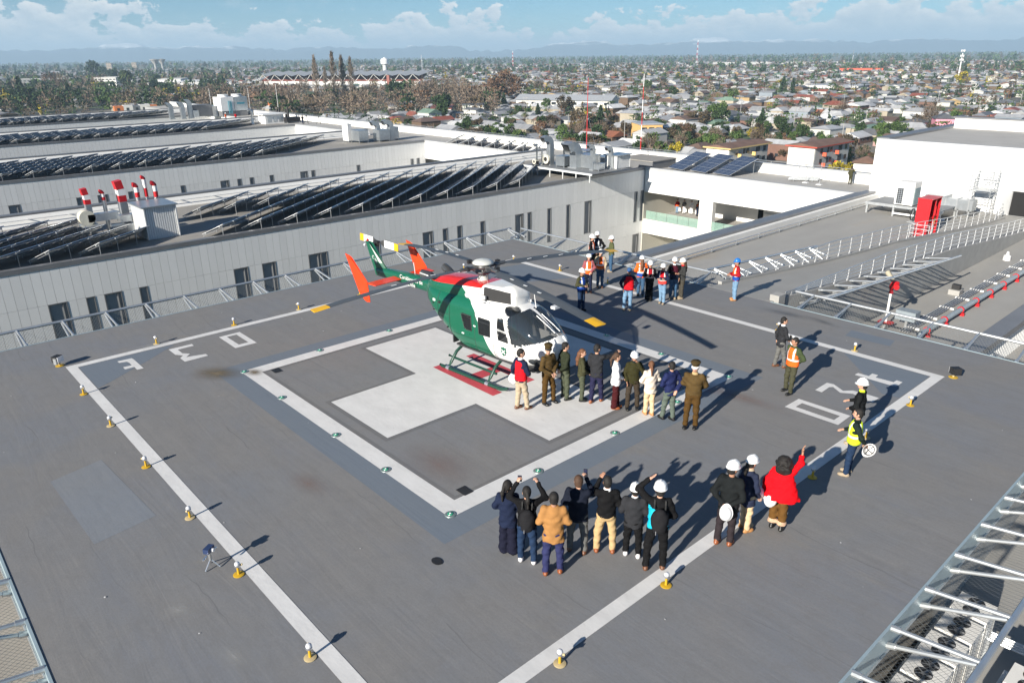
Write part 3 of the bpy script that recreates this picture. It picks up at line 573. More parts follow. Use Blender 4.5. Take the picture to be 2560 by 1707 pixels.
dl = MB().box((0, -0.55, 1.0), (0.05, 1.1, 1.85)).build('door', clad, pr, loc=(-0.95 - 5, YS - 62 + 0.02, -0.0)); dl.rotation_euler = (0, 0, math.radians(-18))
MB().cyl((0.04, -0.95, 1.0), (0.13, -0.95, 1.0), 0.03, n=8).build('handle', galv, dl)

# ---- terrace between helideck and plant room, lower roof round the deck ----
tb = thing('terrace_block', 'grey concrete terrace roof with dark gutter, between helideck and plant room', 'building', (-2, 35, ZG))
MB().bb((-12.0, 12.4, ZG), (7.6, YS + 0.05, ZR)).build('terrace', terr, tb, world=True)
g_ = MB().sweep([(-1.25, -0.16), (-0.5, 0.02), (-0.45, 0.10), (0.42, 0.14), (0.46, 0.06), (0.42, -0.55), (-1.25, -0.6)], [(-11.9, 13.5, -2.55), (-11.9, YS - 0.02, -2.55)]); g_.build('gutter', coping, tb, world=True)
MB().bb((-11.48, 13.5, ZR + 0.003), (-11.1, YS - 0.02, -2.62)).build('parapet', render_w, tb, world=True)
for q, (dx, zz) in enumerate(((-10.55, -2.78), (-10.45, -2.95))): MB().cyl((dx, 19, zz), (dx, YS - 2, zz), 0.035, n=6).build('pipe', galv, tb, world=True)
pb = MB().bb((-0.03, -0.03, 0), (0.03, 0.03, 0.36)).mesh('pipe_stand', galv)
for i in range(12): put('pipe_stand', pb, tb, (-10.55 + 2, 20 + 2.9 * i - 35, ZR - ZG))
MB().bb((7.2, 14, ZR + 0.003), (8.0, YS, -2.8)).build('coping', coping, tb, world=True)
cw = MB()
for i in range(150):
    y = 13 + i * 0.28; cw.bb((7.62, y, -6.5), (7.74, y + 0.16, ZR - 0.05))
tag(cw.build('ribbed_cladding', clad, tb, world=True), kind='stuff')
lr = thing('lower_roof', 'grey lower roof under the safety nets beside the helideck', 'roof', (10, 0, ZG))
MB().bb((7.75, -45, ZG), (60, 70, -4.6)).build('roof', terr, lr, world=True); MB().bb((-12.6, -45, ZG), (7.74, 12.3, -4.605)).build('roof', roofm, lr, world=True)

# ---- solar racks ----
sol = M('solar_cells', (0.022, 0.036, 0.075), 0.16, var=0.25, scale=6, spec=0.9, coat=1.0); sol_f = M('solar_frame', (0.62, 0.64, 0.66), 0.35, metal=0.6, var=0.06)
def rack_mesh(wd, ln, tilt):
    """one panel: dark cell sheet, pale frame, cell grid as fine lines"""
    b = MB(); R = Matrix.Rotation(tilt, 3, 'X')
    b.box((0, 0, 0), (wd - 0.03, ln, 0.04), 1, R=R)
    off = R @ Vector((0, 0, 0.023))
    b.box(off, (wd - 0.09, ln - 0.06, 0.012), 0, R=R)
    for s_ in (-1, 1):
        b.box(R @ Vector((0, s_ * ln * 0.25, 0.030)), (wd - 0.09, 0.022, 0.004), 1, R=R)
    b.box(R @ Vector((0, 0, 0.030)), (wd - 0.09, 0.03, 0.0042), 1, R=R)
    return b.mesh('panel', [sol, sol_f])
TILT = math.radians(24)
pan_me = rack_mesh(1.96, 2.0, TILT)
strut_me = MB().cyl((0, 0.78, 0), (0, 0.78, 1.03), 0.025, n=5).cyl((0, -0.82, 0), (0, -0.82, 0.32), 0.025, n=5).cyl((0, -0.82, 0.16), (0, 0.78, 0.85), 0.02, n=5).mesh('strut', galv)
rail_me = {}
def solar_row(x, y, z, ang, n, label, group, pm=None, step=2.0, stg=1):
    """row starting at (x,y), running along ang; low edge to the left-hand (north) side"""
    t = thing('solar_rack', label, 'solar panels', (x, y, z), ang, group)
    for i in range(n):
        put('panel', pm or pan_me, t, (1.0 + step * i, 0, 0.68))
        if i % stg == 0: put('strut', strut_me, t, (0.15 + step * i, 0, 0))
    put('strut', strut_me, t, (step * n - 0.1, 0, 0))
    if n not in rail_me:
        b = MB()
        for yy, zz in ((0.6, 0.87), (-0.6, 0.36)): b.box((n * 1.0, yy, zz), (2.0 * n, 0.06, 0.06))
        rail_me[n] = b.mesh('rail', galv)
    tag(put('rail', rail_me[n], t)); return t
# rows run along (-0.61, 0.79); in the row's own frame +Y must be the high edge, away from the sun
RA = math.radians(127.6) + PI
cnt = 0; SG = 'solar racks on the hospital roofs'
ords = ['first', 'second', 'third', 'fourth', 'fifth', 'sixth', 'seventh', 'eighth', 'ninth', 'tenth', 'eleventh', 'twelfth', 'thirteenth', 'fourteenth', 'fifteenth', 'sixteenth', 'seventeenth', 'eighteenth', 'nineteenth', 'twentieth', 'twenty-first', 'twenty-second', 'twenty-third', 'twenty-fourth', 'twenty-fifth', 'twenty-sixth']
dv = Vector((math.cos(RA), math.sin(RA)))
def row_at(xs, ys, n, lab, stg=1):
    """xs, ys: where the row meets the front edge of its wing; it runs back from there, n panels of 2 m"""
    bx = xs - dv.x * 2.0 * n; by = ys - dv.y * 2.0 * n
    solar_row(bx, by, ZR, RA, n, lab, SG, stg=stg)
for i in range(11):
    ys = 35.9 - 2.98 * i; n = 11 if i > 2 else (6, 8, 10)[i]
    row_at(-38.6, ys, n, f'{ords[i]} solar rack from the ducts on the nearest wing roof')
for i in range(3): row_at(-38.6 + dv.x * -13.0, 3.1 - 2.98 * i + dv.y * -13.0, 4, f'{ords[i]} short solar rack behind the ribbed shed, nearest wing roof')
for i in range(7): row_at(-38.8, -2.2 - 2.98 * i, (3, 4, 5, 6, 9, 9, 9)[i], f'{ords[i]} solar rack left of the red striped vents, nearest wing roof')
for i in range(19): row_at(-81.9, 29.0 - 2.98 * i, 10, f'{ords[i]} solar rack from the ducts on the second wing roof', 2)
for i in range(22): row_at(-125.0, 38.0 - 2.98 * i, 9, f'{ords[i]} solar rack from the white kiosk on the third wing roof', 3)
for i in range(20): row_at(-168.0, 36.0 - 2.98 * i, 9, f'{ords[i]} solar rack on the farthest wing roof, counted from the cooling tower', 3)
blue_me = None
def sp_rack(x, y, n, lab): solar_row(x - dv.x * n, y - dv.y * n, ZR, RA, n, lab, 'solar racks along the cross wing roof')
strip_me = rack_mesh(2.55, 1.06, 0)
for i, xx in enumerate((-34.3, -31.3, -28.3)):
    t = thing('solar_rack', ['leftmost', 'middle', 'rightmost'][i] + ' of three dark blue racks on the cross wing', 'solar panels', (xx, 59.4, ZR), math.radians(-14), 'solar racks along the cross wing roof')
    for k in range(4):
        q = -1.62 + 1.08 * k; put('panel', strip_me, t, (0, q * math.cos(.36), .95 + q * math.sin(.36)), (.36, 0, 0))
    for sx in (-1.1, 1.1):
        MB().cyl((sx, 1.6, 0), (sx, 1.6, 1.5), .03, n=5).build('strut', galv, t); MB().cyl((sx, -1.6, 0), (sx, -1.6, .34), .03, n=5).build('strut', galv, t); MB().cyl((sx, -1.9, .22), (sx, 1.9, 1.56), .03, n=5).build('rail', galv, t)
for i in range(7): sp_rack(-58.6 - 2.95 * i, 58.3, 3, f'{ords[i]} small pale rack on the cross wing, counted from the ducts')
# ---- rooftop plant ----
red_p = M('red_paint', (0.52, 0.012, 0.018), 0.4, var=0.1, scale=2); white_p = M('white_paint', (0.78, 0.78, 0.77), 0.45, var=0.05, scale=2)
ribw = M('ribbed_white', (0.72, 0.73, 0.73), 0.5, metal=0.1, var=0.06, scale=1)
def arc(c, r, a0, a1, n, ux=(0, 1, 0), uz=(0, 0, 1)):
    c = Vector(c); ux = Vector(ux); uz = Vector(uz)
    return [c + ux * (r * math.cos(a0 + (a1 - a0) * i / n)) + uz * (r * math.sin(a0 + (a1 - a0) * i / n)) for i in range(n + 1)]
def stack(x, y, zb, zt, r, square, label):
    """striped vent stack with a bent hood pointing to -y"""
    t = thing('vent_stack', label, 'vent', (x, y, ZR), 0, 'red and white striped vents'); H = zt - ZR; b0 = zb - ZR
    path = [(0, 0, 0), (0, 0, H - 1.6 * r)] + [(0, -1.3 * r + 1.3 * r * math.cos(a), H - 1.6 * r + 1.3 * r * math.sin(a)) for a in np.linspace(0.3, 1.65, 5)]
    def seg(z0, z1, m_, name):
        if square: b = MB().box((0, 0, (z0 + z1) / 2), (2 * r, 1.5 * r, z1 - z0))
        else: b = MB().cyl((0, 0, z0), (0, 0, z1), r, n=12)
        b.build(name, m_, t, smooth=False if square else 40)
    hh = (H - 1.6 * r - b0) / 2
    seg(0, b0, duct_m, 'pipe'); seg(b0, b0 + hh, red_p, 'red_band'); seg(b0 + hh, b0 + 2 * hh, white_p, 'white_band')
    if square: MB().box((0, -.10 * r - .06, H - .75 * r), (2 * r, 1.5 * r, 1.75 * r), R=Matrix.Rotation(.16, 3, 'X')).build('hood', red_p, t)
    else: MB().tube(path[1:] , r, 12).build('hood', red_p, t, smooth=40)
for i, (y, zb, zt, r, sq) in enumerate(((-0.03, -0.77, 0.37, 0.27, 1), (1.12, -0.62, 0.10, 0.15, 0), (2.4, -0.88, 0.67, 0.36, 1), (3.5, -0.66, 0.38, 0.18, 0), (4.15, -0.70, 0.87, 0.14, 0), (4.85, -0.80, 0.36, 0.18, 0))):
    stack(-46.5 if i < 3 else -46.2, y, zb, zt, r, sq, ['small square striped vent at the left end', 'thin striped vent second from the left', 'large square striped vent leaning over the duct', 'striped round vent behind the ribbed shed, leftmost of three', 'tallest thin striped vent behind the ribbed shed', 'striped round vent behind the ribbed shed, rightmost of three'][i])
def ribbed_shed(x0, x1, y0, y1, z0, z1, label, pitch=0.16):
    t = thing('ribbed_shed', label, 'shed', ((x0 + x1) / 2, (y0 + y1) / 2, z0)); cx, cy = (x0 + x1) / 2, (y0 + y1) / 2; h = z1 - z0
    MB().bb((x0 - cx + .06, y0 - cy + .06, 0), (x1 - cx - .06, y1 - cy - .06, h)).build('wall', ribw, t)
    b = MB()
    for y in np.arange(y0, y1 - 0.01, pitch):
        for xx in (x0 - cx + .03, x1 - cx - .03): b.box((xx, y - cy + pitch * .5, h / 2), (0.06, pitch * .55, h - 0.02))
    for x in np.arange(x0, x1 - 0.01, pitch):
        for yy in (y0 - cy + .03, y1 - cy - .03): b.box((x - cx + pitch * .5, yy, h / 2), (pitch * .55, 0.06, h - 0.02))
    tag(b.build('ribs', ribw, t), kind='stuff')
    MB().prism([(x0 - cx - .15, y0 - cy - .15), (x1 - cx + .2, y0 - cy - .15), (x1 - cx + .2, y1 - cy + .15), (x0 - cx - .15, y1 - cy + .15)], h + 0.002, h + 0.09).build('roof', duct_m, t)
ribbed_shed(-44.3, -41.4, 2.35, 4.65, ZR, -0.75, 'ribbed white shed in front of the striped vents')
t = thing('duct_run', 'galvanised square ducts and fan left of the ribbed shed', 'duct', (-44.8, 1.0, ZR))
MB().bb((-0.45, 0.5, 1.0), (0.35, 1.9, 1.5)).build('duct', duct_m, t); MB().bb((-0.1, -0.2, 0.25), (0.5, 1.9, 0.85)).build('duct', duct_m, t)
MB().bb((-0.9, -1.5, 1.2), (-0.2, 0.6, 1.75)).build('duct', duct_m, t)
MB().cyl((-0.9, -1.55, 1.55), (-0.2, -1.55, 1.55), 0.55, n=18).build('fan_casing', M('cream_paint', (0.62, 0.6, 0.5), 0.5), t, smooth=40)
for px_, py_ in ((-0.8, -1.9), (0.3, -1.9), (-0.8, 1.4), (0.3, 1.4), (0.3, -0.2), (-0.8, -0.2)): MB().bb((px_ - .04, py_ - .04, 0), (px_ + .04, py_ + .04, 1.1)).build('support', galv, t)
MB().bb((-1.0, -2.1, 0.98), (0.5, -0.9, 1.03)).build('platform', galv, t)
def box_unit(x, y, z, dx, dy, dz, label, m_=duct_m, name='air_handler', cat='air unit', legs=0.25):
    t = thing(name, label, cat, (x, y, z), 0, None)
    MB().bb((-dx / 2, -dy / 2, legs), (dx / 2, dy / 2, legs + dz)).build('casing', m_, t)
    MB().bb((-dx / 2 - .05, -dy / 2 - .05, legs + dz + .002), (dx / 2 + .05, dy / 2 + .05, legs + dz + .05)).build('lid', m_, t)
    for sx in (-1, 1):
        for sy in (-1, 1): MB().bb((sx * dx * .45 - .04, sy * dy * .45 - .04, 0), (sx * dx * .45 + .04, sy * dy * .45 + .04, legs + .004)).build('leg', galv, t)
    k = 3
    for i in range(k): MB().bb((dx / 2, -dy / 2 + dy * (i + .06) / k, legs + .06), (dx / 2 + .02, -dy / 2 + dy * (i + .94) / k, legs + dz - .06)).build('access_panel', m_, t)
    return t
def goose_duct(x, y, z, h, r, rad, label, sq=True, dirn=-1):
    """duct rising, then bending over"""
    t = thing('curved_duct', label, 'duct', (x, y, z))
    pth = [(0, 0, 0), (0, 0, h)] + [(0, dirn * (rad - rad * math.cos(a)), h + rad * math.sin(a)) for a in np.linspace(0.2, 2.2, 10)]
    if sq: 
        b = MB(); K = len(pth); V = []
        for i, p in enumerate(pth):
            d = (Vector(pth[min(i + 1, K - 1)]) - Vector(pth[max(i - 1, 0)])).normalized(); nrm = d.cross(Vector((1, 0, 0)))
            for u, v in ((-1, -1), (1, -1), (1, 1), (-1, 1)): V.append(Vector(p) + Vector((r * u, 0, 0)) + nrm * (r * v))
        b.add(V, [(i * 4 + j, i * 4 + (j + 1) % 4, i * 4 + 4 + (j + 1) % 4, i * 4 + 4 + j) for i in range(K - 1) for j in range(4)] + [(3, 2, 1, 0)])
        b.build('duct', duct_m, t)
    else: MB().tube(pth, r, 12).build('duct', duct_m, t, smooth=40)
    MB().bb((-r * 1.3, -r * 1.3, 0), (r * 1.3, r * 1.3, 0.12)).build('flange', galv, t)
# plant platform at the end of the nearest wing
pl = thing('plant_platform', 'steel platform carrying the ducts at the end of the nearest wing', 'platform', (-40.6, 47.2, ZR))
MB().bb((-5.4, -2.9, 0.82), (5.0, 3.0, 0.9)).build('deck', M('grating', (0.24, 0.25, 0.26), 0.6, metal=0.4, var=0.15), pl); MB().bb((-5.5, -3.02, 0.74), (5.1, -2.9, 0.94)).build('edge_beam', steel_l, pl)
for i in range(6): MB().bb((-5.0 + 1.95 * i - .05, -2.95, 0), (-5.0 + 1.95 * i + .05, -2.85, 0.82)).build('post', steel_l, pl)
ZP = -2.2
goose_duct(-40.0, 46.6, ZP, 1.35, 0.5, 1.0, 'broad curved duct hood, largest on the plant platform')
box_unit(-39.2, 47.6, ZP, 2.2, 1.6, 1.35, 'tall galvanised air handler under the broad curved hood', legs=0.05)
goose_duct(-43.6, 46.2, ZP, 2.2, 0.3, 0.75, 'curved duct hood left of the broad hood')
goose_duct(-44.4, 44.9, ZP, 2.0, 0.1, 0.3, 'thin steel flue at the left end of the plant platform', False); goose_duct(-44.2, 45.5, ZP, 1.5, 0.08, 0.25, 'shorter thin flue beside the leftmost flue', False); goose_duct(-43.4, 48.2, ZP, 1.9, 0.13, 0.3, 'thin flue between the two curved hoods', False)
goose_duct(-37.4, 46.4, ZP, 2.05, 0.2, 0.5, 'slim curved duct right of the broad hood', dirn=-1); goose_duct(-36.8, 48.6, ZP, 1.7, 0.2, 0.5, 'slim curved duct at the right end of the plant platform')
def fan_unit(x, y, z, r, label):
    t = thing('blower', label, 'fan', (x, y, z)); cr_m = M('cream_paint', (0.62, 0.6, 0.5), 0.5)
    MB().cyl((0, -0.25, r + .15), (0, 0.25, r + .15), r, n=20).build('casing', cr_m, t, smooth=40); MB().cyl((0, -0.27, r + .15), (0, -0.251, r + .15), r * .5, n=16).build('inlet', black_m, t)
    MB().bb((-r, -.3, 0), (r, .3, .12)).build('base', black_m, t); MB().bb((r * .3, -.2, .12), (r * 1.1, .2, .5)).build('motor', black_m, t)
fan_unit(-43.9, 46.0, ZP, 0.5, 'cream blower under the left curved hood'); fan_unit(-44.6, 44.9, ZP, 0.28, 'small cream blower under the leftmost flue'); fan_unit(-42.6, 48.0, ZP, 0.45, 'cream blower beside the box air unit')
box_unit(-41.6, 46.4, ZP, 1.3, 1.4, 1.0, 'square air unit beside the cream blower', legs=0.15); box_unit(-36.9, 46.9, ZP, 0.7, 1.0, 0.6, 'low fan box at the platform front', legs=0.1)
ribbed_shed(-37.9, -36.2, 48.9, 51.1, ZP, -0.85, 'ribbed white enclosure at the right end of the platform'); box_unit(-42.5, 50.6, ZR, 2.0, 1.6, 2.0, 'tall blue-grey air unit behind the broad hood')
box_unit(-39.8, 50.8, ZR, 1.7, 1.5, 1.5, 'blue-grey air unit behind the ribbed enclosure')
t = thing('stair_hatch', 'dark wedge-shaped hatch on the cross wing roof', 'hatch', (-39.5, 58.2, ZR)); MB().prism([(-2.6, -2.2), (2.6, -2.2), (2.6, 2.2), (-2.6, 2.2)], 0, 0.85).build('wall', coping, t); MB().bb((-2.7, -2.3, 0.853), (2.7, 2.3, 0.95)).build('roof', roofm, t)
def mast(x, y, z, h, label, cols, name='lightning_mast', r=0.06):
    t = thing(name, label, 'mast', (x, y, z)); n = len(cols)
    for i, m_ in enumerate(cols): MB().cyl((0, 0, h * i / n), (0, 0, h * (i + 1) / n - 0.002), r * (1 - .4 * i / n), r * (1 - .4 * (i + 1) / n), 6).build('mast_section', m_, t)
    MB().bb((-.25, -.25, 0), (.25, .25, .06)).build('base_plate', white_p, t)
    if name == 'lightning_mast':
        for a in (0.3, 2.4, 4.5): MB().cyl((0, 0, h * .55), (math.cos(a) * 1.6, math.sin(a) * 1.6, 0.02), 0.008, n=4).build('guy_wire', galv, t)
rw = [white_p, red_p, white_p, red_p, white_p, red_p, white_p]
mast(-42.4, 60.6, ZR, 10.2, 'slim red and white lightning mast on the cross wing roof', rw); mast(-52.0, 61.3, ZR, 9.6, 'slim dark red lightning mast behind the plant platform', [red_p] * 4)
mast(-143.7, 61.8, ZR, 7.2, 'thin white pole by the far parapet corner', [white_p] * 2, 'flag_pole'); mast(-164, 55, ZR, 6.0, 'thin white pole left of the cooling tower', [white_p] * 2, 'flag_pole'); mast(-158.4, 61.8, ZR, 6.0, 'thin white pole right of the cooling tower', [white_p] * 2, 'flag_pole')
# second wing plant
box_unit(-87.6, 48.2, ZR, 2.6, 1.7, 1.5, 'square air unit on the second wing roof', legs=0.35); box_unit(-89.5, 47.2, ZR, 1.6, 0.7, 2.5, 'tall pale narrow cabinet at the left of the second wing plant', white_p); box_unit(-86.6, 51.6, ZR, 1.8, 2.0, 1.5, 'teal grey air handler under two curved ducts, second wing')
goose_duct(-87, 51.2, ZR, 2.1, 0.33, 0.7, 'left curved duct on the second wing roof'); goose_duct(-86.5, 53.3, ZR, 2.0, 0.36, 0.9, 'right curved duct on the second wing roof', dirn=-1); box_unit(-87.4, 54.2, ZR, 1.5, 1.3, 1.7, 'grey box unit right of the curved ducts, second wing')
# third and fourth wing plant
t = thing('cooling_tower', 'large white cooling tower on the far wing roof', 'cooling tower', (-160.5, 58.2, ZR))
MB().bb((-2.2, -3.1, 1.2), (2.2, -0.1, 4.2)).build('casing', white_p, t); MB().bb((-2.2, 0.0, 1.2), (2.2, 3.1, 4.2)).build('casing', duct_m, t); MB().bb((-2.1, -3, 0.0), (2.1, 3, 1.19)).build('base', coping, t)
for yy in (-1.6, 1.6): MB().lathe([(1.25, 4.203), (1.1, 4.5), (1.2, 4.75)], (0, yy, 0), 18).build('fan_cowl', white_p, t, smooth=40)
for i in range(3): MB().cyl((2.35, -1.4 + .3 * i, 0.6), (2.35, -1.4 + .3 * i, 3.4), 0.09, n=8).build('pipe', M('teal_pipe', (0.06, 0.25, 0.33), 0.4), t)
MB().bb((2.2, 0.6, 2.6), (2.23, 2.4, 3.0)).build('name_plate', M('teal_pipe', (0.06, 0.25, 0.33), 0.4), t)
for i, (x, y, h) in enumerate(((-159.5, 46.8, 3.3), (-160, 48.6, 3.9), (-161, 44.8, 3.2))): goose_duct(x, y, ZR, h * .8, 0.45, 0.5, ['left', 'middle', 'far'][i] + ' dark curved flue on the far wing roof')
box_unit(-162, 51.6, ZR, 3.0, 4.4, 2.4, 'long dark chiller left of the cooling tower', coping); box_unit(-160, 49.6, ZR, 1.5, 1.2, 1.4, 'small grey unit beside the dark flues'); ribbed_shed(-164, -161, 53.0, 55.2, ZR, -0.9, 'ribbed grey screen left of the cooling tower', 0.25)
t = thing('roof_kiosk', 'small white kiosk with flat roof on the third wing', 'kiosk', (-133, 55, ZR)); MB().bb((-1.6, -2.0, 0), (1.6, 2.0, 1.75)).build('wall', white_p, t); MB().prism([(-2.0, -2.6), (2.0, -2.6), (2.0, 2.5), (-2.0, 2.5)], 1.753, 1.95).build('roof', white_p, t)
for i in range(3): MB().bb((1.6, -1.5 + i * 1.2, 0.3), (1.62, -0.7 + i * 1.2, 1.5)).build('panel', duct_m, t)
goose_duct(-133.4, 51.2, ZR, 2.3, 0.25, 0.5, 'bright curved pipe left of the white kiosk', False)
for i in range(4): mast(-135.5 - (i % 2), 57.6 + 0.95 * i, ZR, 2.5 + .3 * (i % 2), f'{ords[i]} black flue right of the white kiosk', [black_m] * 2, 'black_flue', 0.3)
box_unit(-131, 58.4, ZR, 2.0, 3.0, 0.8, 'low black pipework unit right of the white kiosk', black_m)
# bundle of channels and posts on the cross wing roof
t = thing('channel_stack', 'stack of metal channels lying on the cross wing roof', 'metal stack', (-21.0, 60.6, ZR), 0.5)
for i in range(6): MB().bb((-1.5 + .05 * i, -0.55 + .2 * i, 0.12 + .08 * (i % 3)), (1.4 + .05 * i, -0.42 + .2 * i, 0.2 + .08 * (i % 3))).build('channel', galv, t)
for i in range(2): MB().bb((-1.0 + 1.8 * i, -0.6, 0), (-0.9 + 1.8 * i, 0.7, 0.12)).build('bearer', coping, t)
for i, (x, y, h) in enumerate(((-22.4, 61.6, 1.6), (-20.2, 59.6, 2.1), (-18.6, 59.3, 2.2), (-20.9, 62.2, 1.9))): mast(x, y, ZR, h, ['shortest thin post behind the channel stack', 'thin post just right of the channel stack', 'tall thin post nearest the soldier on the roof', 'thin post against the parapet'][i], [galv], 'thin_post', 0.035)

# ---- terrace plant: AC unit, cabinet, duct, scaffold ----
t = thing('air_conditioner', 'tall white outdoor air conditioner on the steel platform', 'air conditioner', (-6.6, 49.75, -2.2))
MB().bb((-0.7, -0.65, 0.06), (0.7, 0.65, 1.85)).build('casing', M('ac_white', (0.74, 0.73, 0.70), 0.5, var=0.04), t)
def grille(parent, face, a0, a1, z0, z1, nx, nz, axis, m_=black_m):
    b = MB().bb((a0, face - .02, z0), (a1, face, z1)) if axis == 'x' else MB().bb((face, a0, z0), (face + .02, a1, z1))
    g = b.build('grille', m_, parent); s_ = MB()
    for i in range(nx + 1):
        a = a0 + (a1 - a0) * i / nx; s_.bb(*(((a - .012, face - .035, z0), (a + .012, face - .021, z1)) if axis == 'x' else ((face + .021, a - .012, z0), (face + .035, a + .012, z1))))
    for i in range(nz + 1):
        z = z0 + (z1 - z0) * i / nz; s_.bb(*(((a0, face - .05, z - .012), (a1, face - .036, z + .012)) if axis == 'x' else ((face + .036, a0, z - .012), (face + .05, a1, z + .012))))
    tag(s_.build('grille_bars', M('grey_bars', (0.3, 0.34, 0.38), 0.5), g), kind='stuff')
grille(t, -0.652, -0.55, -0.1, 0.15, 1.35, 3, 8, 'x'); grille(t, 0.702, -0.5, 0.5, 0.15, 1.4, 4, 8, 'y', M('teal_coil', (0.10, 0.22, 0.22), 0.5))
for sx in (-1, 1):
    for sy in (-1, 1): MB().bb((sx * .6 - .06, sy * .55 - .06, 0), (sx * .6 + .06, sy * .55 + .06, .06)).build('foot', coping, t)
t = thing('equipment_platform', 'low galvanised steel platform beside the plant room', 'platform', (-6.2, 50.6, ZR))
MB().bb((-3.2, -1.6, 0.80), (2.6, 1.8, 0.88)).build('deck', M('grating', (0.24, 0.25, 0.26), 0.6), t); MB().bb((-3.3, -1.72, 0.70), (2.7, -1.602, 0.9)).build('edge_beam', galv, t); MB().bb((-1.0, -1.75, 0.2), (2.9, -1.65, 0.34)).build('lower_beam', white_p, t)
for x in (-3.1, -1.0, 2.5):
    for y in (-1.6, 1.6): MB().bb((x - .07, y - .07, 0), (x + .07, y + .07, .8)).build('post', galv, t)
t = thing('square_duct', 'large galvanised square duct running behind the red cabinet', 'duct', (-4.0, 52.2, ZR))
MB().bb((-1.9, -0.7, 0.7), (-0.4, 0.9, 1.6)).build('duct', duct_m, t); MB().bb((-0.41, -0.5, 0.62), (1.6, 0.5, 1.45)).build('duct', duct_m, t)
for i in range(3): MB().bb((-0.42 + .85 * i, -0.56, 0.58), (-0.36 + .85 * i, 0.56, 1.5)).build('flange', galv, t)
for x in (-1.7, -0.6, 0.6, 1.4): MB().bb((x - .04, -.5, 0), (x + .04, -.42, .7)).build('support', galv, t)
t = thing('red_cabinet', 'tall open red steel cabinet beside the ramp railing', 'cabinet', (-2.95, 44.1, ZR))
for nm, a, b in (('side_panel', (-0.46, -0.9, 0.05), (-0.43, 0.9, 2.6)), ('back_panel', (-0.429, 0.86, 0.05), (0.46, 0.9, 2.6)), ('front_panel', (-0.429, -0.9, 0.05), (0.46, -0.86, 2.6)), ('top', (-0.5, -0.94, 2.604), (0.5, 0.94, 2.66)), ('base', (-0.46, -0.9, 0.0), (0.46, 0.9, 0.048)), ('shelf', (-0.42, -0.85, 1.25), (0.40, 0.85, 1.28)), ('door_post', (0.40, -0.05, 0.06), (0.46, 0.03, 2.59)), ('inner_panel', (0.05, -0.85, 0.06), (0.09, 0.85, 1.24))): MB().bb(a, b).build(nm, red_p, t)
MB().cyl((0.47, 0.25, 0.75), (0.47, 0.25, 1.2), 0.03, n=6).build('hose_nozzle', M('brass', (0.6, 0.35, 0.12), 0.4, metal=0.6), t)
t = thing('hose_reel', 'black hose coil hanging beside the red cabinet', 'hose', (-5.2, 47.6, ZR))
MB().tube([(0.0 + 0.0, 0.42 * math.cos(a), 0.62 + 0.42 * math.sin(a)) for a in np.linspace(0, 6.28, 22)], 0.045, 6).build('hose', black_m, t); MB().cyl((0, 0, 0), (0, 0, 1.1), 0.03, n=6).build('stand', galv, t); MB().bb((-.25, -.25, 0), (.25, .25, .04)).build('foot', galv, t)
# scaffold tower
t = thing('scaffold_tower', 'narrow steel scaffold tower against the plant room wall', 'scaffold', (-2.6, 54.1, ZR))
X_ = (-0.75, 0.75); Y_ = (-0.7, 0.7); HT = 3.6
for x in X_:
    for y in Y_: MB().cyl((x, y, 0.02), (x, y, HT), 0.028, n=6).build('upright', galv, t); 
for x in X_:
    for k in range(12): MB().cyl((x, Y_[0], 0.25 + .28 * k), (x, Y_[1], 0.25 + .28 * k), 0.018, n=5).build('rung', galv, t)
for z in (0.9, 1.9, 2.7, 3.1, 3.5):
    for y in Y_: MB().cyl((X_[0], y, z), (X_[1], y, z), 0.02, n=5).build('ledger', galv, t)
for (za, zb) in ((0.2, 1.9), (1.9, 3.5)):
    for y in Y_: MB().cyl((X_[0], y, za), (X_[1], y, zb), 0.018, n=5).build('brace', galv, t)
MB().bb((-0.72, -0.68, 2.0), (0.72, 0.68, 2.05)).build('platform', galv, t)
# fire monitor, pipes, small boxes on the terrace's right strip
t = thing('fire_monitor', 'red fire water cannon on a riser beside the net', 'fire monitor', (3.55, 22.2, ZR))
MB().cyl((0, 0, 0.25), (0, 0, 1.75), 0.06, n=10).build('riser', white_p, t, smooth=40); MB().cyl((0, 0, 0.0), (0, 0, 0.25), 0.16, n=10).build('valve', galv, t); MB().bb((-.32, -.22, .25), (.32, .22, .32)).build('frame', red_p, t)
MB().tube([(0, 0, 1.75), (0, 0, 2.05), (0.12, -0.12, 2.3), (0.3, -0.2, 2.3)], [.12, .13, .13, .11], 10).build('swivel', red_p, t, smooth=60); MB().cyl((0.05, 0, 2.3), (-0.42, 0.3, 2.62), 0.09, 0.12, 10).build('nozzle', M('khaki', (0.42, 0.38, 0.28), 0.6), t, smooth=40); MB().cyl((0.3, -.28, 2.15), (0.3, -.2, 2.15), 0.13, n=12).build('hand_wheel', red_p, t)
t = thing('hose_control_box', 'grey control box beside the fire water cannon', 'control box', (4.3, 22.7, ZR)); MB().bb((-.45, -.3, .5), (.45, .3, .95)).build('casing', M('box_grey', (0.23, 0.27, 0.30), 0.5), t); MB().bb((-.05, -.05, 0), (.05, .05, .5)).build('stand', galv, t)
t = thing('water_main', 'thick blue-grey fire main with red clamps along the terrace', 'pipe', (5.35, 31, ZR))
MB().cyl((0, -9.5, 0.3), (0, 15, 0.3), 0.13, n=12).build('pipe', M('bluegrey_pipe', (0.28, 0.33, 0.36), 0.45), t, smooth=40)
cl_ = MB().bb((-.2, -.06, 0), (.2, .06, .16)).cyl((0, -.05, .3), (0, .05, .3), .165, n=10).mesh('clamp', red_p)
for i in range(11): put('clamp', cl_, t, (0, -8.6 + 2.15 * i, 0))
t = thing('conduit_tray', 'bundle of thin conduits on clips left of the fire main', 'conduit', (4.5, 31, ZR))
for i in range(4): MB().cyl((-.18 + .12 * i, -9, .12), (-.18 + .12 * i, 12, .12), .025, n=6).build('conduit', galv, t)
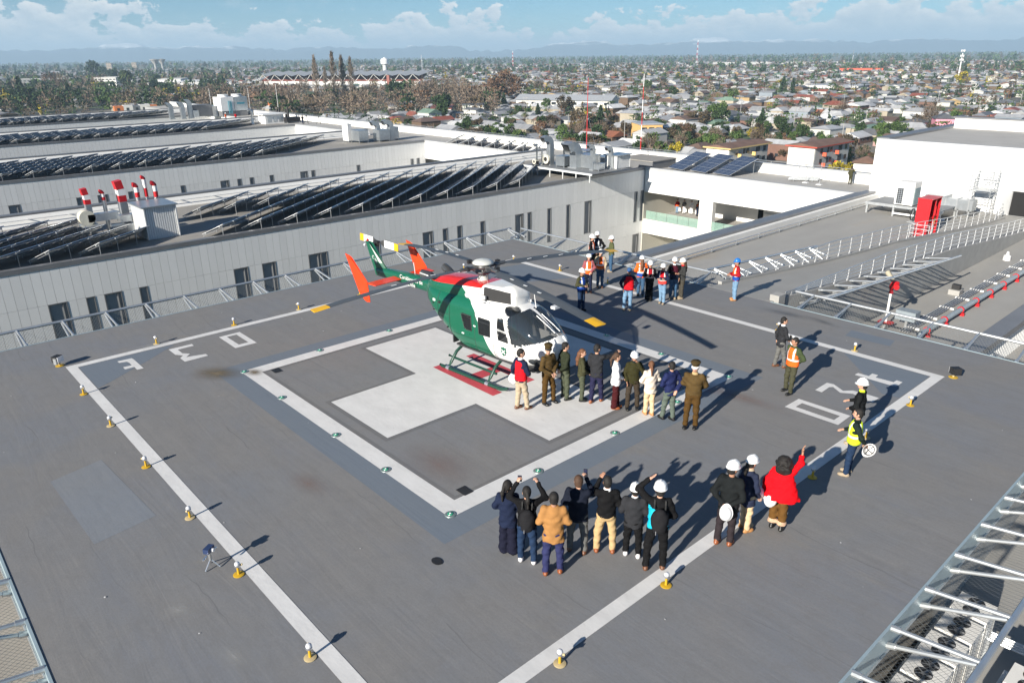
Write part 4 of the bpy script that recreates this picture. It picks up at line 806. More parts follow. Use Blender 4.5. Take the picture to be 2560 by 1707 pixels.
ck = MB().bb((-.34, -.05, 0), (.34, .05, .085)).mesh('clip', white_p)
for i in range(9): put('clip', ck, t, (0, -8 + 2.2 * i, 0))
t = thing('floodlight_block', 'small dark floodlight on a concrete block by the conduits', 'floodlight', (3.9, 30.3, ZR)); MB().bb((-.28, -.28, 0), (.28, .28, .28)).build('block', conc, t); MB().bb((-.2, -.14, .3), (.2, .14, .55)).build('lamp', black_m, t)
t = thing('vent_cowl', 'small white roof vent beside the ramp wall', 'vent', (3.5, 40.2, ZR)); MB().lathe([(.22, 0), (.2, .3), (.1, .34), (.06, .55), (.0, .56)], n=12).build('cowl', white_p, t, smooth=40)
# air conditioners below the net
fan_b = MB()
def condenser(x, y, label):
    t = thing('condenser_unit', label, 'air conditioner', (x, y, -4.6), 0, 'condensers seen through the net')
    MB().bb((-.40, -.40, .1), (.40, .40, 1.36)).build('casing', M('ac_white', (0.74, 0.73, 0.7), 0.5), t); MB().bb((-.55, -.45, 0), (-.47, .45, 1.0)).build('pipe_cover', galv, t); MB().bb((-.42, -.42, 0), (.42, .42, .098)).build('base', galv, t)
    for k, (dx, dy) in enumerate(((-.0, .19), (.0, -.19))):
        f_ = MB().cyl((dx, dy, 1.362), (dx, dy, 1.37), .185, n=18).build('fan_opening', black_m, t); hb_ = MB().cyl((dx, dy, 1.371), (dx, dy, 1.39), .045, n=8)
        for a in range(5): hb_.box((dx + .10 * math.cos(a * 1.257), dy + .10 * math.sin(a * 1.257), 1.377), (.15, .05, .006), R=Matrix.Rotation(a * 1.257, 3, 'Z') @ Matrix.Rotation(.5, 3, 'X'))
        hb_.build('fan_blades', coping, f_)
    for s_ in (-1, 1): MB().bb((.41, s_ * .3 - .03, .1), (.43, s_ * .3 + .03, 1.3)).build('bracket', galv, t)
for i, y in enumerate((4.36, 3.39, 2.42, 1.47, 0.5, -0.5)): condenser(13.27, y, f'{ords[i]} white condenser from the top of the row under the net')
for i, y in enumerate((2.7, 1.7)): condenser(14.9, y, ['upper', 'lower'][i] + ' white condenser of the outer pair beyond the net')
t = thing('pipe_bundle', 'short bundle of bright pipes running out from the first condenser', 'pipe', (14.2, 4.6, -4.6))
for i in range(4): MB().cyl((-.6, .1 * i, .5), (.9, .1 * i + .1, .5), .035, n=6).build('pipe', galv, t)
for x in (-.5, .8): MB().bb((x - .03, -.05, 0), (x + .03, .45, .46)).build('support', galv, t)
# ======================= HELIDECK =======================
PX0, PX1, PY0, PY1 = -12.95, 13.3, -13.0, 13.05
def deck_mat(name, tone=1.0, blue=0.0):
    m, t, b = nodes_of(name); nn = t.nodes; ll = t.links
    c = nn.new('ShaderNodeTexCoord')
    def noise(scale, st, det=6, rough=0.6, dist=0.0):
        mp = nn.new('ShaderNodeMapping'); mp.inputs['Scale'].default_value = st; ll.new(c.outputs['Object'], mp.inputs[0])
        n = nn.new('ShaderNodeTexNoise'); n.inputs['Scale'].default_value = scale; n.inputs['Detail'].default_value = det; n.inputs['Roughness'].default_value = rough; n.inputs['Distortion'].default_value = dist; ll.new(mp.outputs[0], n.inputs[0]); return n.outputs[0]
    def ramp(v, a, b_):
        r = nn.new('ShaderNodeMapRange'); r.interpolation_type = 'SMOOTHSTEP'; r.inputs[1].default_value = a; r.inputs[2].default_value = b_; ll.new(v, r.inputs[0]); return r.outputs[0]
    def mix(f, a, col, mode='MIX', k=1.0):
        x = nn.new('ShaderNodeMix'); x.data_type = 'RGBA'; x.blend_type = mode
        if k != 1.0:
            mm = nn.new('ShaderNodeMath'); mm.operation = 'MULTIPLY'; ll.new(f, mm.inputs[0]); mm.inputs[1].default_value = k; f = mm.outputs[0]
        ll.new(f, x.inputs[0])
        if isinstance(a, tuple): x.inputs[6].default_value = (*a, 1)
        else: ll.new(a, x.inputs[6])
        x.inputs[7].default_value = (*col, 1); return x.outputs[2]
    g = 0.212 * tone
    col = mix(ramp(noise(0.22, (1, 1, 1), 5, 0.6, 0.6), 0.36, 0.66), (g, g * 0.975, g * 0.95), (g * 0.90, g * 0.95, g * 1.04))
    col = mix(ramp(noise(0.30, (0.35, 1.2, 1), 6, 0.65, 0.8), 0.50, 0.72), col, (g * 0.86, g * 0.92, g * 1.06), k=0.8)
    col = mix(ramp(noise(0.42, (0.6, 1, 1), 7, 0.7, 0.5), 0.58, 0.76), col, (g * 1.16, g * 1.06, g * 0.90), k=0.75)
    col = mix(ramp(noise(1.1, (0.12, 1.6, 1), 8, 0.72, 0.3), 0.35, 0.70), col, (g * 1.16, g * 1.15, g * 1.14), k=0.4)
    col = mix(ramp(noise(3.0, (0.10, 2.6, 1), 8, 0.75, 0.2), 0.50, 0.78), col, (g * 0.78, g * 0.79, g * 0.81), k=0.35)
    col = mix(ramp(noise(14, (0.5, 1, 1), 4, 0.7), 0.70, 0.82), col, (g * 1.5, g * 1.5, g * 1.48), k=0.5)
    col = mix(ramp(noise(2.4, (0.7, 1, 1), 8, 0.78, 0.6), 0.42, 0.68), col, (g * 0.84, g * 0.84, g * 0.85), k=0.55)
    col = mix(ramp(noise(7.0, (0.35, 1.2, 1), 6, 0.8, 0.3), 0.52, 0.74), col, (g * 1.20, g * 1.19, g * 1.17), k=0.45)
    col = mix(ramp(noise(30, (0.6, 1, 1), 3, 0.8), 0.40, 0.66), col, (g * 0.80, g * 0.80, g * 0.81), k=0.42)
    sx_ = nn.new('ShaderNodeSeparateXYZ'); ll.new(c.outputs['Object'], sx_.inputs[0])
    wob = nn.new('ShaderNodeMath'); wob.operation = 'MULTIPLY_ADD'; ll.new(noise(0.7, (0.35, 0.5, 1), 4, 0.6), wob.inputs[0]); wob.inputs[1].default_value = 0.9; ll.new(sx_.outputs[1], wob.inputs[2])
    fr_ = nn.new('ShaderNodeMath'); fr_.operation = 'FRACT'; ll.new(wob.outputs[0], fr_.inputs[0])
    ln_ = nn.new('ShaderNodeMapRange'); ln_.inputs[1].default_value = 0.0; ln_.inputs[2].default_value = 0.03; ln_.inputs[3].default_value = 1.0; ln_.inputs[4].default_value = 0.0; ll.new(fr_.outputs[0], ln_.inputs[0])
    brk_ = nn.new('ShaderNodeMath'); brk_.operation = 'MULTIPLY'; ll.new(ln_.outputs[0], brk_.inputs[0]); ll.new(ramp(noise(0.5, (0.5, 1.5, 1), 4, 0.7, 0.5), 0.48, 0.62), brk_.inputs[1])
    col = mix(brk_.outputs[0], col, (g * 0.62, g * 0.63, g * 0.65), k=0.8)
    if blue: 
        f = nn.new('ShaderNodeValue'); f.outputs[0].default_value = blue; col = mix(f.outputs[0], col, (0.135, 0.175, 0.225))
    ll.new(col, b.inputs['Base Color']); b.inputs['Roughness'].default_value = 0.85; b.inputs['Specular IOR Level'].default_value = 0.08
    # membrane laps: fine wrinkles running along x, and grain
    wv = noise(1.6, (0.13, 1.3, 1), 6, 0.6, 1.2); ab = nn.new('ShaderNodeMath'); ab.operation = 'PINGPONG'; ab.inputs[1].default_value = 0.16; ll.new(wv, ab.inputs[0])
    gr = noise(45, (1, 1, 1), 3, 0.7); ad = nn.new('ShaderNodeMath'); ad.operation = 'MULTIPLY_ADD'; ll.new(gr, ad.inputs[0]); ad.inputs[1].default_value = 0.05; ll.new(ab.outputs[0], ad.inputs[2])
    bp = nn.new('ShaderNodeBump'); bp.inputs['Strength'].default_value = 0.12; bp.inputs['Distance'].default_value = 0.08; ll.new(ad.outputs[0], bp.inputs['Height']); ll.new(bp.outputs[0], b.inputs['Normal'])
    return m
deckm = deck_mat('deck_membrane'); deck_dk = deck_mat('deck_border', 0.82); deck_bl = deck_mat('deck_blue_tone', 1.0, 0.66)
line_m = M('white_line_paint', (0.63, 0.625, 0.615), 0.8, spec=.15, var=0.09, scale=2.0, stretch=(.6, 1, 1), dirt=((0.40, 0.395, 0.385), 5.5, 0.62), bump=0.2, bscale=9)
redp_m = M('red_ground_paint', (0.50, 0.065, 0.085), 0.65, var=0.14, scale=2.5, dirt=((0.42, 0.12, 0.13), 3, 0.62))
hd = thing('helideck', 'large square grey helideck with white lines, cross and red letter', 'helipad', (0, 0, 0))
MB().bb((PX0, PY0, -0.34), (PX1, PY1, 0)).build('deck', deckm, hd)
fas = M('fascia_steel', (0.33, 0.42, 0.46), 0.5, metal=0.2, var=0.12, scale=1.5)
for a, b in (((PX1 + .002, PY0, -0.55), (PX1 + .05, PY1, 0.015)), ((PX0 - .05, PY0, -0.55), (PX0 - .002, PY1, 0.015)), ((PX0 - .05, PY0 - .05, -0.55), (PX1 + .05, PY0 - .002, 0.015)), ((PX0 - .05, PY1 + .002, -0.40), (-0.6, PY1 + .05, 0.015)), ((2.4, PY1 + .002, -0.40), (PX1 + .05, PY1 + .05, 0.015))): MB().bb(a, b).build('edge_trim', fas, hd)
MB().bb((PX0 + .9, PY0 + .9, -4.6), (PX1 - .9, PY1 - .9, -0.342)).build('support_block', conc, hd)
def sheet(name, poly, z, m_, hole=None):
    if hole is None: b = MB(); b.add([(p[0], p[1], z) for p in poly], [tuple(range(len(poly)))])
    else:
        n = len(poly); b = MB(); b.add([(p[0], p[1], z) for p in poly] + [(p[0], p[1], z) for p in hole], [(i, (i + 1) % n, n + (i + 1) % n, n + i) for i in range(n)])
    o = b.build(name, m_, hd)
    me = o.data
    if me.polygons[0].normal.z < 0: me.flip_normals()
    return o
def frame_lines(name, x0, y0, x1, y1, wd, z, m_):
    O = [(x0, y0), (x1, y0), (x1, y1), (x0, y1)]; I = [(x0 + wd, y0 + wd), (x1 - wd, y0 + wd), (x1 - wd, y1 - wd), (x0 + wd, y1 - wd)]
    for i in range(4): sheet(name, [O[i], O[(i + 1) % 4], I[(i + 1) % 4], I[i]], z, m_)
fx, fy, fb = 0.03, 0.338, 9.897
frame_lines('blue_band', -6.15, -6.15, 6.15, 6.15, 0.66, 0.002, deck_bl)
frame_lines('border_band', -5.02, -5.02, 5.02, 5.02, 0.13, 0.003, deck_dk)
frame_lines('inner_square_line', -5.5, -5.5, 5.5, 5.5, 0.492, 0.006, line_m)
frame_lines('outer_square_line', fx - fb, fy - fb, fx + fb, fy + fb, 0.296, 0.006, line_m)
def cross_poly(c, d): return [(-c, -d), (-d, -d), (-d, -c), (d, -c), (d, -d), (c, -d), (c, d), (d, d), (d, c), (-d, c), (-d, d), (-c, d)]
sheet('cross_border', cross_poly(4.63, 1.62), 0.0045, deck_dk); sheet('white_cross', cross_poly(4.5, 1.49), 0.0075, line_m)
hh_ = [(-1.53, -0.80), (1.44, -0.80), (1.44, -0.44), (0.22, -0.44), (0.22, 0.56), (1.44, 0.56), (1.44, 0.90), (-1.53, 0.90), (-1.53, 0.56), (-0.24, 0.56), (-0.24, -0.44), (-1.53, -0.44)]
sheet('letter_h', hh_, 0.0115, redp_m)
Fp = [(-9.2, -8.16), (-9.17, -7.72), (-9.02, -7.7), (-7.97, -7.7), (-7.99, -7.9), (-8.3, -7.89), (-8.29, -8.18), (-8.53, -8.17), (-8.51, -7.91), (-8.79, -7.9), (-8.95, -7.94), (-9.01, -8.15)]
Mp = [(-9.12, -6.53), (-9.1, -5.74), (-8.88, -5.75), (-8.88, -6.3), (-8.43, -6.3), (-8.2, -6.13), (-7.98, -6.33), (-7.81, -5.74), (-7.6, -5.74), (-7.6, -6.51), (-8.02, -6.52), (-8.21, -6.36), (-8.46, -6.53)]
tp = [(7.99, 8.59), (8.32, 8.6), (8.31, 8.86), (8.49, 8.87), (8.51, 8.64), (9.03, 8.68), (9.04, 8.89), (9.22, 8.87), (9.22, 8.47), (9.11, 8.38), (7.98, 8.38)]
mp_ = [(7.69, 6.44), (7.68, 7.19), (7.88, 7.23), (8.28, 6.98), (8.47, 7.21), (8.98, 7.25), (9.21, 7.25), (9.21, 6.84), (8.95, 6.86), (8.57, 6.99), (8.28, 6.79), (7.95, 7.03), (7.88, 6.93), (7.9, 6.43)]
for q in (Fp, Mp, tp, mp_): sheet('painted_letter', q, 0.006, line_m)
sheet('painted_letter', [(-9.11, -4.77), (-9.12, -4.0), (-7.62, -4.01), (-7.63, -4.78)], 0.006, line_m, [(-8.93, -4.55), (-8.92, -4.2), (-7.88, -4.21), (-7.88, -4.55)])
sheet('painted_letter', [(7.65, 4.76), (7.66, 5.53), (9.17, 5.55), (9.19, 4.78)], 0.006, line_m, [(7.86, 4.98), (7.87, 5.33), (8.98, 5.33), (8.98, 4.98)])
sheet('blue_patch', [(-9.56, -9.24), (-9.5, -6.2), (-8.6, -7.35), (-7.54, -8.83), (-7.3, -9.24)], 0.0025, deck_bl); sheet('blue_patch', [(6.9, 9.92), (9.6, 9.92), (9.6, 7.7), (9.14, 7.6), (7.7, 9.09)], 0.0025, deck_bl)
sheet('blue_patch', [(6.1, 12.2), (7.6, 12.25), (7.7, 11.6), (6.2, 11.5)], 0.0025, deck_bl); sheet('blue_patch', [(-2.2, -11.6), (1.2, -11.5), (1.0, -10.2), (-2.5, -10.4)], 0.0025, deck_mat('deck_pale_blue', 1.2, 0.35))
sheet('blue_patch', [(-9.8, 6.2), (-8.8, 9.9), (-5.5, 9.9), (-7.5, 6.0)], 0.0025, deck_bl)
rust = deck_mat('rust_stain', 1.0); rb = rust.node_tree.nodes['Principled BSDF']
def stain_mat(name, col, k):
    m, t, b = nodes_of(name); nn = t.nodes; ll = t.links; c = nn.new('ShaderNodeTexCoord')
    g = nn.new('ShaderNodeTexGradient'); g.gradient_type = 'QUADRATIC_SPHERE'; ll.new(c.outputs['Object'], g.inputs[0])
    n = nn.new('ShaderNodeTexNoise'); n.inputs['Scale'].default_value = 3.5; n.inputs['Detail'].default_value = 7; n.inputs['Roughness'].default_value = .7; mp = nn.new('ShaderNodeMapping'); mp.inputs['Scale'].default_value = (.5, 1.6, 1); ll.new(c.outputs['Object'], mp.inputs[0]); ll.new(mp.outputs[0], n.inputs[0])
    a = nn.new('ShaderNodeMath'); a.operation = 'MULTIPLY'; ll.new(g.outputs[0], a.inputs[0]); ll.new(n.outputs[0], a.inputs[1]); e = nn.new('ShaderNodeMath'); e.operation = 'MULTIPLY'; e.use_clamp = True; e.inputs[1].default_value = k; ll.new(a.outputs[0], e.inputs[0])
    b.inputs['Base Color'].default_value = (*col, 1); b.inputs['Roughness'].default_value = .8; ll.new(e.outputs[0], b.inputs['Alpha']); return m
st_br = stain_mat('brown_stain', (0.17, 0.135, 0.085), 2.0); st_dk = stain_mat('dark_stain', (0.13, 0.14, 0.155), 1.2); st_rd = stain_mat('reddish_stain', (0.26, 0.19, 0.17), .9); st_wh = stain_mat('pale_scuff', (0.4, 0.4, 0.39), 1.0)
disc = {}
for i, (x, y, sx, sy, m_, rz) in enumerate(((-5.9, -6.1, 1.15, .7, st_br, .6), (-5.15, -5.2, .5, .35, st_br, .2), (3.5, -4.3, 1.6, 1.0, st_rd, 0), (5.2, 4.2, 1.3, .9, st_rd, 0), (6.5, 4.4, 1.8, .5, st_rd, .1), (3.6, 12.2, 1.5, .45, st_dk, .1), (5.0, 12.3, .9, .3, st_dk, -.2), (-9.9, -6.9, 1.0, .35, st_wh, 1.4), (6.2, -10.6, .7, .3, st_wh, .2), (4.4, -10.9, .5, .35, st_wh, .7), (7.9, -11.3, .6, .4, st_wh, .3), (2.1, -7.1, 1.0, .45, st_rd, .1))):
    if m_ not in disc: disc[m_] = MB().add([(math.cos(k * PI / 12), math.sin(k * PI / 12), 0) for k in range(24)], [tuple(range(24))]).mesh('stain', m_)
    put('stain', disc[m_], hd, (x, y, 0.0085 + .0003 * i), (0, 0, rz), (sx, sy, 1))
fl = MB()
for i in range(70):
    x, y = rng.uniform(-12, 13), rng.uniform(-12.5, 12.5); s_ = rng.uniform(.006, .018)
    fl.add([(x + s_ * rng.uniform(.6, 2.2) * math.cos(a), y + s_ * math.sin(a), 0.0165) for a in (0, 1.3, 2.5, 3.8, 5.1)], [(0, 1, 2, 3, 4)])
tag(fl.build('paint_flecks', M('fleck', (.7, .7, .68), .7), hd), kind='stuff')
for x, y in ((4.87, -4.60), (-4.78, -4.62)): sheet('drain', [(x - .17, y - .13), (x + .17, y - .13), (x + .17, y + .13), (x - .17, y + .13)], 0.014, black_m)
sheet('deck_patch', [(6.5 + .14 * math.cos(k * .52), -6.6 + .1 * math.sin(k * .52), 0) for k in range(12)], 0.0135, black_m)

# ---- perimeter lights ----
yel = M('lamp_yellow', (0.55, 0.34, 0.02), 0.5, var=0.12, scale=8); pale_y = M('lamp_faded_yellow', (0.50, 0.40, 0.22), 0.6, var=0.12, scale=8); lens = M('lamp_lens', (0.62, 0.63, 0.66), 0.08, var=0.05, spec=0.8, coat=0.5); chrome = M('lamp_collar', (0.62, 0.62, 0.64), 0.25, metal=0.8, var=0.1)
base_me = [MB().lathe([(.135, 0.005), (.135, .014), (.12, .019), (.03, .022)], n=20).mesh('base', m_, smooth=40) for m_ in (yel, pale_y)]
stem_me = MB().cyl((0, 0, .024), (0, 0, .20), .032, n=10).mesh('stem', yel, smooth=40); coll_me = MB().lathe([(.045, .20), (.07, .215), (.07, .245), (.06, .25)], n=16).mesh('collar', chrome, smooth=40)
dome_me = MB().lathe([(.064, .25), (.068, .275), (.058, .305), (.034, .322), (.001, .327)], n=16).mesh('lens', lens, smooth=True)
cap_me = MB().cyl((.05, .02, .23), (.11, .04, .25), .025, n=8).mesh('cable_gland', pale_y, smooth=40)
PL = [('left edge line', [(x, -9.68) for x in (-7.11, -4.32, -1.34, 1.61, 4.2, 7.1)]), ('far left line', [(-9.98, y) for y in (-6.65, -3.84, -1.2, 1.6, 4.4, 7.2)]), ('near right line', [(10.02, y) for y in (-6.7, -3.85, -1.0, 1.77, 4.6, 7.4)]), ('far right line', [(x, 10.32) for x in (-6.76, -3.83, 4.3, 7.08)]), ('far corner', [(-9.5, 9.9)])]
for ln, pts in PL:
    for i, (x, y) in enumerate(pts):
        t = thing('deck_light', f'{ords[i]} yellow deck light along the {ln} of the helideck' if len(pts) > 1 else 'lit deck light at the far corner of the outer square', 'deck light', (x, y, 0.004), (i * 1.7) % 6, 'yellow perimeter lights of the helideck')
        t.scale = (.80, .80, .92); put('base', base_me[(i + len(ln)) % 2], t); put('stem', stem_me, t); put('collar', coll_me, t); put('lens', dome_me, t); put('cable_gland', cap_me, t)
for nm, x, y, r in (('left', -10.12, -9.66, .6), ('right', 10.12, 10.36, 2.4)):
    t = thing('deck_floodlight', f'black floodlight on yellow base at the {"left" if nm == "left" else "right-hand"} corner of the outer square', 'floodlight', (x, y, .004), r); put('base', base_me[0], t)
    MB().bb((-.16, -.13, .14), (.06, .13, .34)).build('housing', black_m, t); MB().bb((.062, -.12, .15), (.09, .12, .33)).build('front_glass', lens, t); MB().cyl((0, 0, .02), (0, 0, .14), .03, n=8).build('stem', pale_y, t); MB().bb((-.05, -.17, .1), (.05, -.14, .3)).build('bracket', galv, t)
gl = M('green_lens', (0.03, 0.30, 0.17), 0.2, var=0.1); rimg = M('light_rim', (0.30, 0.36, 0.34), 0.4, metal=0.6)
rim_me = MB().lathe([(.13, 0), (.12, .014), (.07, .018)], n=18).mesh('rim', rimg, smooth=40); gl_me = MB().lathe([(.07, .012), (.06, .03), (.03, .035)], n=12).mesh('lens', gl, smooth=40); wh_me = MB().lathe([(.03, .03), (.02, .045), (.001, .047)], n=10).mesh('lamp', lens, smooth=True)
fp = [(5.4 * s_, v) for s_ in (-1, 1) for v in (-5.42, -2.75, 0.06, 2.8, 5.42)] + [(v, 5.42 * s_) for s_ in (-1, 1) for v in (-2.75, 0.42, 2.83)]
fpl = {-1: 'far-left edge', 1: 'near-right edge'}
for i, (x, y) in enumerate(fp):
    nm = (fpl[-1 if x < 0 else 1] if i < 10 else ('near-left edge' if y < 0 else 'far-right edge'))
    t = thing('flush_light', f'green flush light, {ords[i % 5 if i < 10 else (i - 10) % 3]} along the {nm} of the inner square', 'flush light', (x, y, .008), 0, 'green lights round the inner square'); put('rim', rim_me, t); put('lens', gl_me, t); put('lamp', wh_me, t)
# little tripod sensor on the deck
t = thing('camera_tripod', 'small drone-like sensor on a low tripod near the outer line', 'tripod', (3.62, -9.98, .004), .6)
for a in (0.3, 2.4, 4.5): MB().cyl((0, 0, .2), (.16 * math.cos(a), .16 * math.sin(a), 0.01), .014, n=6).build('leg', chrome, t)
MB().cyl((0, 0, .18), (0, 0, .38), .03, n=8).build('post', galv, t); MB().box((0, 0, .43), (.12, .2, .1)).build('head', M('navy_case', (.03, .05, .12), .3), t); MB().cyl((.06, 0, .43), (.12, 0, .43), .035, n=10).build('lens', lens, t)
for s_ in (-1, 1): MB().cyl((0, s_ * .1, .34), (0, s_ * .22, .32), .02, n=6).build('arm', chrome, t)

# ---- safety nets round the deck ----
def mesh_mat():
    m, t, b = nodes_of('chain_link'); nn = t.nodes; ll = t.links; c = nn.new('ShaderNodeTexCoord'); s_ = nn.new('ShaderNodeSeparateXYZ'); ll.new(c.outputs['Object'], s_.inputs[0])
    def band(op):
        a = nn.new('ShaderNodeMath'); a.operation = op; ll.new(s_.outputs[0], a.inputs[0]); ll.new(s_.outputs[1], a.inputs[1])
        f = nn.new('ShaderNodeMath'); f.operation = 'MULTIPLY'; ll.new(a.outputs[0], f.inputs[0]); f.inputs[1].default_value = 9.0
        g = nn.new('ShaderNodeMath'); g.operation = 'FRACT'; ll.new(f.outputs[0], g.inputs[0]); h = nn.new('ShaderNodeMath'); h.operation = 'LESS_THAN'; ll.new(g.outputs[0], h.inputs[0]); h.inputs[1].default_value = 0.085; return h.outputs[0]
    a = nn.new('ShaderNodeMath'); a.operation = 'MAXIMUM'; ll.new(band('ADD'), a.inputs[0]); ll.new(band('SUBTRACT'), a.inputs[1]); ll.new(a.outputs[0], b.inputs['Alpha'])
    b.inputs['Base Color'].default_value = (.20, .21, .21, 1); b.inputs['Metallic'].default_value = .2; b.inputs['Roughness'].default_value = .5; return m
chain = mesh_mat()
def net(label, p0, p1, out, n, z0=(0, 0), first=0.75, reach=1.45, mesh=True, rise=0.2):
    """net along p0->p1; struts in V pairs from the deck edge to an outer pipe"""
    p0 = Vector((*p0, z0[0])); p1 = Vector((*p1, z0[1])); o = Vector((*out, 0)); t = thing('safety_net', label, 'safety net', p0, 0, 'steel safety nets round the helideck')
    d = p1 - p0; ln = d.length; dn = d / ln; e = o * reach + Vector((0, 0, rise)); dr = Vector((0, 0, -.08)); lo = Vector((0, 0, -.53))
    MB().cyl(e, d + e, 0.055, n=8).build('outer_pipe', galv, t, smooth=40)
    MB().cyl(lo + o * .05, d + lo + o * .05, 0.03, n=6).build('inner_pipe', galv, t, smooth=40)
    def strut(a, b): 
        b_ = MB().cyl(a, b, .042, n=8).build('strut', galv, t, smooth=40); dd = (b - a).normalized(); MB().cyl(a, a + dd * .16, .062, n=8).build('sleeve', galv, b_, smooth=40)
    s_ = first
    while s_ < ln:
        c = dn * s_; strut(c + Vector((0, 0, -.03)) + dn * .03 + o * .04, c + e - o * .02); strut(c + Vector((0, 0, -.36)) - dn * .05 + o * .05, c + e + Vector((0, 0, -.04)) - dn * .05 - o * .06); s_ += 1.5
    if mesh:
        b = MB(); k = max(2, int(ln / 1.5)); V = []
        for i in range(k + 1):
            q = dn * (ln * i / k); sg = .05 * (i % 2)
            V += [q + lo + o * .06, q + lo * .55 + e * .5 + Vector((0, 0, -.10 - sg)), q + e + Vector((0, 0, -.05))]
        b.add(V, [(3 * i + j, 3 * i + j + 1, 3 * i + j + 4, 3 * i + j + 3) for i in range(k) for j in range(2)]); b.build('mesh', chain, t)
net('safety net along the deck edge facing the nearest wing', (PX0, PY0 - .6), (PX0, PY1 + 1.1), (-1, 0), 17, first=.5)
net('safety net at the near right deck edge above the condensers', (PX1, PY0 - 1.2), (PX1, PY1 + 1.0), (1, 0), 17, first=.35)
net('safety net at the near left deck edge', (PX0 - 1, PY0), (PX1 + 1, PY0), (0, -1), 17, first=.2)
net('safety net behind the helmeted workers, left of the ramp', (PX0 - 1.0, PY1), (-1.0, PY1), (0, 1), 8, first=.6)
net('safety net at the far deck edge right of the ramp', (2.7, PY1), (PX1 + 1.2, PY1), (0, 1), 7, first=.8)
# ---- ramp ----
RP = [(13.05, 0.0), (16, -.28), (23.2, -.9), (29, -1.25), (33, -1.45), (43.7, -2.4), (50, -2.85), (53.6, -3.02)]
rzf = lambda y: float(np.interp(y, [q[0] for q in RP], [q[1] for q in RP]))
rp = thing('access_ramp', 'concrete access ramp sloping from the helideck down to the plant room door', 'ramp', (0.9, 33, ZR))
b = MB(); ys = np.linspace(13.06, 53.6, 42); V = []
for y in ys: V += [(-0.6, y, rzf(y)), (2.4, y, rzf(y)), (2.4, y, ZR + .002), (-0.6, y, ZR + .002)]
b.add(V, [(4 * i + j, 4 * i + (j + 1) % 4, 4 * i + 4 + (j + 1) % 4, 4 * i + 4 + j) for i in range(len(ys) - 1) for j in (0, 1, 3)] + [(0, 3, 2, 1), tuple(len(V) - 4 + k for k in range(4))])
o = b.build('slope', terr, rp, world=True); o.data.flip_normals()
for x in (-0.72, 2.3):
    b = MB(); V = []
    for y in ys[1:]: V += [(x, y, rzf(y) + .12), (x + .22, y, rzf(y) + .12), (x + .22, y, ZR + .004), (x, y, ZR + .004)]
    k = len(V) // 4; b.add(V, [(4 * i + j, 4 * i + (j + 1) % 4, 4 * i + 4 + (j + 1) % 4, 4 * i + 4 + j) for i in range(k - 1) for j in range(4)] + [(3, 2, 1, 0), tuple(len(V) - 4 + q for q in range(4))])
    o = b.build('kerb', conc, rp, world=True); o.data.flip_normals()
rail_w = M('rail_white', (0.52, 0.53, 0.54), 0.5, metal=0.25, var=0.06)
gus = MB().add([(0, -.10, 0), (0, .10, 0), (0, .02, .2), (0, -.02, .2), (.03, -.10, 0), (.03, .10, 0), (.03, .02, .2), (.03, -.02, .2)], [(0, 3, 2, 1), (4, 5, 6, 7), (0, 1, 5, 4), (1, 2, 6, 5), (2, 3, 7, 6), (3, 0, 4, 7)]).mesh('gusset', rail_w)
def railing(x, y0, y1, label, gap=None):
    t = thing('ramp_railing', label, 'railing', (x, y0, ZR)); hgt_ = lambda y: min(.92, .10 + .075 * (y - 13.5))
    yy = np.arange(y0, y1, .8)
    for f_ in (1.0, .74, .5, .26):
        pts = [(0, y - y0, rzf(y) + .12 + hgt_(y) * f_ - ZR) for y in yy]
        if gap: pts = [q for q in pts]
        MB().tube(pts, .022 if f_ == 1 else .016, 6).build('rail', galv, t, smooth=40)
    for y in np.arange(y0 + .5, y1, 1.3):
        h = hgt_(y); z = rzf(y) + .12 - ZR; pm = MB().box((0, 0, h / 2), (.035, .03, h)).build('post', rail_w, t, loc=(0, y - y0, z)); put('gusset', gus, pm, (-.015, 0, 0), scl=(1, 1, min(1, h / .5)))
railing(-0.6, 14.5, 51.5, 'railing on the left side of the ramp, beside the red cabinet'); railing(2.41, 14.2, 53.5, 'railing on the right side of the ramp')
t = thing('door_railing', 'short railing at the foot of the ramp by the scaffold', 'railing', (-0.62, 51.6, ZR))
for z in (.9, .65, .4, .18): MB().tube([(0, 0, z), (-.1, .5, z), (-.25, 2.2, z)], .018, 6).build('rail', galv, t)
for q in ((0, 0), (-.1, .5), (-.17, 1.3), (-.25, 2.2)): MB().cyl((q[0], q[1], 0), (q[0], q[1], .92), .022, n=6).build('post', rail_w, t)
t = thing('cabinet_guard', 'small white pipe guard in front of the red cabinet', 'guard rail', (-2.7, 42.2, ZR))
for z in (.35, .7, 1.0): MB().tube([(-.55, .6, z), (-.55, 0, z), (.7, 0, z), (.7, .6, z)], .025, 6).build('rail', rail_w, t)
for q in ((-.55, .6), (-.55, 0), (.7, 0), (.7, .6)): MB().cyl((q[0], q[1], 0), (q[0], q[1], 1.03), .03, n=6).build('post', rail_w, t)
net('safety net along the left side of the ramp', (-0.72, 14.8), (-0.72, 25.3), (-1, 0), 7, z0=(-.05, -.75), first=.6, reach=1.1, mesh=False); net('safety net along the right side of the ramp', (2.52, 14.6), (2.52, 30), (1, 0), 10, z0=(-.1, -1.1), first=.7, reach=1.35, mesh=False)
t = thing('concrete_stub', 'small pale concrete stub where the ramp wall meets the deck', 'block', (2.4, 13.6, -.4)); MB().bb((-.2, -.25, 0), (.2, .25, .62)).build('block', conc, t)
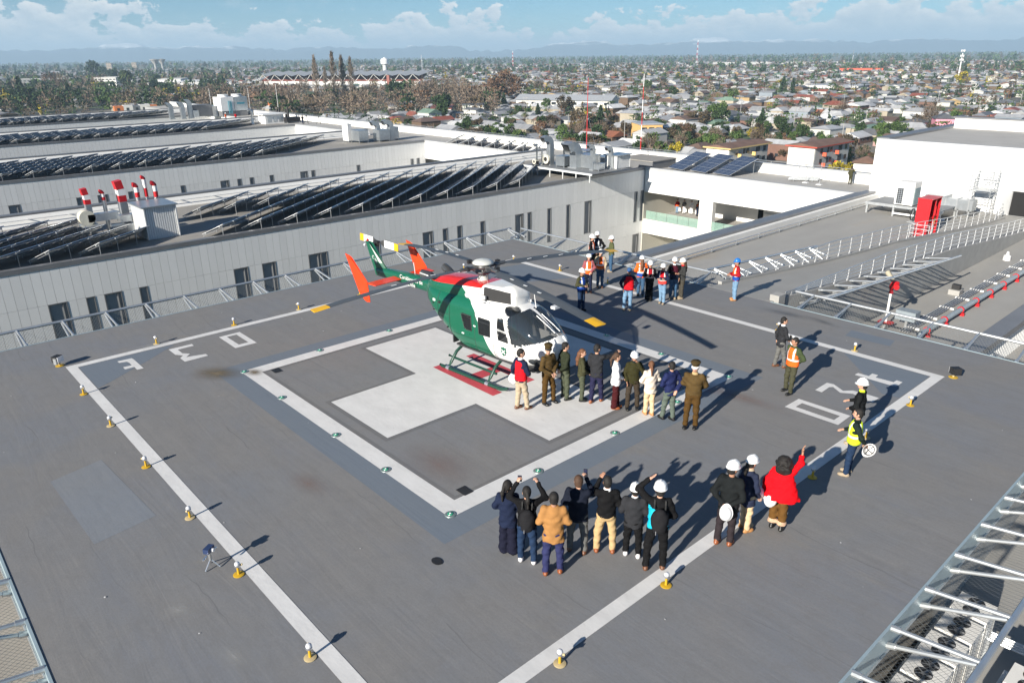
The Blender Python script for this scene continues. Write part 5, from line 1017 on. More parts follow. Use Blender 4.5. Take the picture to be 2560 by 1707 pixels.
# ======================= HELICOPTER =======================
def paint_mat():
    m, t, b = nodes_of('helicopter_paint'); nn = t.nodes; ll = t.links
    c = nn.new('ShaderNodeTexCoord'); s_ = nn.new('ShaderNodeSeparateXYZ'); ll.new(c.outputs['Object'], s_.inputs[0]); X, Y, Z = s_.outputs
    def mt(op, a, b_=None, c_=None):
        n = nn.new('ShaderNodeMath'); n.operation = op
        for i, v in enumerate((a, b_, c_)):
            if v is None: continue
            if isinstance(v, (int, float)): n.inputs[i].default_value = v
            else: ll.new(v, n.inputs[i])
        return n.outputs[0]
    dz = mt('SUBTRACT', Z, 2.14)
    line = mt('MINIMUM', mt('MULTIPLY_ADD', dz, -.63, .36), mt('MULTIPLY_ADD', dz, -1.34, .36))
    green = mt('LESS_THAN', X, line)
    red = mt('MULTIPLY', mt('GREATER_THAN', Z, mt('MULTIPLY_ADD', X, .10, 2.76)), mt('MULTIPLY', mt('LESS_THAN', X, .47), mt('GREATER_THAN', X, -2.2)))
    m1 = nn.new('ShaderNodeMix'); m1.data_type = 'RGBA'; ll.new(green, m1.inputs[0]); m1.inputs[6].default_value = (.78, .78, .77, 1); m1.inputs[7].default_value = (.006, .105, .058, 1)
    m2 = nn.new('ShaderNodeMix'); m2.data_type = 'RGBA'; ll.new(red, m2.inputs[0]); ll.new(m1.outputs[2], m2.inputs[6]); m2.inputs[7].default_value = (.66, .018, .012, 1)
    n = nn.new('ShaderNodeTexNoise'); n.inputs['Scale'].default_value = 2.2; n.inputs['Detail'].default_value = 6; ll.new(c.outputs['Object'], n.inputs[0]); r = nn.new('ShaderNodeMapRange'); r.inputs[3].default_value = .90; r.inputs[4].default_value = 1.06; ll.new(n.outputs[0], r.inputs[0])
    h = nn.new('ShaderNodeHueSaturation'); ll.new(m2.outputs[2], h.inputs['Color']); ll.new(r.outputs[0], h.inputs['Value']); ll.new(h.outputs[0], b.inputs['Base Color'])
    rr = nn.new('ShaderNodeMapRange'); rr.inputs[3].default_value = .22; rr.inputs[4].default_value = .38; ll.new(n.outputs[0], rr.inputs[0]); ll.new(rr.outputs[0], b.inputs['Roughness'])
    b.inputs['Coat Weight'].default_value = .5; b.inputs['Coat Roughness'].default_value = .06
    bp = nn.new('ShaderNodeBump'); bp.inputs['Strength'].default_value = .05; bp.inputs['Distance'].default_value = .05; n3 = nn.new('ShaderNodeTexNoise'); n3.inputs['Scale'].default_value = 1.6; ll.new(c.outputs['Object'], n3.inputs[0]); ll.new(n3.outputs[0], bp.inputs['Height']); ll.new(bp.outputs[0], b.inputs['Normal'])
    return m
paint = paint_mat()
def glass_mat(name, col, alpha):
    m, t, b = nodes_of(name); b.inputs['Base Color'].default_value = (*col, 1); b.inputs['Alpha'].default_value = alpha; b.inputs['Roughness'].default_value = .03; b.inputs['Specular IOR Level'].default_value = .8; b.inputs['Coat Weight'].default_value = .6; b.inputs['Coat Roughness'].default_value = .02; return m
wglass = glass_mat('windshield_glass', (.035, .045, .055), .62); sglass = glass_mat('cabin_glass', (.010, .012, .014), .9)
h_green = M('helicopter_green', (.008, .10, .056), .32, var=.1, coat=.4); h_dkgreen = M('skid_green', (.012, .055, .038), .45, var=.15); h_orange = M('stabiliser_orange', (.80, .052, .008), .35, var=.06, coat=.3); h_white = M('helicopter_white', (.76, .76, .75), .35, var=.04, coat=.3)
blade_m = M('blade_grey', (.075, .085, .095), .5, var=.1, scale=2); blade_y = M('blade_yellow', (.72, .40, .012), .45, var=.08); dark_in = M('cabin_dark', (.03, .031, .034), .8, var=.2); seat_m = M('seat_fabric', (.055, .058, .065), .9, var=.2); metal_d = M('rotor_steel', (.16, .165, .17), .35, metal=.7, var=.15); dome_m = M('rotor_cap', (.55, .56, .53), .4, var=.06); mesh_d = M('intake_screen', (.022, .022, .023), .7, var=.3, scale=40)
HC = thing('helicopter', 'green and white police helicopter with red roof parked on the red letter', 'helicopter', (-.50, .55, .012), math.radians(3.5))
ST = np.array([(3.34, .06, 1.27, 1.42, 2.0), (3.28, .25, 1.08, 1.58, 2.1), (3.15, .42, .95, 1.76, 2.2), (2.95, .56, .84, 1.91, 2.3), (2.6, .69, .74, 2.14, 2.5), (2.2, .76, .68, 2.36, 2.8), (1.8, .79, .66, 2.44, 3.2), (1.2, .80, .65, 2.46, 3.4), (.4, .80, .65, 2.48, 3.4), (-.3, .80, .68, 2.5, 3.4), (-.7, .80, .84, 2.5, 3.2), (-1.1, .78, 1.09, 2.5, 3.0), (-1.5, .74, 1.35, 2.5, 2.9), (-1.8, .68, 1.56, 2.49, 2.7), (-2.1, .55, 1.76, 2.47, 2.5), (-2.35, .36, 1.92, 2.44, 2.4), (-2.6, .27, 1.93, 2.42, 2.5), (-3.2, .235, 1.94, 2.40, 2.5), (-5.55, .16, 1.93, 2.26, 2.4)])
def loft(ST, xs, na, half=False, zbase=None):
    xr = ST[::-1, 0]
    def it(col):
        # smooth cubic through the stations (Catmull-Rom on non-uniform x)
        yv = ST[::-1, col]; m_ = np.gradient(yv, xr); out = np.empty(len(xs)); k = np.clip(np.searchsorted(xr, xs) - 1, 0, len(xr) - 2)
        h_ = xr[k + 1] - xr[k]; t_ = (xs - xr[k]) / h_
        return (2 * t_**3 - 3 * t_**2 + 1) * yv[k] + (t_**3 - 2 * t_**2 + t_) * h_ * m_[k] + (-2 * t_**3 + 3 * t_**2) * yv[k + 1] + (t_**3 - t_**2) * h_ * m_[k + 1]
    w_, zb, zt, e = it(1), it(2), it(3), it(4); a = np.linspace(0, PI, na) if half else np.linspace(0, 2 * PI, na, endpoint=False) + PI / 2 + PI / na
    ca, sa = np.cos(a), np.sin(a); zc_ = (zb if half else (zb + zt) / 2)[:, None]; hh = ((zt - zb) if half else (zt - zb) / 2)[:, None]
    P = np.stack([np.repeat(xs[:, None], na, 1), w_[:, None] * np.sign(ca) * np.abs(ca) ** (2 / e[:, None]), zc_ + hh * np.sign(sa) * np.abs(sa) ** (2 / e[:, None])], -1)
    return P
xs = np.concatenate([np.linspace(3.338, 2.9, 26), np.linspace(2.88, -2.6, 210), np.linspace(-2.7, -5.55, 24)]); na = 128
P = loft(ST, xs, na); ns = len(xs); idx = np.arange(ns * na).reshape(ns, na)
Fq = np.stack([idx[:-1], np.roll(idx, -1, 1)[:-1], np.roll(idx, -1, 1)[1:], idx[1:]], -1).reshape(-1, 4); V = P.reshape(-1, 3); cen = V[Fq].mean(1)
def inside(x, y, poly):
    r = np.zeros(len(x), bool); n = len(poly)
    for i in range(n):
        x1, y1 = poly[i]; x2, y2 = poly[(i + 1) % n]
        c = ((y1 > y) != (y2 > y)) & (x < (x2 - x1) * (y - y1) / (y2 - y1 + 1e-12) + x1); r ^= c
    return r
cx, cyy, cz = cen.T
reg = np.zeros(len(Fq), int); regs = {}
def region(name, mask, mat, off=0.0, sub=None):
    k = len(regs) + 1; reg[mask & (reg == 0)] = k; regs[k] = (name, mat, off)
ws = [(1.74, 2.19), (2.0, 2.37), (2.24, 2.52), (3.14, 1.84), (3.06, 1.74), (2.55, 1.55), (2.12, 1.42), (1.98, 1.44)]
side_ok = np.abs(cyy) > .3
for sgn in (-1, 1):
    sd = (cyy * sgn > .028)
    region('windshield', sd & inside(cx, cz, ws), wglass)
    region('roof_window', sd & (((cx - 1.74) / .27) ** 2 + ((np.abs(cyy) - .47) / .20) ** 2 < 1) & (cz > 2.2), sglass)
    sd = sd & side_ok
    region('door_window', sd & inside(cx, cz, [(1.385, 2.13), (1.60, 2.13), (1.72, 1.80), (1.40, 1.80)]), sglass); region('door_window', sd & inside(cx, cz, [(1.40, 1.76), (1.735, 1.76), (1.86, 1.46), (1.44, 1.47)]), sglass)
    region('cabin_window', sd & inside(cx, cz, [(.57, 1.95), (.60, 1.98), (1.06, 1.98), (1.10, 1.94), (1.10, 1.46), (.60, 1.44)]), sglass); region('cabin_window', sd & inside(cx, cz, [(-.21, 1.93), (.25, 1.93), (.28, 1.46), (.06, 1.44), (-.06, 1.52)]), sglass)
    region('chin_window', sd & (((cx - 2.78) / .27) ** 2 + ((cz - 1.02) / .13) ** 2 < 1), wglass)
    region('crew_door', sd & inside(cx, cz, [(1.30, 2.28), (1.66, 2.28), (2.06, 1.36), (2.10, 1.0), (1.95, .80), (1.30, .78)]), paint, .007); region('sliding_door', sd & inside(cx, cz, [(.42, 2.26), (1.22, 2.26), (1.22, .76), (.42, .74)]), paint, .010)
nrm = np.cross(V[Fq][:, 1] - V[Fq][:, 0], V[Fq][:, 3] - V[Fq][:, 0]); nrm /= np.linalg.norm(nrm, axis=1)[:, None] + 1e-12
vn = np.zeros_like(V)
for j in range(4): np.add.at(vn, Fq[:, j], nrm)
vn /= np.linalg.norm(vn, axis=1)[:, None] + 1e-12
if ((cen - np.array([0, 0, 1.6])) * nrm).sum(1).mean() < 0: Fq = Fq[:, ::-1]; vn = -vn
def submesh(name, mask, mats, off=0.0):
    F_ = Fq[mask]; u, inv = np.unique(F_, return_inverse=True); return mesh_of(name, V[u] + vn[u] * off, inv.reshape(F_.shape).tolist(), mats, smooth=True)
body_mask = (reg == 0)
fus = put('fuselage', submesh('fuselage', body_mask, paint), HC)
capn = MB().add([tuple(p) for p in P[0]], [tuple(range(na))]).add([tuple(p) for p in P[-1]], [tuple(range(na - 1, -1, -1))]).build('end_cap', paint, HC)
# seams: thin dark gaskets laid on the skin along doors, windows and panel joints
def skin_y(x, z):
    q = loft(ST, np.array([x]), na)[0]; up = q[:, 1] < 0; k = np.argsort(q[up][:, 2]); return float(np.interp(z, q[up][:, 2][k], q[up][:, 1][k]))
seam_m = M('seam_rubber', (.045, .05, .05), .7)
def seam(pts, r=.007, closed=True, name='seam'):
    P_ = list(pts) + ([pts[0]] if closed else []); out = []
    for (x1, z1), (x2, z2) in zip(P_[:-1], P_[1:]):
        n_ = max(2, int(math.hypot(x2 - x1, z2 - z1) / .08))
        for k in range(n_): out.append((x1 + (x2 - x1) * k / n_, z1 + (z2 - z1) * k / n_))
    out.append(P_[-1])
    for s_ in (1, -1): MB().tube([(x, s_ * (skin_y(x, z) - .010), z) for x, z in out], r, 5, caps=not closed).build(name, seam_m, HC)
for pl_ in ([(1.30, 2.28), (1.66, 2.28), (2.06, 1.36), (2.10, 1.0), (1.95, .80), (1.30, .78)], [(.42, 2.26), (1.22, 2.26), (1.22, .80), (.42, .80)]): seam(pl_)
for pl_ in ([(1.385, 2.13), (1.60, 2.13), (1.72, 1.80), (1.40, 1.80)], [(1.40, 1.76), (1.735, 1.76), (1.86, 1.46), (1.44, 1.47)], [(.57, 1.95), (.60, 1.98), (1.06, 1.98), (1.10, 1.94), (1.10, 1.46), (.60, 1.44)], [(-.21, 1.93), (.25, 1.93), (.28, 1.46), (.06, 1.44), (-.06, 1.52)]): seam(pl_, .011, name='window_seal')
for pl_ in ([(-.75, 2.3), (-.75, 1.0)], [(-1.35, 2.35), (-1.35, 1.4)], [(-2.05, 2.35), (-2.05, 1.82)], [(-.75, 1.75), (-1.9, 1.75)], [(2.3, .95), (2.3, 1.38)], [(-3.1, 2.30), (-3.1, 2.02)], [(-4.2, 2.26), (-4.2, 2.0)], [(.42, 1.2), (-.6, 1.2)], [(2.15, 1.0), (2.9, 1.2)]): seam(pl_, .005, False)
doors = {}
for k, (nm, mat_, off) in regs.items():
    if not (reg == k).any(): continue
    o = put(nm, submesh(nm, reg == k, mat_, off), HC)
# engine cowl
CS = np.array([(1.72, .25, 2.36, 2.70, 5), (1.69, .31, 2.35, 2.84, 6), (1.62, .34, 2.33, 2.93, 7), (1.1, .44, 2.30, 2.93, 8), (.62, .52, 2.30, 2.91, 8), (.4, .56, 2.30, 2.90, 6), (-.3, .58, 2.30, 2.87, 4), (-1.0, .60, 2.30, 2.83, 3.4), (-1.6, .58, 2.30, 2.76, 3), (-2.0, .50, 2.30, 2.66, 2.8), (-2.3, .36, 2.30, 2.54, 2.6), (-2.5, .2, 2.30, 2.42, 2.4)])
xc = np.linspace(1.718, -2.5, 110); Pc = loft(CS, xc, 41, half=True); nc_ = 41; ic = np.arange(len(xc) * nc_).reshape(len(xc), nc_)
Fc = np.stack([ic[:-1, :-1], ic[1:, :-1], ic[1:, 1:], ic[:-1, 1:]], -1).reshape(-1, 4).tolist() + [list(range(nc_))]
me = mesh_of('engine_cowl', Pc.reshape(-1, 3), [f[::-1] for f in Fc], paint, smooth=35); put('engine_cowl', me, HC)
for s_ in (-1, 1): MB().add([(.58, s_ * .556, 2.47), (1.56, s_ * .388, 2.50), (1.55, s_ * .380, 2.84), (.60, s_ * .546, 2.86), (.58, s_ * .48, 2.47), (1.56, s_ * .30, 2.50), (1.55, s_ * .29, 2.84), (.60, s_ * .46, 2.86)], [(0, 1, 2, 3), (7, 6, 5, 4), (0, 4, 5, 1), (1, 5, 6, 2), (2, 6, 7, 3), (3, 7, 4, 0)]).build('intake_screen', mesh_d, HC)
for yy in (-.15, .15): MB().add([(1.18, yy - .11, 2.936), (1.52, yy - .09, 2.936), (1.52, yy + .09, 2.936), (1.26, yy + .11, 2.936)], [(0, 1, 2, 3)]).build('roof_scoop', mesh_d, HC)
for s_ in (-1, 1): MB().tube([(-1.75, s_ * .33, 2.60), (-2.1, s_ * .40, 2.68), (-2.42, s_ * .50, 2.72)], [.12, .13, .135], 14).build('exhaust', metal_d, HC, smooth=60)
# cabin inside
MB().bb((-.6, -.68, .75), (2.75, .68, .80)).build('cabin_floor', dark_in, HC); MB().bb((-.75, -.7, .80), (-.70, .7, 2.3)).build('rear_bulkhead', dark_in, HC); MB().bb((2.35, -.5, .80), (2.75, .5, 1.50)).build('instrument_panel', dark_in, HC); MB().bb((1.6, -.12, .8), (2.35, .12, 1.15)).build('console', dark_in, HC)
for (sx, sy) in ((1.55, -.38), (1.55, .38), (.35, -.38), (.35, .38)):
    s0 = MB().bb((sx - .22, sy - .22, .82), (sx + .25, sy + .22, 1.18)).build('seat', seat_m, HC); MB().sweep([(-.21, -.05), (.21, -.05), (.21, .05), (-.21, .05)], [(sx - .2, sy, 1.15), (sx - .27, sy, 1.6), (sx - .32, sy, 1.92)]).build('backrest', seat_m, s0)
for sy in (-.38, .38): MB().cyl((1.95, sy, .82), (1.98, sy, 1.22), .02, n=8).build('control_stick', metal_d, HC)
# hand rails, wipers, antenna, pods
MB().tube([(.0, -.74, 2.57), (.10, -.76, 2.58), (.38, -.76, 2.60), (.52, -.73, 2.60), (.78, -.66, 2.60)], [.05, .105, .11, .095, .055], 12).build('hoist_pod', h_white, HC, smooth=60); MB().bb((.1, -.70, 2.42), (.7, -.62, 2.52)).build('hoist_mount', h_white, HC)
for q in (.12, .62): MB().cyl((q, -.74, 2.52), (q + .25, -.62, 2.45), .014, n=6).build('hoist_strut', h_white, HC)
MB().cyl((2.12, .12, 2.40), (2.04, .12, 2.86), .016, .008, 8).build('whip_antenna', h_white, HC); MB().bb((1.55, .30, 2.45), (1.75, .34, 2.53)).build('blade_antenna', h_white, HC)
MB().bb((2.25, .62, 2.28), (2.42, .86, 2.36)).build('mirror', h_white, HC)
for s_ in (-.10, .12): MB().tube([(3.06, s_, 1.90), (2.72, s_ - .04, 2.12), (2.42, s_ - .08, 2.30)], .013, 6).build('wiper', metal_d, HC)
for x, y, z in ((3.13, -.26, 1.76), (3.15, .16, 1.77), (3.05, -.42, 1.74)): MB().cyl((x, y, z), (x + .12, y, z - .14), .028, .018, 8).build('pitot_tube', h_white, HC, smooth=40)
MB().cyl((2.5, -.25, .70), (2.5, -.25, .58), .10, .12, 14).build('search_light', metal_d, HC, smooth=40); MB().bb((.9, -.3, .56), (1.3, .3, .66)).build('belly_fairing', h_green, HC)
for x, z in ((-.12, 1.30), (.42, 1.66), (1.25, 1.62)): MB().bb((x - .05, -.822, z - .02), (x + .05, -.80, z + .02)).build('door_handle', h_white, HC)
for (x, z, r_) in ((-1.25, 2.05, .045), (-1.62, 1.95, .03), (-1.62, 1.72, .02), (-.9, 1.3, .025)): MB().cyl((x, -.735 if x > -1.4 else -.70, z), (x, -.79 if x > -1.4 else -.735, z), r_, n=12).build('vent_hole', black_m, HC)
MB().bb((-1.62, -.738, 2.02), (-1.50, -.725, 2.10)).build('placard', h_white, HC)
# landing gear
for s_ in (-1, 1):
    y = s_ * 1.08
    MB().tube([(-.98, y, .075), (-.9, y, .06), (1.55, y, .06), (1.80, y, .075), (1.98, y, .12), (2.10, y, .19)], [.045, .055, .055, .055, .05, .03], 12).build('skid', h_dkgreen, HC, smooth=60)
    for x in (-.58, 1.22):
        MB().tube([(x, y, .07), (x + .02, y - s_ * .10, .24), (x + .05, y - s_ * .33, .56), (x + .06, y - s_ * .62, .72)], .052, 10).build('cross_tube', h_dkgreen, HC, smooth=60); MB().cyl((x - .07, y, .065), (x + .07, y, .065), .075, n=10).build('skid_clamp', chrome, HC)
    MB().tube([(-.75, y - s_ * .20, .40), (-.5, y - s_ * .20, .385), (1.3, y - s_ * .20, .385), (1.42, y - s_ * .20, .39)], .04, 10).build('step', h_dkgreen, HC, smooth=60)
# tail
def plate(pts, th, name, mat_, y=0.0, cant=0.0, taper=1.0):
    """flat aerofoil in the xz plane with thickness th"""
    n = len(pts); c_ = np.mean(np.array(pts), 0); V_ = []
    for sg in (-1, 1):
        V_ += [(x, y + sg * th / 2 * .35 + (z - 2.15) * cant, z) for x, z in pts]
    for sg in (-1, 1): V_ += [(c_[0] + (x - c_[0]) * .72, y + sg * th / 2 + (z - 2.15) * cant, c_[1] + (z - c_[1]) * .93) for x, z in pts]
    F_ = [(i, (i + 1) % n, n + (i + 1) % n, n + i) for i in range(n)] + [(i, 2 * n + i, 2 * n + (i + 1) % n, (i + 1) % n) for i in range(n)] + [(n + i, n + (i + 1) % n, 3 * n + (i + 1) % n, 3 * n + i) for i in range(n)] + [tuple(2 * n + i for i in range(n - 1, -1, -1)), tuple(3 * n + i for i in range(n))]
    return MB().add(V_, F_).build(name, mat_, HC)
plate([(-4.98, 2.22), (-5.25, 2.45), (-6.0, 3.13), (-6.22, 3.12), (-6.1, 2.85), (-5.62, 1.96), (-5.35, 1.93)], .17, 'tail_fin', h_green)
for s_ in (-1, 1): plate([(-5.57, 3.01), (-5.37, 2.98), (-4.40, 2.20), (-4.36, 1.48), (-4.55, 1.45), (-4.96, 1.72)], .06, 'end_plate', h_orange, s_ * 1.3, s_ * .03)
MB().sweep([(-.06, -.02), (.0, -.03), (.42, -.012), (.42, .012), (.0, .035), (-.06, .02)], [(-4.38, -1.28, 2.14), (-4.38, 1.28, 2.14)]).build('stabiliser', h_orange, HC).location = (0, 0, 0)
for s_ in (-1, 1): MB().cyl((-4.55, s_ * .12, 2.0), (-4.5, s_ * .7, 2.12), .018, n=6).build('stabiliser_brace', h_dkgreen, HC)
MB().tube([(-4.9, -.02, 1.98), (-5.0, -.05, 1.78), (-5.25, -.05, 1.70)], .02, 8).build('tail_bumper', h_dkgreen, HC); MB().lathe([(.04, 0), (.05, .05), (.001, .1)], (-6.1, 0, 3.12), 10).build('beacon', red_p, HC); MB().cyl((-6.24, 0, 2.95), (-6.32, 0, 2.95), .05, n=10).build('tail_light', lens, HC)
MB().cyl((-3.55, .1, 2.38), (-3.6, .1, 2.75), .012, n=6).build('boom_antenna', h_white, HC)
TR = Vector((-5.95, .32, 3.04)); MB().cyl((TR.x, .05, TR.z), (TR.x, .40, TR.z), .05, n=12).build('tail_rotor_hub', metal_d, HC, smooth=40); MB().bb((TR.x - .10, .22, TR.z - .12), (TR.x + .12, .30, TR.z + .08)).build('tail_gearbox', black_m, HC)
for s_ in (-1, 1):
    d = Vector((s_ * math.cos(.03), 0, s_ * math.sin(.03) * -1)); up = Vector((d.z * -1, 0, d.x)); nb = Vector((0, 1, 0))
    def tb(r0, r1, w0, w1, nm, m_, par):
        Vv = []
        for r_, w_ in ((r0, w0), (r1, w1)):
            for u, v in ((-1, -.5), (1, -.15), (1, .15), (-1, .5)): Vv.append(TR + d * r_ + up * (w_ * u * .5) * s_ + nb * (.05 + v * .03))
        return MB().add(Vv, [(0, 1, 5, 4), (1, 2, 6, 5), (2, 3, 7, 6), (3, 0, 4, 7), (3, 2, 1, 0), (4, 5, 6, 7)]).build(nm, m_, par)
    tb(.12, .34, .09, .26, 'tail_rotor_cuff', metal_d, HC); tb(.345, .92, .26, .26, 'tail_rotor_blade', h_white, HC); tb(.925, 1.16, .26, .26, 'tail_blade_tip', blade_y, HC)
# main rotor
HB = 3.30
MB().lathe([(.20, 2.84), (.18, 2.92), (.13, 2.96), (.10, 3.0)], n=18).build('mast_base', dome_m, HC, smooth=40); MB().cyl((0, 0, 2.85), (0, 0, HB + .06), .085, n=14).build('mast', metal_d, HC, smooth=40); MB().lathe([(.24, HB - .2), (.26, HB - .17), (.24, HB - .14)], n=20).build('swashplate', metal_d, HC, smooth=40)
MB().lathe([(.33, HB + .10), (.325, HB + .13), (.27, HB + .18), (.16, HB + .215), (.001, HB + .23)], n=24).build('rotor_cap', dome_m, HC, smooth=True); MB().lathe([(.2, HB - .07), (.24, HB), (.2, HB + .07)], n=16).build('rotor_hub', metal_d, HC, smooth=40)
A0 = math.radians(-6.3 - 3.5)
for k in range(4):
    a = A0 + k * PI / 2; R3 = Matrix.Rotation(a, 3, 'Z'); zf = lambda r: HB - .34 * (max(r - .7, 0) / 4.8) ** 1.6
    def blade_seg(r0, r1, n_, nm, m_, par):
        Vv = []
        for i in range(n_ + 1):
            r_ = r0 + (r1 - r0) * i / n_; tw = math.radians(9 - 8 * r_ / 5.5); ch = .36 if r_ > 1.15 else .36 * (.35 + .65 * max(0, (r_ - .75) / .4))
            for u, v in ((-.28, 0), (-.1, .05), (.25, .032), (.72, .004), (.72, -.004), (.25, -.03), (-.1, -.045)):
                y_ = -u * ch; z_ = v * ch; Vv.append(R3 @ Vector((r_, y_ * math.cos(tw) - z_ * math.sin(tw), zf(r_) + y_ * math.sin(tw) + z_ * math.cos(tw))))
        F_ = [(i * 7 + j, i * 7 + (j + 1) % 7, (i + 1) * 7 + (j + 1) % 7, (i + 1) * 7 + j) for i in range(n_) for j in range(7)] + [tuple(range(6, -1, -1)), tuple(n_ * 7 + j for j in range(7))]
        return MB().add(Vv, F_).build(nm, m_, par, smooth=50)
    bl = blade_seg(.78, 5.05, 22, 'rotor_blade', blade_m, HC); blade_seg(5.052, 5.5, 3, 'blade_tip', blade_y, bl)
    for r_ in (1.7, 2.35, 3.0): MB().box(R3 @ Vector((r_, -.12, zf(r_) + .022)), (.16, .05, .006), R=R3).build('blade_mark', h_white, bl)
    MB().cyl(R3 @ Vector((.15, 0, HB)), R3 @ Vector((.82, 0, HB)), .075, .055, 10).build('blade_grip', metal_d, HC, smooth=40); MB().bb((0, 0, 0), (.001, .001, .001))
    MB().cyl(R3 @ Vector((.42, -.16, HB + .02)), R3 @ Vector((.20, -.18, HB - .18)), .018, n=6).build('pitch_link', metal_d, HC); MB().box(R3 @ Vector((.45, -.09, HB)), (.12, .2, .06), R=R3).build('pitch_horn', metal_d, HC); MB().box(R3 @ Vector((.62, .10, HB + .03)), (.10, .14, .12), R=R3).build('damper', black_m, HC)
    MB().cyl(R3 @ Vector((.19, .03, HB - .15)), R3 @ Vector((.19, .03, 2.9)), .016, n=6).build('control_rod', metal_d, HC)
# lettering and badge
def text3(txt, size, mat_, loc, R, name, parent):
    cu = bpy.data.curves.new(name, 'FONT'); cu.body = txt; cu.size = size; cu.align_x = 'CENTER'; cu.align_y = 'CENTER'; cu.extrude = .002
    o = bpy.data.objects.new(name, cu); C.objects.link(o); dg = bpy.context.evaluated_depsgraph_get(); me = bpy.data.meshes.new_from_object(o.evaluated_get(dg)); bpy.data.objects.remove(o); bpy.data.curves.remove(cu)
    me.materials.clear(); me.materials.append(mat_)
    q = put(name, me, parent, loc); q.rotation_euler = R; q['kind'] = 'stuff' if False else ''; del q['kind']; return q
RS = (PI / 2, 0, 0)
text3('Carabineros de', .20, h_white, (-3.35, -.247, 2.26), RS, 'boom_lettering', HC); text3('Chile', .20, h_white, (-3.35, -.247, 2.08), RS, 'boom_lettering', HC)
text3('C-20', .17, h_white, (-5.62, -.094, 2.55), (PI / 2, math.radians(35), 0), 'fin_number', HC); text3('BK 117', .09, M('grey_letter', (.35, .38, .42), .5), (-.14, -.568, 2.66), RS, 'cowl_lettering', HC); text3('AIRBUS', .075, M('blue_letter', (.03, .10, .3), .5), (.02, -.566, 2.50), RS, 'cowl_lettering', HC); MB().cyl((.0, -.560, 2.585), (.0, -.570, 2.585), .035, n=14).build('maker_dot', M('cyan_dot', (.03, .3, .6), .5), HC)
sh_ = [(-.10, .13), (-.05, .11), (0, .14), (.05, .11), (.10, .13), (.105, -.02), (.06, -.10), (0, -.15), (-.06, -.10), (-.105, -.02)]
bx_, bz_ = 1.66, 1.16
bd = MB().add([(bx_ + u, -.812, bz_ + v) for u, v in sh_] + [(bx_ + u, -.800, bz_ + v) for u, v in sh_], [tuple(range(10))] + [(i, 10 + i, 10 + (i + 1) % 10, (i + 1) % 10) for i in range(10)]).build('badge', h_green, HC)
for r_ in (.7, -.7): MB().box((bx_, -.815, bz_ - .01), (.19, .004, .028), R=Matrix.Rotation(r_, 3, 'Y')).build('badge_rifle', h_white, bd)
# ======================= PEOPLE =======================
E12 = [((0,0,0),(1,0,0)),((0,1,0),(1,1,0)),((0,0,1),(1,0,1)),((0,1,1),(1,1,1)),((0,0,0),(0,1,0)),((1,0,0),(1,1,0)),((0,0,1),(0,1,1)),((1,0,1),(1,1,1)),((0,0,0),(0,0,1)),((1,0,0),(1,0,1)),((0,1,0),(0,1,1)),((1,1,0),(1,1,1))]
def surf_net(f, org, h):
    s = f < 0
    n = s[:-1, :-1, :-1].astype(np.int8)
    tot = sum(s[a:s.shape[0] - 1 + a, b:s.shape[1] - 1 + b, c:s.shape[2] - 1 + c].astype(np.int8) for a in (0, 1) for b in (0, 1) for c in (0, 1))
    act = (tot > 0) & (tot < 8); I = np.argwhere(act); vid = -np.ones(act.shape, int); vid[act] = np.arange(len(I))
    pos = np.zeros((len(I), 3)); cnt = np.zeros(len(I))
    for c0, c1 in E12:
        f0 = f[tuple((I + c0).T)]; f1 = f[tuple((I + c1).T)]; cr_ = (f0 < 0) != (f1 < 0); t = np.where(cr_, f0 / np.where(cr_, f0 - f1, 1), 0)
        pos += np.where(cr_[:, None], np.array(c0) + t[:, None] * (np.array(c1) - np.array(c0)), 0); cnt += cr_
    V = np.array(org) + (I + pos / cnt[:, None]) * h; Fs = []
    for ax in range(3):
        b, c = [(1, 2), (2, 0), (0, 1)][ax]
        sl0 = [slice(1, -1)] * 3; sl0[ax] = slice(0, -1); sl1 = list(sl0); sl1[ax] = slice(1, None)
        a0 = s[tuple(sl0)]; a1 = s[tuple(sl1)]; d = np.argwhere(a0 != a1)
        if not len(d): continue
        flip_ = a0[tuple(d.T)]; g = d.copy(); g[:, b] += 1; g[:, c] += 1
        def q(db, dc):
            z = g.copy(); z[:, b] -= db; z[:, c] -= dc; return vid[tuple(z.T)]
        Q = np.stack([q(1, 1), q(0, 1), q(0, 0), q(1, 0)], 1); Q[~flip_] = Q[~flip_][:, ::-1]; Fs.append(Q)
    return V, np.concatenate(Fs)
def cap(a, b, ra, rb): return ('c', np.array(a, float), np.array(b, float), ra, rb)
def ell(c, r): return ('e', np.array(c, float), np.array(r, float))
def stk(rows): return ('s', np.array(rows, float))       # rows of (z, cx, rx, ry)
def bounds(p):
    if p[0] == 'c': r = max(p[3], p[4]); return np.minimum(p[1], p[2]) - r, np.maximum(p[1], p[2]) + r
    if p[0] == 'e': return p[1] - p[2], p[1] + p[2]
    r = p[1]; return np.array([(r[:, 1] - r[:, 2]).min(), -r[:, 3].max(), r[:, 0].min()]), np.array([(r[:, 1] + r[:, 2]).max(), r[:, 3].max(), r[:, 0].max()])
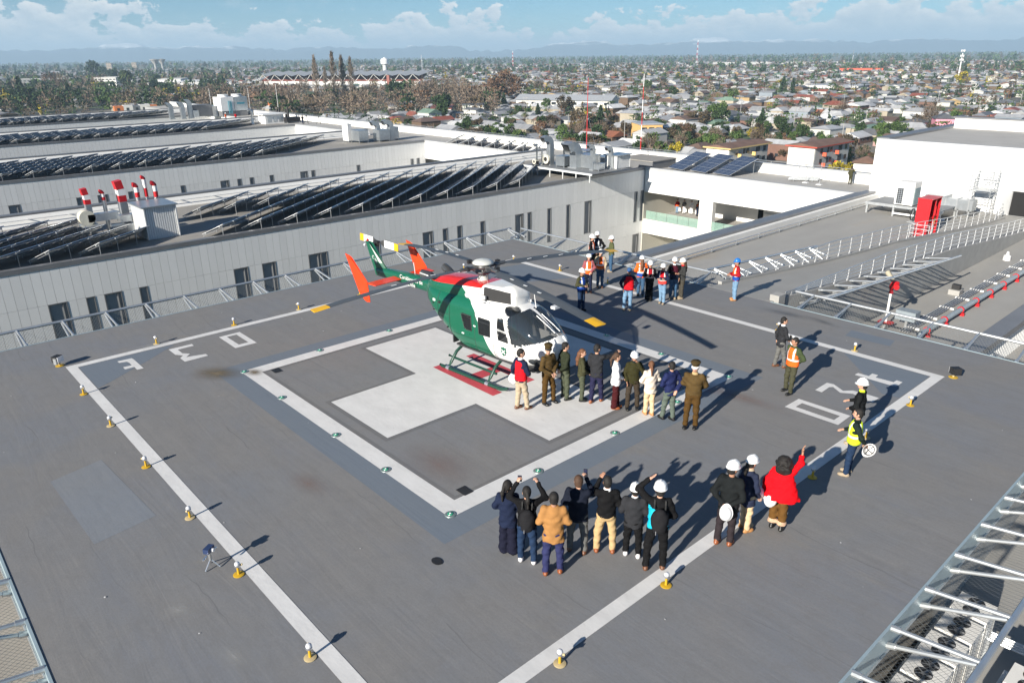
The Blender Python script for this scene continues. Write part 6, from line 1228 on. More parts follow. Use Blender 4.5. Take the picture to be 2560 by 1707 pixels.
def dist(p, X):
    if p[0] == 'c':
        ab = p[2] - p[1]; t = np.clip(((X - p[1]) @ ab) / (ab @ ab + 1e-9), 0, 1); return np.linalg.norm(X - p[1] - t[..., None] * ab, axis=-1) - (p[3] + (p[4] - p[3]) * t)
    if p[0] == 'e':
        q = (X - p[1]) / p[2]; k0 = np.linalg.norm(q, axis=-1); k1 = np.linalg.norm(q / p[2], axis=-1) + 1e-9; return k0 * (k0 - 1) / k1
    r = p[1]; z = X[..., 2]; zc_ = np.clip(z, r[0, 0], r[-1, 0]); cx_ = np.interp(zc_, r[:, 0], r[:, 1]); rx = np.interp(zc_, r[:, 0], r[:, 2]); ry = np.interp(zc_, r[:, 0], r[:, 3])
    d = (np.sqrt(((X[..., 0] - cx_) / rx) ** 2 + (X[..., 1] / ry) ** 2) - 1) * np.minimum(rx, ry); e = np.maximum(r[0, 0] - z, z - r[-1, 0])
    return np.maximum(d, e)
def mesh_sdf(prims, vox, k=.03, fold=0.0, cut=None, seed=0.0):
    lo = np.min([bounds(p)[0] for p in prims], 0) - 3 * vox; hi = np.max([bounds(p)[1] for p in prims], 0) + 3 * vox
    ax = [np.arange(lo[i], hi[i] + vox, vox) for i in range(3)]; X = np.stack(np.meshgrid(*ax, indexing='ij'), -1); f = None
    for p in prims:
        d = dist(p, X)
        if f is None: f = d
        else:
            h = np.clip(.5 + .5 * (d - f) / k, 0, 1); f = d * (1 - h) + f * h - k * h * (1 - h)
    if fold:
        x, y, z = X[..., 0], X[..., 1], X[..., 2]
        f = f + fold * (np.sin(31 * z + 17 * y + 5 * x + seed) * np.sin(13 * y - 19 * x + seed * 2) + .6 * np.sin(52 * z - 23 * x + seed) * np.sin(9 * y + 27 * x))
    if cut is not None: f = cut(X, f)
    return surf_net(f, [a[0] for a in ax], vox)
_cl = {}
def cloth(name, col, rough=.85, sheen=0): return M('cloth ' + name, col, rough, var=.16, scale=9, bump=.3, bscale=22, sheen=sheen, spec=.05)
skin_a = M('skin_light', (.52, .30, .21), .5, var=.07, scale=12, spec=.3); skin_b = M('skin_tan', (.38, .20, .13), .5, var=.07, scale=12, spec=.3)
eye_m = M('eye_dark', (.02, .015, .012), .3); lip_m = M('lip', (.35, .12, .10), .5)
HAIR = {'black': M('hair_black', (.010, .008, .007), .75, var=.3, scale=30, bump=.4, bscale=60), 'brown': M('hair_brown', (.065, .033, .018), .75, var=.35, scale=30, bump=.4, bscale=60), 'chestnut': M('hair_chestnut', (.13, .055, .024), .7, var=.35, scale=30, bump=.4, bscale=60), 'grey': M('hair_grey', (.25, .24, .23), .5, var=.3, scale=30)}
helm_w = M('helmet_white', (.80, .80, .79), .25, var=.03, coat=.4); helm_b = M('helmet_blue', (.02, .16, .50), .3, var=.05, coat=.4); strap_m = M('strap_black', (.02, .02, .02), .7)
# hard hat: dome with ridge, brim and inner band
def helmet_mesh(m_):
    b = MB(); n = 24; prof = [(.150, 0), (.148, .012), (.138, .016), (.134, .06), (.118, .105), (.085, .138), (.045, .155), (.001, .160)]; V = []
    for r, z in prof:
        for j in range(n):
            a = 2 * PI * j / n; fr = 1 + (.20 if z < .013 else 0) * max(0, math.cos(a)) ** 3; V.append((r * 1.10 * fr * math.cos(a), r * .90 * math.sin(a), z))
    b.add(V, [(i * n + j, i * n + (j + 1) % n, (i + 1) * n + (j + 1) % n, (i + 1) * n + j) for i in range(len(prof) - 1) for j in range(n)])
    b.add([(r * .93 * math.cos(2 * PI * j / n) * 1.1, r * .84 * math.sin(2 * PI * j / n), z) for r, z in ((.150, .001), (.134, .05), (.08, .125), (.001, .145)) for j in range(n)], [(i * n + (j + 1) % n, i * n + j, (i + 1) * n + j, (i + 1) * n + (j + 1) % n) for i in range(3) for j in range(n)])
    b.tube([(.13 * math.cos(a), 0, .02 + .145 * math.sin(a)) for a in np.linspace(.35, PI - .3, 9)], .014, 6); return b.mesh('helmet', m_, smooth=50)
HM = {'w': helmet_mesh(helm_w), 'b': helmet_mesh(helm_b)}
harness_me = MB().tube([(.12 * math.cos(a) * 1.05, .10 * math.sin(a), .01) for a in np.linspace(0, 6.28, 18)], .009, 5).tube([(.11, 0, .01), (0, 0, .09), (-.11, 0, .01)], .009, 5).tube([(0, .09, .01), (0, 0, .09), (0, -.09, .01)], .009, 5).mesh('harness', strap_m)
def cap_mesh(kind):
    b = MB(); n = 24
    if kind == 'police':
        prof = [(.100, 0, 0), (.104, 0, .05), (.128, .012, .085), (.135, .018, .10), (.12, .016, .118), (.001, .01, .125)]
    else: prof = [(.100, 0, 0), (.103, 0, .05), (.085, 0, .095), (.045, 0, .118), (.001, 0, .122)]
    V = [(dx + r * 1.08 * math.cos(2 * PI * j / n), r * .92 * math.sin(2 * PI * j / n), z + .18 * dx) for r, dx, z in prof for j in range(n)]
    b.add(V, [(i * n + j, i * n + (j + 1) % n, (i + 1) * n + (j + 1) % n, (i + 1) * n + j) for i in range(len(prof) - 1) for j in range(n)])
    pts = [(.105 * 1.05 * math.cos(a), .095 * math.sin(a)) for a in np.linspace(-1.15, 1.15, 10)]; q = [(p[0] + .065 * math.cos(t) ** .5, p[1] * 1.02) for p, t in zip(pts, np.linspace(-1.15, 1.15, 10))]
    k = len(b.f); b.add([(p[0], p[1], .012) for p in pts] + [(p[0], p[1], -.012) for p in q], [(i, 10 + i, 11 + i, i + 1) for i in range(9)], 1); b.add([(p[0], p[1], .006) for p in pts] + [(p[0], p[1], -.018) for p in q], [(i + 1, 11 + i, 10 + i, i) for i in range(9)], 1)
    return b
olive_br = cloth('uniform brown', (.085, .055, .022)); POL = cap_mesh('police').mesh('police_cap', [cloth('cap brown', (.07, .05, .022)), strap_m], smooth=50); POLW = cap_mesh('police').mesh('police_cap', [cloth('cap brown', (.07, .05, .022)), helm_w], smooth=50); BCAP = cap_mesh('ball').mesh('baseball_cap', [cloth('cap blue', (.035, .09, .22)), cloth('cap blue', (.035, .09, .22))], smooth=50)
# hands: palm, four unequal bent fingers and a thumb leaving the side of the palm; fingers along +X, thumb on +Y
def hand_prims(curl):
    P_ = [ell((.045, 0, 0), (.048, .040, .016)), cap((.0, 0, 0), (.04, 0, 0), .024, .026)]
    for y, l_, s_ in ((.030, .036, .0), (.011, .041, .004), (-.009, .038, .002), (-.027, .030, -.004)):
        a = (.082 + s_, y, 0); m1 = (a[0] + l_ * math.cos(curl), y * 1.08, -l_ * math.sin(curl)); m2 = (m1[0] + l_ * .8 * math.cos(curl * 2.1), y * 1.1, m1[2] - l_ * .8 * math.sin(curl * 2.1)); P_ += [cap((.05, y * .9, 0), a, .0095, .0095), cap(a, m1, .0092, .0085), cap(m1, m2, .0085, .0072)]
    P_ += [cap((.018, .030, -.002), (.050, .058, -.012), .0125, .0105), cap((.050, .058, -.012), (.078, .064, -.026), .0105, .0085)]; return P_
HANDS = {k: mesh_sdf(hand_prims(c_), .0062, .008) for k, c_ in (('relaxed', .35), ('grip', .95), ('open', .08))}
ARMS = {'down': ((-.02, .255, 1.13), (.035, .265, .885)), 'clasp': ((.03, .275, 1.14), (.20, .055, .985)), 'behind': ((-.13, .275, 1.14), (-.185, .06, .965)), 'phone': ((.20, .25, 1.29), (.335, .10, 1.52)), 'phone_high': ((.15, .36, 1.44), (.26, .20, 1.70)), 'point': ((.22, .33, 1.37), (.44, .42, 1.45)), 'face': ((.20, .26, 1.24), (.17, .075, 1.53)), 'raise': ((.06, .30, 1.66), (.09, .30, 1.92)), 'pocket': ((-.07, .325, 1.14), (.05, .235, .93)), 'folded': ((.05, .265, 1.15), (.215, -.04, 1.17)), 'typing': ((-.01, .265, 1.15), (.255, .09, 1.13)), 'shade': ((.16, .40, 1.52), (.15, .20, 1.74)), 'hold': ((-.05, .285, 1.13), (.00, .31, .88)), 'back_hold': ((-.16, .27, 1.15), (-.24, .16, .98)), 'low': ((.0, .26, 1.12), (.11, .20, .92))}
def person(pid, label, xy, phi, h, z=0.0, top='jacket', tc=None, pc=None, sc_=None, hair=('short', 'black'), hat=None, vest=None, L='down', R='down', feet=None, head=0.0, hem=.86, wide=0.0, flare=0.0, bulk=1.0, skin=None, extra=None, collar=None, vox=.022, cat='person', sleeve=None, group=None, hand='relaxed'):
    skin = skin or skin_a; s = h / 1.77
    v = Vector((xy[0], xy[1], z)); al = math.atan2(v.y + 13.575, v.x - 16.639); yaw = al + PI + math.radians(phi)
    t = thing('person', label, cat, (xy[0], xy[1], z), yaw, group)
    def place(nm, V, F, mats, mi=None): return put(nm, mesh_of(nm, np.asarray(V) * s, F.tolist(), mats, mi, smooth=True), t)
    feet = feet or ((.02, .10), (-.02, -.10)); fl_, fr_ = feet
    sh = {1: (0, .165 * bulk, 1.415), -1: (0, -.165 * bulk, 1.415)}
    arm = {}
    for sg, nm in ((1, L), (-1, R)):
        e_, w_ = ARMS[nm]; arm[sg] = ((e_[0], sg * (e_[1] + .02 * (bulk - 1) * 10 * .1), e_[2]), (w_[0], sg * w_[1], w_[2]))
    # --- body (skin) one continuous figure
    bp = [stk([(.84, 0, .09, .13), (1.05, 0, .085, .13), (1.3, 0, .095, .165), (1.44, -.005, .06, .13)]), cap((-.008, 0, 1.42), (.0, 0, 1.56), .056, .05)]
    for sg, ft in ((1, fl_), (-1, fr_)):
        kn = (ft[0] * .5 + .015, ft[1] * .9, .50); bp += [cap((0, sg * .085, .88), kn, .075, .052), cap(kn, (ft[0], ft[1], .10), .052, .036)]
        bp += [cap(sh[sg], arm[sg][0], .045, .036), cap(arm[sg][0], arm[sg][1], .036, .025)]
    V, F = mesh_sdf(bp, vox * 1.15, .03)
    # head turned on the neck
    ch, s_h = math.cos(head), math.sin(head)
    hp = [ell((.012, 0, 1.650), (.098, .078, .112)), ell((.042, 0, 1.585), (.062, .056, .062)), cap((.100, 0, 1.640), (.118, 0, 1.612), .010, .015), ell((.0, .078, 1.625), (.022, .012, .032)), ell((.0, -.078, 1.625), (.022, .012, .032)), cap((-.01, 0, 1.50), (0, 0, 1.58), .052, .052)]
    Vh, Fh = mesh_sdf(hp, .0125, .022)
    def turn(P_): P_ = np.array(P_, float); return np.stack([P_[:, 0] * ch - P_[:, 1] * s_h, P_[:, 0] * s_h + P_[:, 1] * ch, P_[:, 2]], 1)
    Vs = [V, turn(Vh)]; Fs_ = [F, Fh + len(V)]; mi = [np.zeros(len(F) + len(Fh), int)]; n0 = len(V) + len(Vh)
    fb_ = MB()
    for sg in (1, -1):
        fb_.box((.102, sg * .034, 1.640), (.012, .026, .011), 1); fb_.box((.103, sg * .036, 1.662), (.012, .036, .008), 1)
    fb_.box((.100, 0, 1.574), (.016, .044, .010), 2)
    Vs.append(turn(fb_.v)); Fs_.append(np.array(fb_.f) + n0); mi.append(np.array(fb_.m)); n0 += len(fb_.v)
    for sg in (1, -1):
        Vn, Fn = HANDS[hand if sg == 1 or hand != 'open' else 'relaxed']; e_, w_ = (Vector(q) for q in arm[sg]); d = (w_ - e_).normalized()
        nm = (L if sg == 1 else R); upv = Vector((0, -sg, 0)) if nm in ('down', 'hold', 'pocket', 'back_hold', 'raise', 'low') else Vector((0, 0, 1))
        zax = (upv - d * upv.dot(d)); zax = zax.normalized() if zax.length > .05 else Vector((1, 0, 0)); yax = zax.cross(d)
        Rm = np.array([[d.x, yax.x, zax.x], [d.y, yax.y, zax.y], [d.z, yax.z, zax.z]]); Vq = Vn.copy()
        if sg == -1: Vq[:, 1] *= -1
        Fq_ = Fn[:, ::-1] if sg == -1 else Fn
        Vs.append(Vq @ Rm.T + np.array(w_)); Fs_.append(Fq_ + n0); mi.append(np.zeros(len(Fn), int)); n0 += len(Vn)
    place('body', np.concatenate(Vs), np.concatenate(Fs_), [skin, eye_m, lip_m], np.concatenate(mi))
    sd = pid * 1.37
    # --- trousers
    tp_ = [ell((-.005, 0, .915), (.128 * bulk, .168 * bulk, .125))]
    for sg, ft in ((1, fl_), (-1, fr_)):
        kn = (ft[0] * .5 + .018, ft[1] * .92, .50); tp_ += [cap((0, sg * .085, .88), kn, .100 * bulk, .076 + wide * .4), cap(kn, (ft[0], ft[1], .105), .074 + wide * .5, .064 + wide)]
    V, F = mesh_sdf(tp_, vox, .028, .009, seed=sd, cut=lambda X, f: np.maximum(f, np.maximum((.045 if extra != 'hem' else .15) - X[..., 2], X[..., 2] - 1.03)))
    if extra == 'hem': 
        zc_ = V[F][:, :, 2].mean(1); place('trousers', V, F, [pc, M('leopard_hem', (.55, .36, .24), .8, var=.6, scale=60)], (zc_ < .26).astype(int))
    else: place('trousers', V, F, pc)
    for sg, ft in ((1, fl_), (-1, fr_)):
        V, F = mesh_sdf([ell((ft[0] + .045, ft[1], .045), (.140, .049, .05)), cap((ft[0] - .02, ft[1], .10), (ft[0] - .02, ft[1], .05), .046, .05), ell((ft[0] + .10, ft[1], .04), (.075, .052, .04))], .016, .03, cut=lambda X, f: np.maximum(f, .004 - X[..., 2])); place('shoe', V, F, sc_)
    # --- top
    hw = 1 + flare
    jp = [stk([(hem, -.004, .136 * bulk * hw, .182 * bulk * hw), (.98, -.004, .130 * bulk, .176 * bulk), (1.10, 0, .124 * bulk, .172 * bulk), (1.30, .002, .126 * bulk, .182 * bulk), (1.39, -.002, .108, .165 * bulk), (1.44, -.006, .082, .125), (1.475, -.007, .068, .085), (1.50, -.008, .064, .070)])]
    if top != 'cape':
        for sg in (1, -1): jp += [cap(sh[sg], arm[sg][0], .066 * bulk, .056), cap(arm[sg][0], np.array(arm[sg][0]) + .93 * (np.array(arm[sg][1]) - np.array(arm[sg][0])), .056, .046)]
    else:
        jp = [stk([(.84, -.05, .27, .40), (1.0, -.03, .22, .33), (1.22, -.015, .165, .255), (1.38, -.006, .115, .18), (1.45, -.006, .085, .12), (1.50, -.008, .068, .075)])]
        for sg in (1, -1): jp += [cap(sh[sg], arm[sg][0], .075, .085 if sg == 1 else .062), cap(arm[sg][0], np.array(arm[sg][0]) + .55 * (np.array(arm[sg][1]) - np.array(arm[sg][0])), .085 if sg == 1 else .06, .08 if sg == 1 else .052)]
    V, F = mesh_sdf(jp, vox, .06, .0095 if top != 'puffer' else .007, seed=sd + 1); cen_ = V[F].mean(1); mats_ = [tc]; mi_ = np.zeros(len(F), int)
    if sleeve is not None:
        mats_ = [tc, sleeve]; mi_ = ((np.abs(cen_[:, 1]) > .20 * bulk) | (cen_[:, 0] > .17) | (cen_[:, 2] > 1.5)).astype(int)
    if extra == 'cyan':
        mats_ = [tc, M('cloth cyan', (.0, .42, .60), .7)]; mi_ = ((cen_[:, 0] < .02) & (np.abs(cen_[:, 1]) < .19) & ((cen_[:, 2] < 1.02) | ((cen_[:, 2] < 1.36 - .55 * (.19 - np.abs(cen_[:, 1]))) & (cen_[:, 1] > -.06)))).astype(int)
    place('shirt' if top == 'shirt' else {'coat': 'coat', 'puffer': 'puffer_jacket', 'cape': 'cape', 'blouse': 'blouse'}.get(top, 'jacket'), V, F, mats_, mi_)
    if collar is not None:
        V, F = mesh_sdf([stk([(1.45, -.004, .075, .085), (1.50, -.004, .067, .072), (1.525, -.002, .064, .067)])], .014, .02); place('collar', V, F, collar)
    if vest:
        up, lo_, stripe = vest
        V, F = mesh_sdf([stk([(.90, -.002, .152 * bulk, .196 * bulk), (1.02, -.002, .148 * bulk, .190 * bulk), (1.12, .002, .142 * bulk, .184 * bulk), (1.30, .004, .143 * bulk, .178 * bulk), (1.40, .0, .122, .155), (1.455, -.004, .098, .115)])], vox * .8, .02, .003, seed=sd + 2, cut=lambda X, f: np.maximum(f, -(np.sqrt((X[..., 0] + .02) ** 2 + (X[..., 1] * .9) ** 2 + ((X[..., 2] - 1.53) * .8) ** 2) - .115)))
        c_ = V[F].mean(1); mi_ = np.where(c_[:, 2] < 1.07, 1, 0)
        if stripe: mi_ = np.where((np.abs(c_[:, 2] - 1.09) < .024) | (np.abs(np.abs(c_[:, 1]) - .11) < .022) & (c_[:, 2] > 1.1), 2, mi_)
        place('vest', V, F, [up, lo_ or up, M('reflective_tape', (.72, .73, .72), .35)], mi_)
    # --- hair and hats
    hk, hc = hair; hm_ = HAIR[hc]
    def faceopen(X, f): return np.maximum(f, np.minimum(X[..., 0] - .052, 1.692 - X[..., 2]))
    hq = [ell((-.006, 0, 1.668), (.106, .089, .108)), ell((-.045, 0, 1.60), (.062, .074, .062))]
    if hk == 'long': hq += [cap((-.085, 0, 1.60), (-.135, .0, 1.40), .075, .072), cap((-.135, 0, 1.40), (-.155, .01, 1.22), .072, .045)]
    if hk == 'pony': hq += [cap((-.11, 0, 1.66), (-.165, 0, 1.55), .035, .036), cap((-.165, 0, 1.55), (-.165, .0, 1.36), .038, .018)]
    if hk == 'curly': hq = [ell((-.035, 0, 1.635), (.135, .140, .150)), ell((-.075, 0, 1.50), (.105, .165, .13))] + [ell((-.04 + (.12 + .03 * math.sin(7 * a + 3 * b)) * math.cos(a) * math.cos(b), (.13 + .03 * math.cos(5 * a)) * math.sin(a) * math.cos(b), 1.59 + .17 * math.sin(b)), (.035, .035, .035)) for a in np.arange(.9, 5.5, .38) for b in (-1.1, -.65, -.2, .25, .7, 1.15)]
    V, F = mesh_sdf(hq, .013 if hk != 'curly' else .015, .03, .004 if hk != 'curly' else .010, seed=sd, cut=faceopen)
    if hat and hk != 'long' and hk != 'pony': V = V.copy(); V[:, 2] = np.minimum(V[:, 2], 1.705)
    place('hair', turn(V), F, hm_)
    if hat:
        me_, zz = {'w': (HM['w'], 1.672), 'b': (HM['b'], 1.672), 'police': (POL, 1.690), 'policew': (POLW, 1.690), 'cap': (BCAP, 1.685)}[hat]
        nm = 'helmet' if hat in 'wb' else 'cap'; hs_ = s * (.92 if nm == 'helmet' else 1.0); o_ = put(nm, me_, t, turn([(.012, 0, zz)])[0] * s, (0, math.radians(4), head), (hs_, hs_, hs_))
    return t, s, yaw
def local(t, p): return t.matrix_basis @ Vector(p)
def held_helmet(t, s, sg, arm, label, tilt=(0, 0, 0), col='w', off=(0, 0, -.06)):
    w_ = ARMS[arm][1]; p = t.matrix_basis @ Vector(((w_[0] + off[0]) * s, (sg * w_[1] + off[1]) * s, (w_[2] + off[2]) * s)); e = thing('hard_hat', label, 'helmet', p); e.rotation_euler = (tilt[0], tilt[1], t.rotation_euler[2] + tilt[2]); put('shell', HM[col], e); put('harness', harness_me, e)
def phone(t, s, p, label):
    e = thing('phone', label, 'phone', t.matrix_basis @ Vector([q * s for q in p])); e.rotation_euler = (0, math.radians(-12), t.rotation_euler[2]); MB().box((0, 0, 0), (.010, .078, .155)).build('case', black_m, e); MB().box((-.007, 0, 0), (.003, .070, .145)).build('screen', M('phone_screen', (.02, .03, .07), .1), e)
c_navy = cloth('navy', (.014, .020, .045)); c_black = cloth('black', (.010, .010, .011)); c_char = cloth('charcoal', (.028, .029, .033)); c_denim = cloth('denim', (.045, .095, .17)); c_ddenim = cloth('dark denim', (.018, .035, .075)); c_khaki = cloth('khaki', (.47, .33, .17)); c_stone = cloth('stone', (.42, .34, .24)); c_grey = cloth('grey', (.13, .13, .125)); c_greyg = cloth('grey green', (.10, .125, .105)); c_olive = cloth('olive', (.055, .055, .030)); c_fly = cloth('flight green', (.072, .082, .055)); c_maroon = cloth('maroon', (.055, .012, .014)); c_white = cloth('white', (.78, .78, .80)); c_cream = cloth('cream', (.66, .58, .49)); c_tan = cloth('camel', (.34, .17, .06)); c_red = cloth('red', (.62, .012, .02)); c_dred = cloth('dark red', (.30, .012, .02)); c_orange = cloth('safety orange', (.85, .13, .02), .7); c_lime = cloth('safety yellow', (.62, .80, .03), .7); c_royal = cloth('royal blue', (.02, .07, .33)); c_blazer = cloth('olive blazer', (.035, .033, .014)); c_dgreen = cloth('dark green', (.014, .022, .022)); c_brown = cloth('brown', (.12, .060, .018)); c_beige = cloth('beige', (.60, .44, .27)); c_rose = cloth('rose', (.30, .09, .10)); c_lblue = cloth('light denim', (.16, .27, .40))
sh_brown = M('shoe_brown', (.13, .052, .024), .45, var=.15); sh_black = M('shoe_black', (.012, .012, .012), .35, var=.2); sh_white = M('shoe_white', (.72, .70, .71), .5, var=.08); sh_tan = M('shoe_tan', (.42, .20, .07), .45, var=.12); sh_boot = M('boot_beige', (.33, .26, .18), .8, var=.2); sh_olive = M('boot_olive', (.06, .055, .04), .7, var=.2); sh_cog = M('shoe_cognac', (.24, .07, .022), .4, var=.12)
G1 = 'people lined up beside the helicopter'; G2 = 'onlookers with their backs to the camera'; G3 = 'hard-hatted workers at the far side of the deck'; G4 = 'people standing at the right of the deck'
t, s, _ = person(1, 'person in red vest over navy sleeves and beige trousers, nearest the skid', (2.66, -.79), 128, 1.86, tc=c_navy, vest=(c_red, None, 0), pc=c_stone, sc_=sh_brown, L='hold', R='clasp', head=-.5, feet=((-.05, .11), (.13, -.10)), collar=c_white, group=G1); held_helmet(t, s, 1, 'hold', 'white helmet held low by the person in the red vest', (0, -1.2, 0))
person(2, 'person in brown uniform and cap, hands clasped, in front of the nose', (2.88, .05), 42, 1.80, tc=olive_br, pc=cloth('brown trousers', (.075, .042, .014)), sc_=sh_black, hat='police', L='clasp', R='clasp', head=-.5, feet=((.05, .17), (.02, -.15)), bulk=1.03, group=G1)
person(3, 'person in dark green bomber jacket with hands behind, short black hair', (3.02, .60), 118, 1.78, tc=cloth('bomber', (.030, .036, .022)), pc=c_fly, sc_=sh_black, L='behind', R='behind', head=-.3, feet=((.03, .15), (.0, -.12)), group=G1)
person(4, 'person with long wavy brown hair and olive flight suit', (3.44, .86), 95, 1.63, tc=c_olive, pc=c_fly, sc_=sh_black, hair=('long', 'chestnut'), L='clasp', R='clasp', head=-.3, feet=((.02, .07), (.0, -.07)), group=G1)
person(5, 'person in dark blazer pointing towards the workers', (3.78, 1.10), 160, 1.80, tc=c_char, pc=cloth('navy trousers', (.022, .022, .055)), sc_=sh_cog, hem=.80, L='down', R='point', head=-.5, feet=((-.12, .10), (.12, -.12)), hand='grip', group=G1)
person(6, 'person in white blouse and maroon flared trousers', (4.42, 1.20), 92, 1.70, tc=c_white, top='blouse', pc=c_maroon, sc_=sh_cog, hair=('pony', 'brown'), L='low', R='clasp', hem=.80, flare=.14, wide=.035, head=.2, feet=((.03, .09), (-.03, -.08)), group=G1)
person(7, 'person in olive blazer and white helmet wiping the face', (4.75, 1.55), 8, 1.70, tc=c_blazer, pc=cloth('dark taupe', (.045, .035, .026)), sc_=sh_black, hat='w', L='face', R='low', hem=.82, feet=((.03, .14), (.06, -.15)), hair=('short', 'grey'), skin=skin_b, collar=c_dgreen, group=G1)
person(8, 'person in cream coat, pale leggings and tan ankle boots', (5.34, 1.56), 205, 1.63, tc=c_cream, top='coat', pc=c_beige, sc_=sh_tan, hair=('pony', 'chestnut'), L='clasp', R='clasp', hem=.76, flare=.06, head=-.3, feet=((.06, .09), (-.06, -.08)), group=G1)
person(9, 'person in navy windbreaker and grey-green trousers', (5.91, 1.69), 222, 1.75, tc=cloth('windbreaker', (.016, .022, .075), .6), pc=c_greyg, sc_=sh_black, L='clasp', R='behind', hem=.82, head=-.6, feet=((.15, .10), (-.06, -.10)), bulk=1.05, group=G1)
person(10, 'person in brown uniform and white-peaked cap, hands behind, end of line', (6.55, 1.82), -6, 1.88, tc=olive_br, pc=cloth('brown trousers', (.075, .042, .014)), sc_=sh_black, hat='policew', L='behind', R='behind', hem=.92, feet=((.02, .11), (.08, -.13)), bulk=1.12, collar=c_khaki, group=G1)
person(11, 'person in navy hooded coat and wide dark trousers, leftmost onlooker', (7.27, -5.38), 172, 1.70, tc=c_navy, top='coat', pc=cloth('dark navy', (.012, .013, .026)), sc_=sh_black, hair=('pony', 'black'), L='typing', R='typing', hem=.72, flare=.1, wide=.05, head=-.6, group=G2)
t, s, _ = person(12, 'person with long dark hair in jeans raising a phone', (7.73, -5.30), 176, 1.74, tc=c_black, pc=c_ddenim, sc_=sh_white, hair=('pony', 'black'), L='phone_high', R='phone_high', head=.2, feet=((.04, .13), (-.03, -.14)), hem=.84, bulk=1.04, hand='grip', group=G2); phone(t, s, (.36, .16, 1.72), 'dark phone held up by the person in jeans')
person(13, 'person in camel coat and navy trousers, standing nearest the camera', (8.32, -5.16), 180, 1.83, tc=c_tan, top='coat', pc=cloth('navy chino', (.030, .034, .095)), sc_=sh_cog, L='typing', R='typing', hem=.76, flare=.10, bulk=1.04, feet=((-.04, .14), (.03, -.13)), skin=skin_b, group=G2)
t, s, _ = person(14, 'person in dark padded jacket and grey trousers filming with a phone', (8.20, -4.36), 172, 1.80, tc=cloth('dark navy jacket', (.012, .015, .026)), top='puffer', pc=c_grey, sc_=sh_brown, hair=('short', 'brown'), L='typing', R='phone', hem=.80, bulk=1.10, feet=((.05, .16), (0, -.14)), hand='grip', group=G2); phone(t, s, (.43, -.07, 1.60), 'phone held up beside the brown-haired onlooker')
person(15, 'person in black sweater, white collar and khaki trousers', (8.57, -3.94), 186, 1.77, tc=c_black, pc=c_khaki, sc_=sh_cog, L='phone', R='typing', hem=.90, bulk=1.04, collar=c_white, feet=((.03, .17), (.0, -.15)), skin=skin_b, group=G2)
person(16, 'person in black puffer jacket, white helmet and white trainers', (9.03, -3.65), 178, 1.66, tc=c_char, top='puffer', pc=c_black, sc_=sh_white, hat='w', hair=('short', 'black'), L='typing', R='typing', hem=.80, bulk=1.12, collar=c_white, feet=((.05, .14), (.0, -.13)), group=G2)
t, s, _ = person(17, 'person in turquoise and black jacket shading eyes under a white helmet', (9.54, -3.56), 180, 1.89, tc=c_black, extra='cyan', pc=c_black, sc_=sh_brown, hat='w', L='shade', R='typing', hem=.86, bulk=1.04, feet=((-.10, .17), (-.02, -.13)), hand='open', group=G2)
def backpack(t, s, label):
    V, F = mesh_sdf([ell((-.235, -.02, 1.16), (.105, .155, .24)), ell((-.30, -.02, 1.06), (.07, .12, .13))], .016, .04, .005)
    e = thing('backpack', label, 'backpack', t.location, t.rotation_euler[2]); put('bag', mesh_of('bag', V * s, F.tolist(), cloth('backpack black', (.016, .016, .018), .7), smooth=True), e)
    for y in (-.11, .08): MB().tube([tuple(q * s for q in p) for p in ((-.19, y, 1.36), (-.08, y, 1.465), (.08, y * 1.05, 1.43), (.135, y * 1.15, 1.25), (.06, y * 1.7, 1.05), (-.16, y * 1.3, .99))], .016, 6).build('strap', strap_m, e)
    MB().cyl((-.36 * s, .03 * s, 1.02 * s), (-.375 * s, .03 * s, .95 * s), .008, n=6).build('zip_pull', chrome, e)
backpack(t, s, 'black backpack on the turquoise jacket')
t12 = [o for o in bpy.data.objects if o.get('label', '').startswith('person with long dark hair in jeans')][0]; backpack(t12, 1.74 / 1.77, 'black backpack on the person raising a phone')
t, s, _ = person(18, 'person in black coat and white helmet holding a helmet behind the back', (10.03, -1.90), 165, 1.88, tc=cloth('black wool', (.013, .015, .016)), top='coat', pc=cloth('dark plum', (.030, .024, .027)), sc_=sh_cog, hat='w', L='behind', R='behind', hem=.78, bulk=1.06, head=-.4, feet=((-.10, .13), (-.03, -.10)), skin=skin_b, group=G4); held_helmet(t, s, -1, 'behind', 'white helmet held behind the black coat', (0, -1.35, 0), off=(-.08, .02, -.12))
person(19, 'person in navy cardigan and white helmet beside the black coat', (10.05, -1.22), 130, 1.74, tc=cloth('cardigan', (.022, .028, .055)), top='coat', pc=c_beige, sc_=sh_tan, hat='w', hair=('pony', 'black'), L='clasp', R='low', hem=.66, flare=.10, head=.2, collar=c_stone, group=G4)
t, s, _ = person(20, 'person with curly black hair in a red cape waving', (10.49, -.70), 172, 1.74, tc=cloth('bright red', (.72, .006, .012), .8), top='cape', pc=c_brown, sc_=sh_black, hair=('curly', 'black'), L='hold', R='raise', wide=.03, extra='hem', hand='relaxed', skin=skin_b, group=G4); held_helmet(t, s, 1, 'hold', 'white helmet with hanging strap held below the red cape', (.3, -1.1, .3), off=(-.16, -.14, -.10)); held_helmet(t, s, 1, 'hold', 'second white helmet tucked beside the first under the cape', (.2, -.9, -.5), off=(-.14, .10, -.06))
t, s, _ = person(21, 'bareheaded person in yellow safety vest and jeans holding a helmet', (10.53, 2.51), 268, 1.74, tc=cloth('black fleece', (.014, .022, .020)), vest=(c_lime, None, 1), pc=c_ddenim, sc_=sh_boot, L='back_hold', R='typing', head=.1, feet=((.05, .12), (.02, -.12)), bulk=1.08, group=G4); held_helmet(t, s, 1, 'back_hold', 'upturned white helmet showing its harness, held by the bareheaded person', (2.2, .6, .8), off=(-.12, .06, -.10))
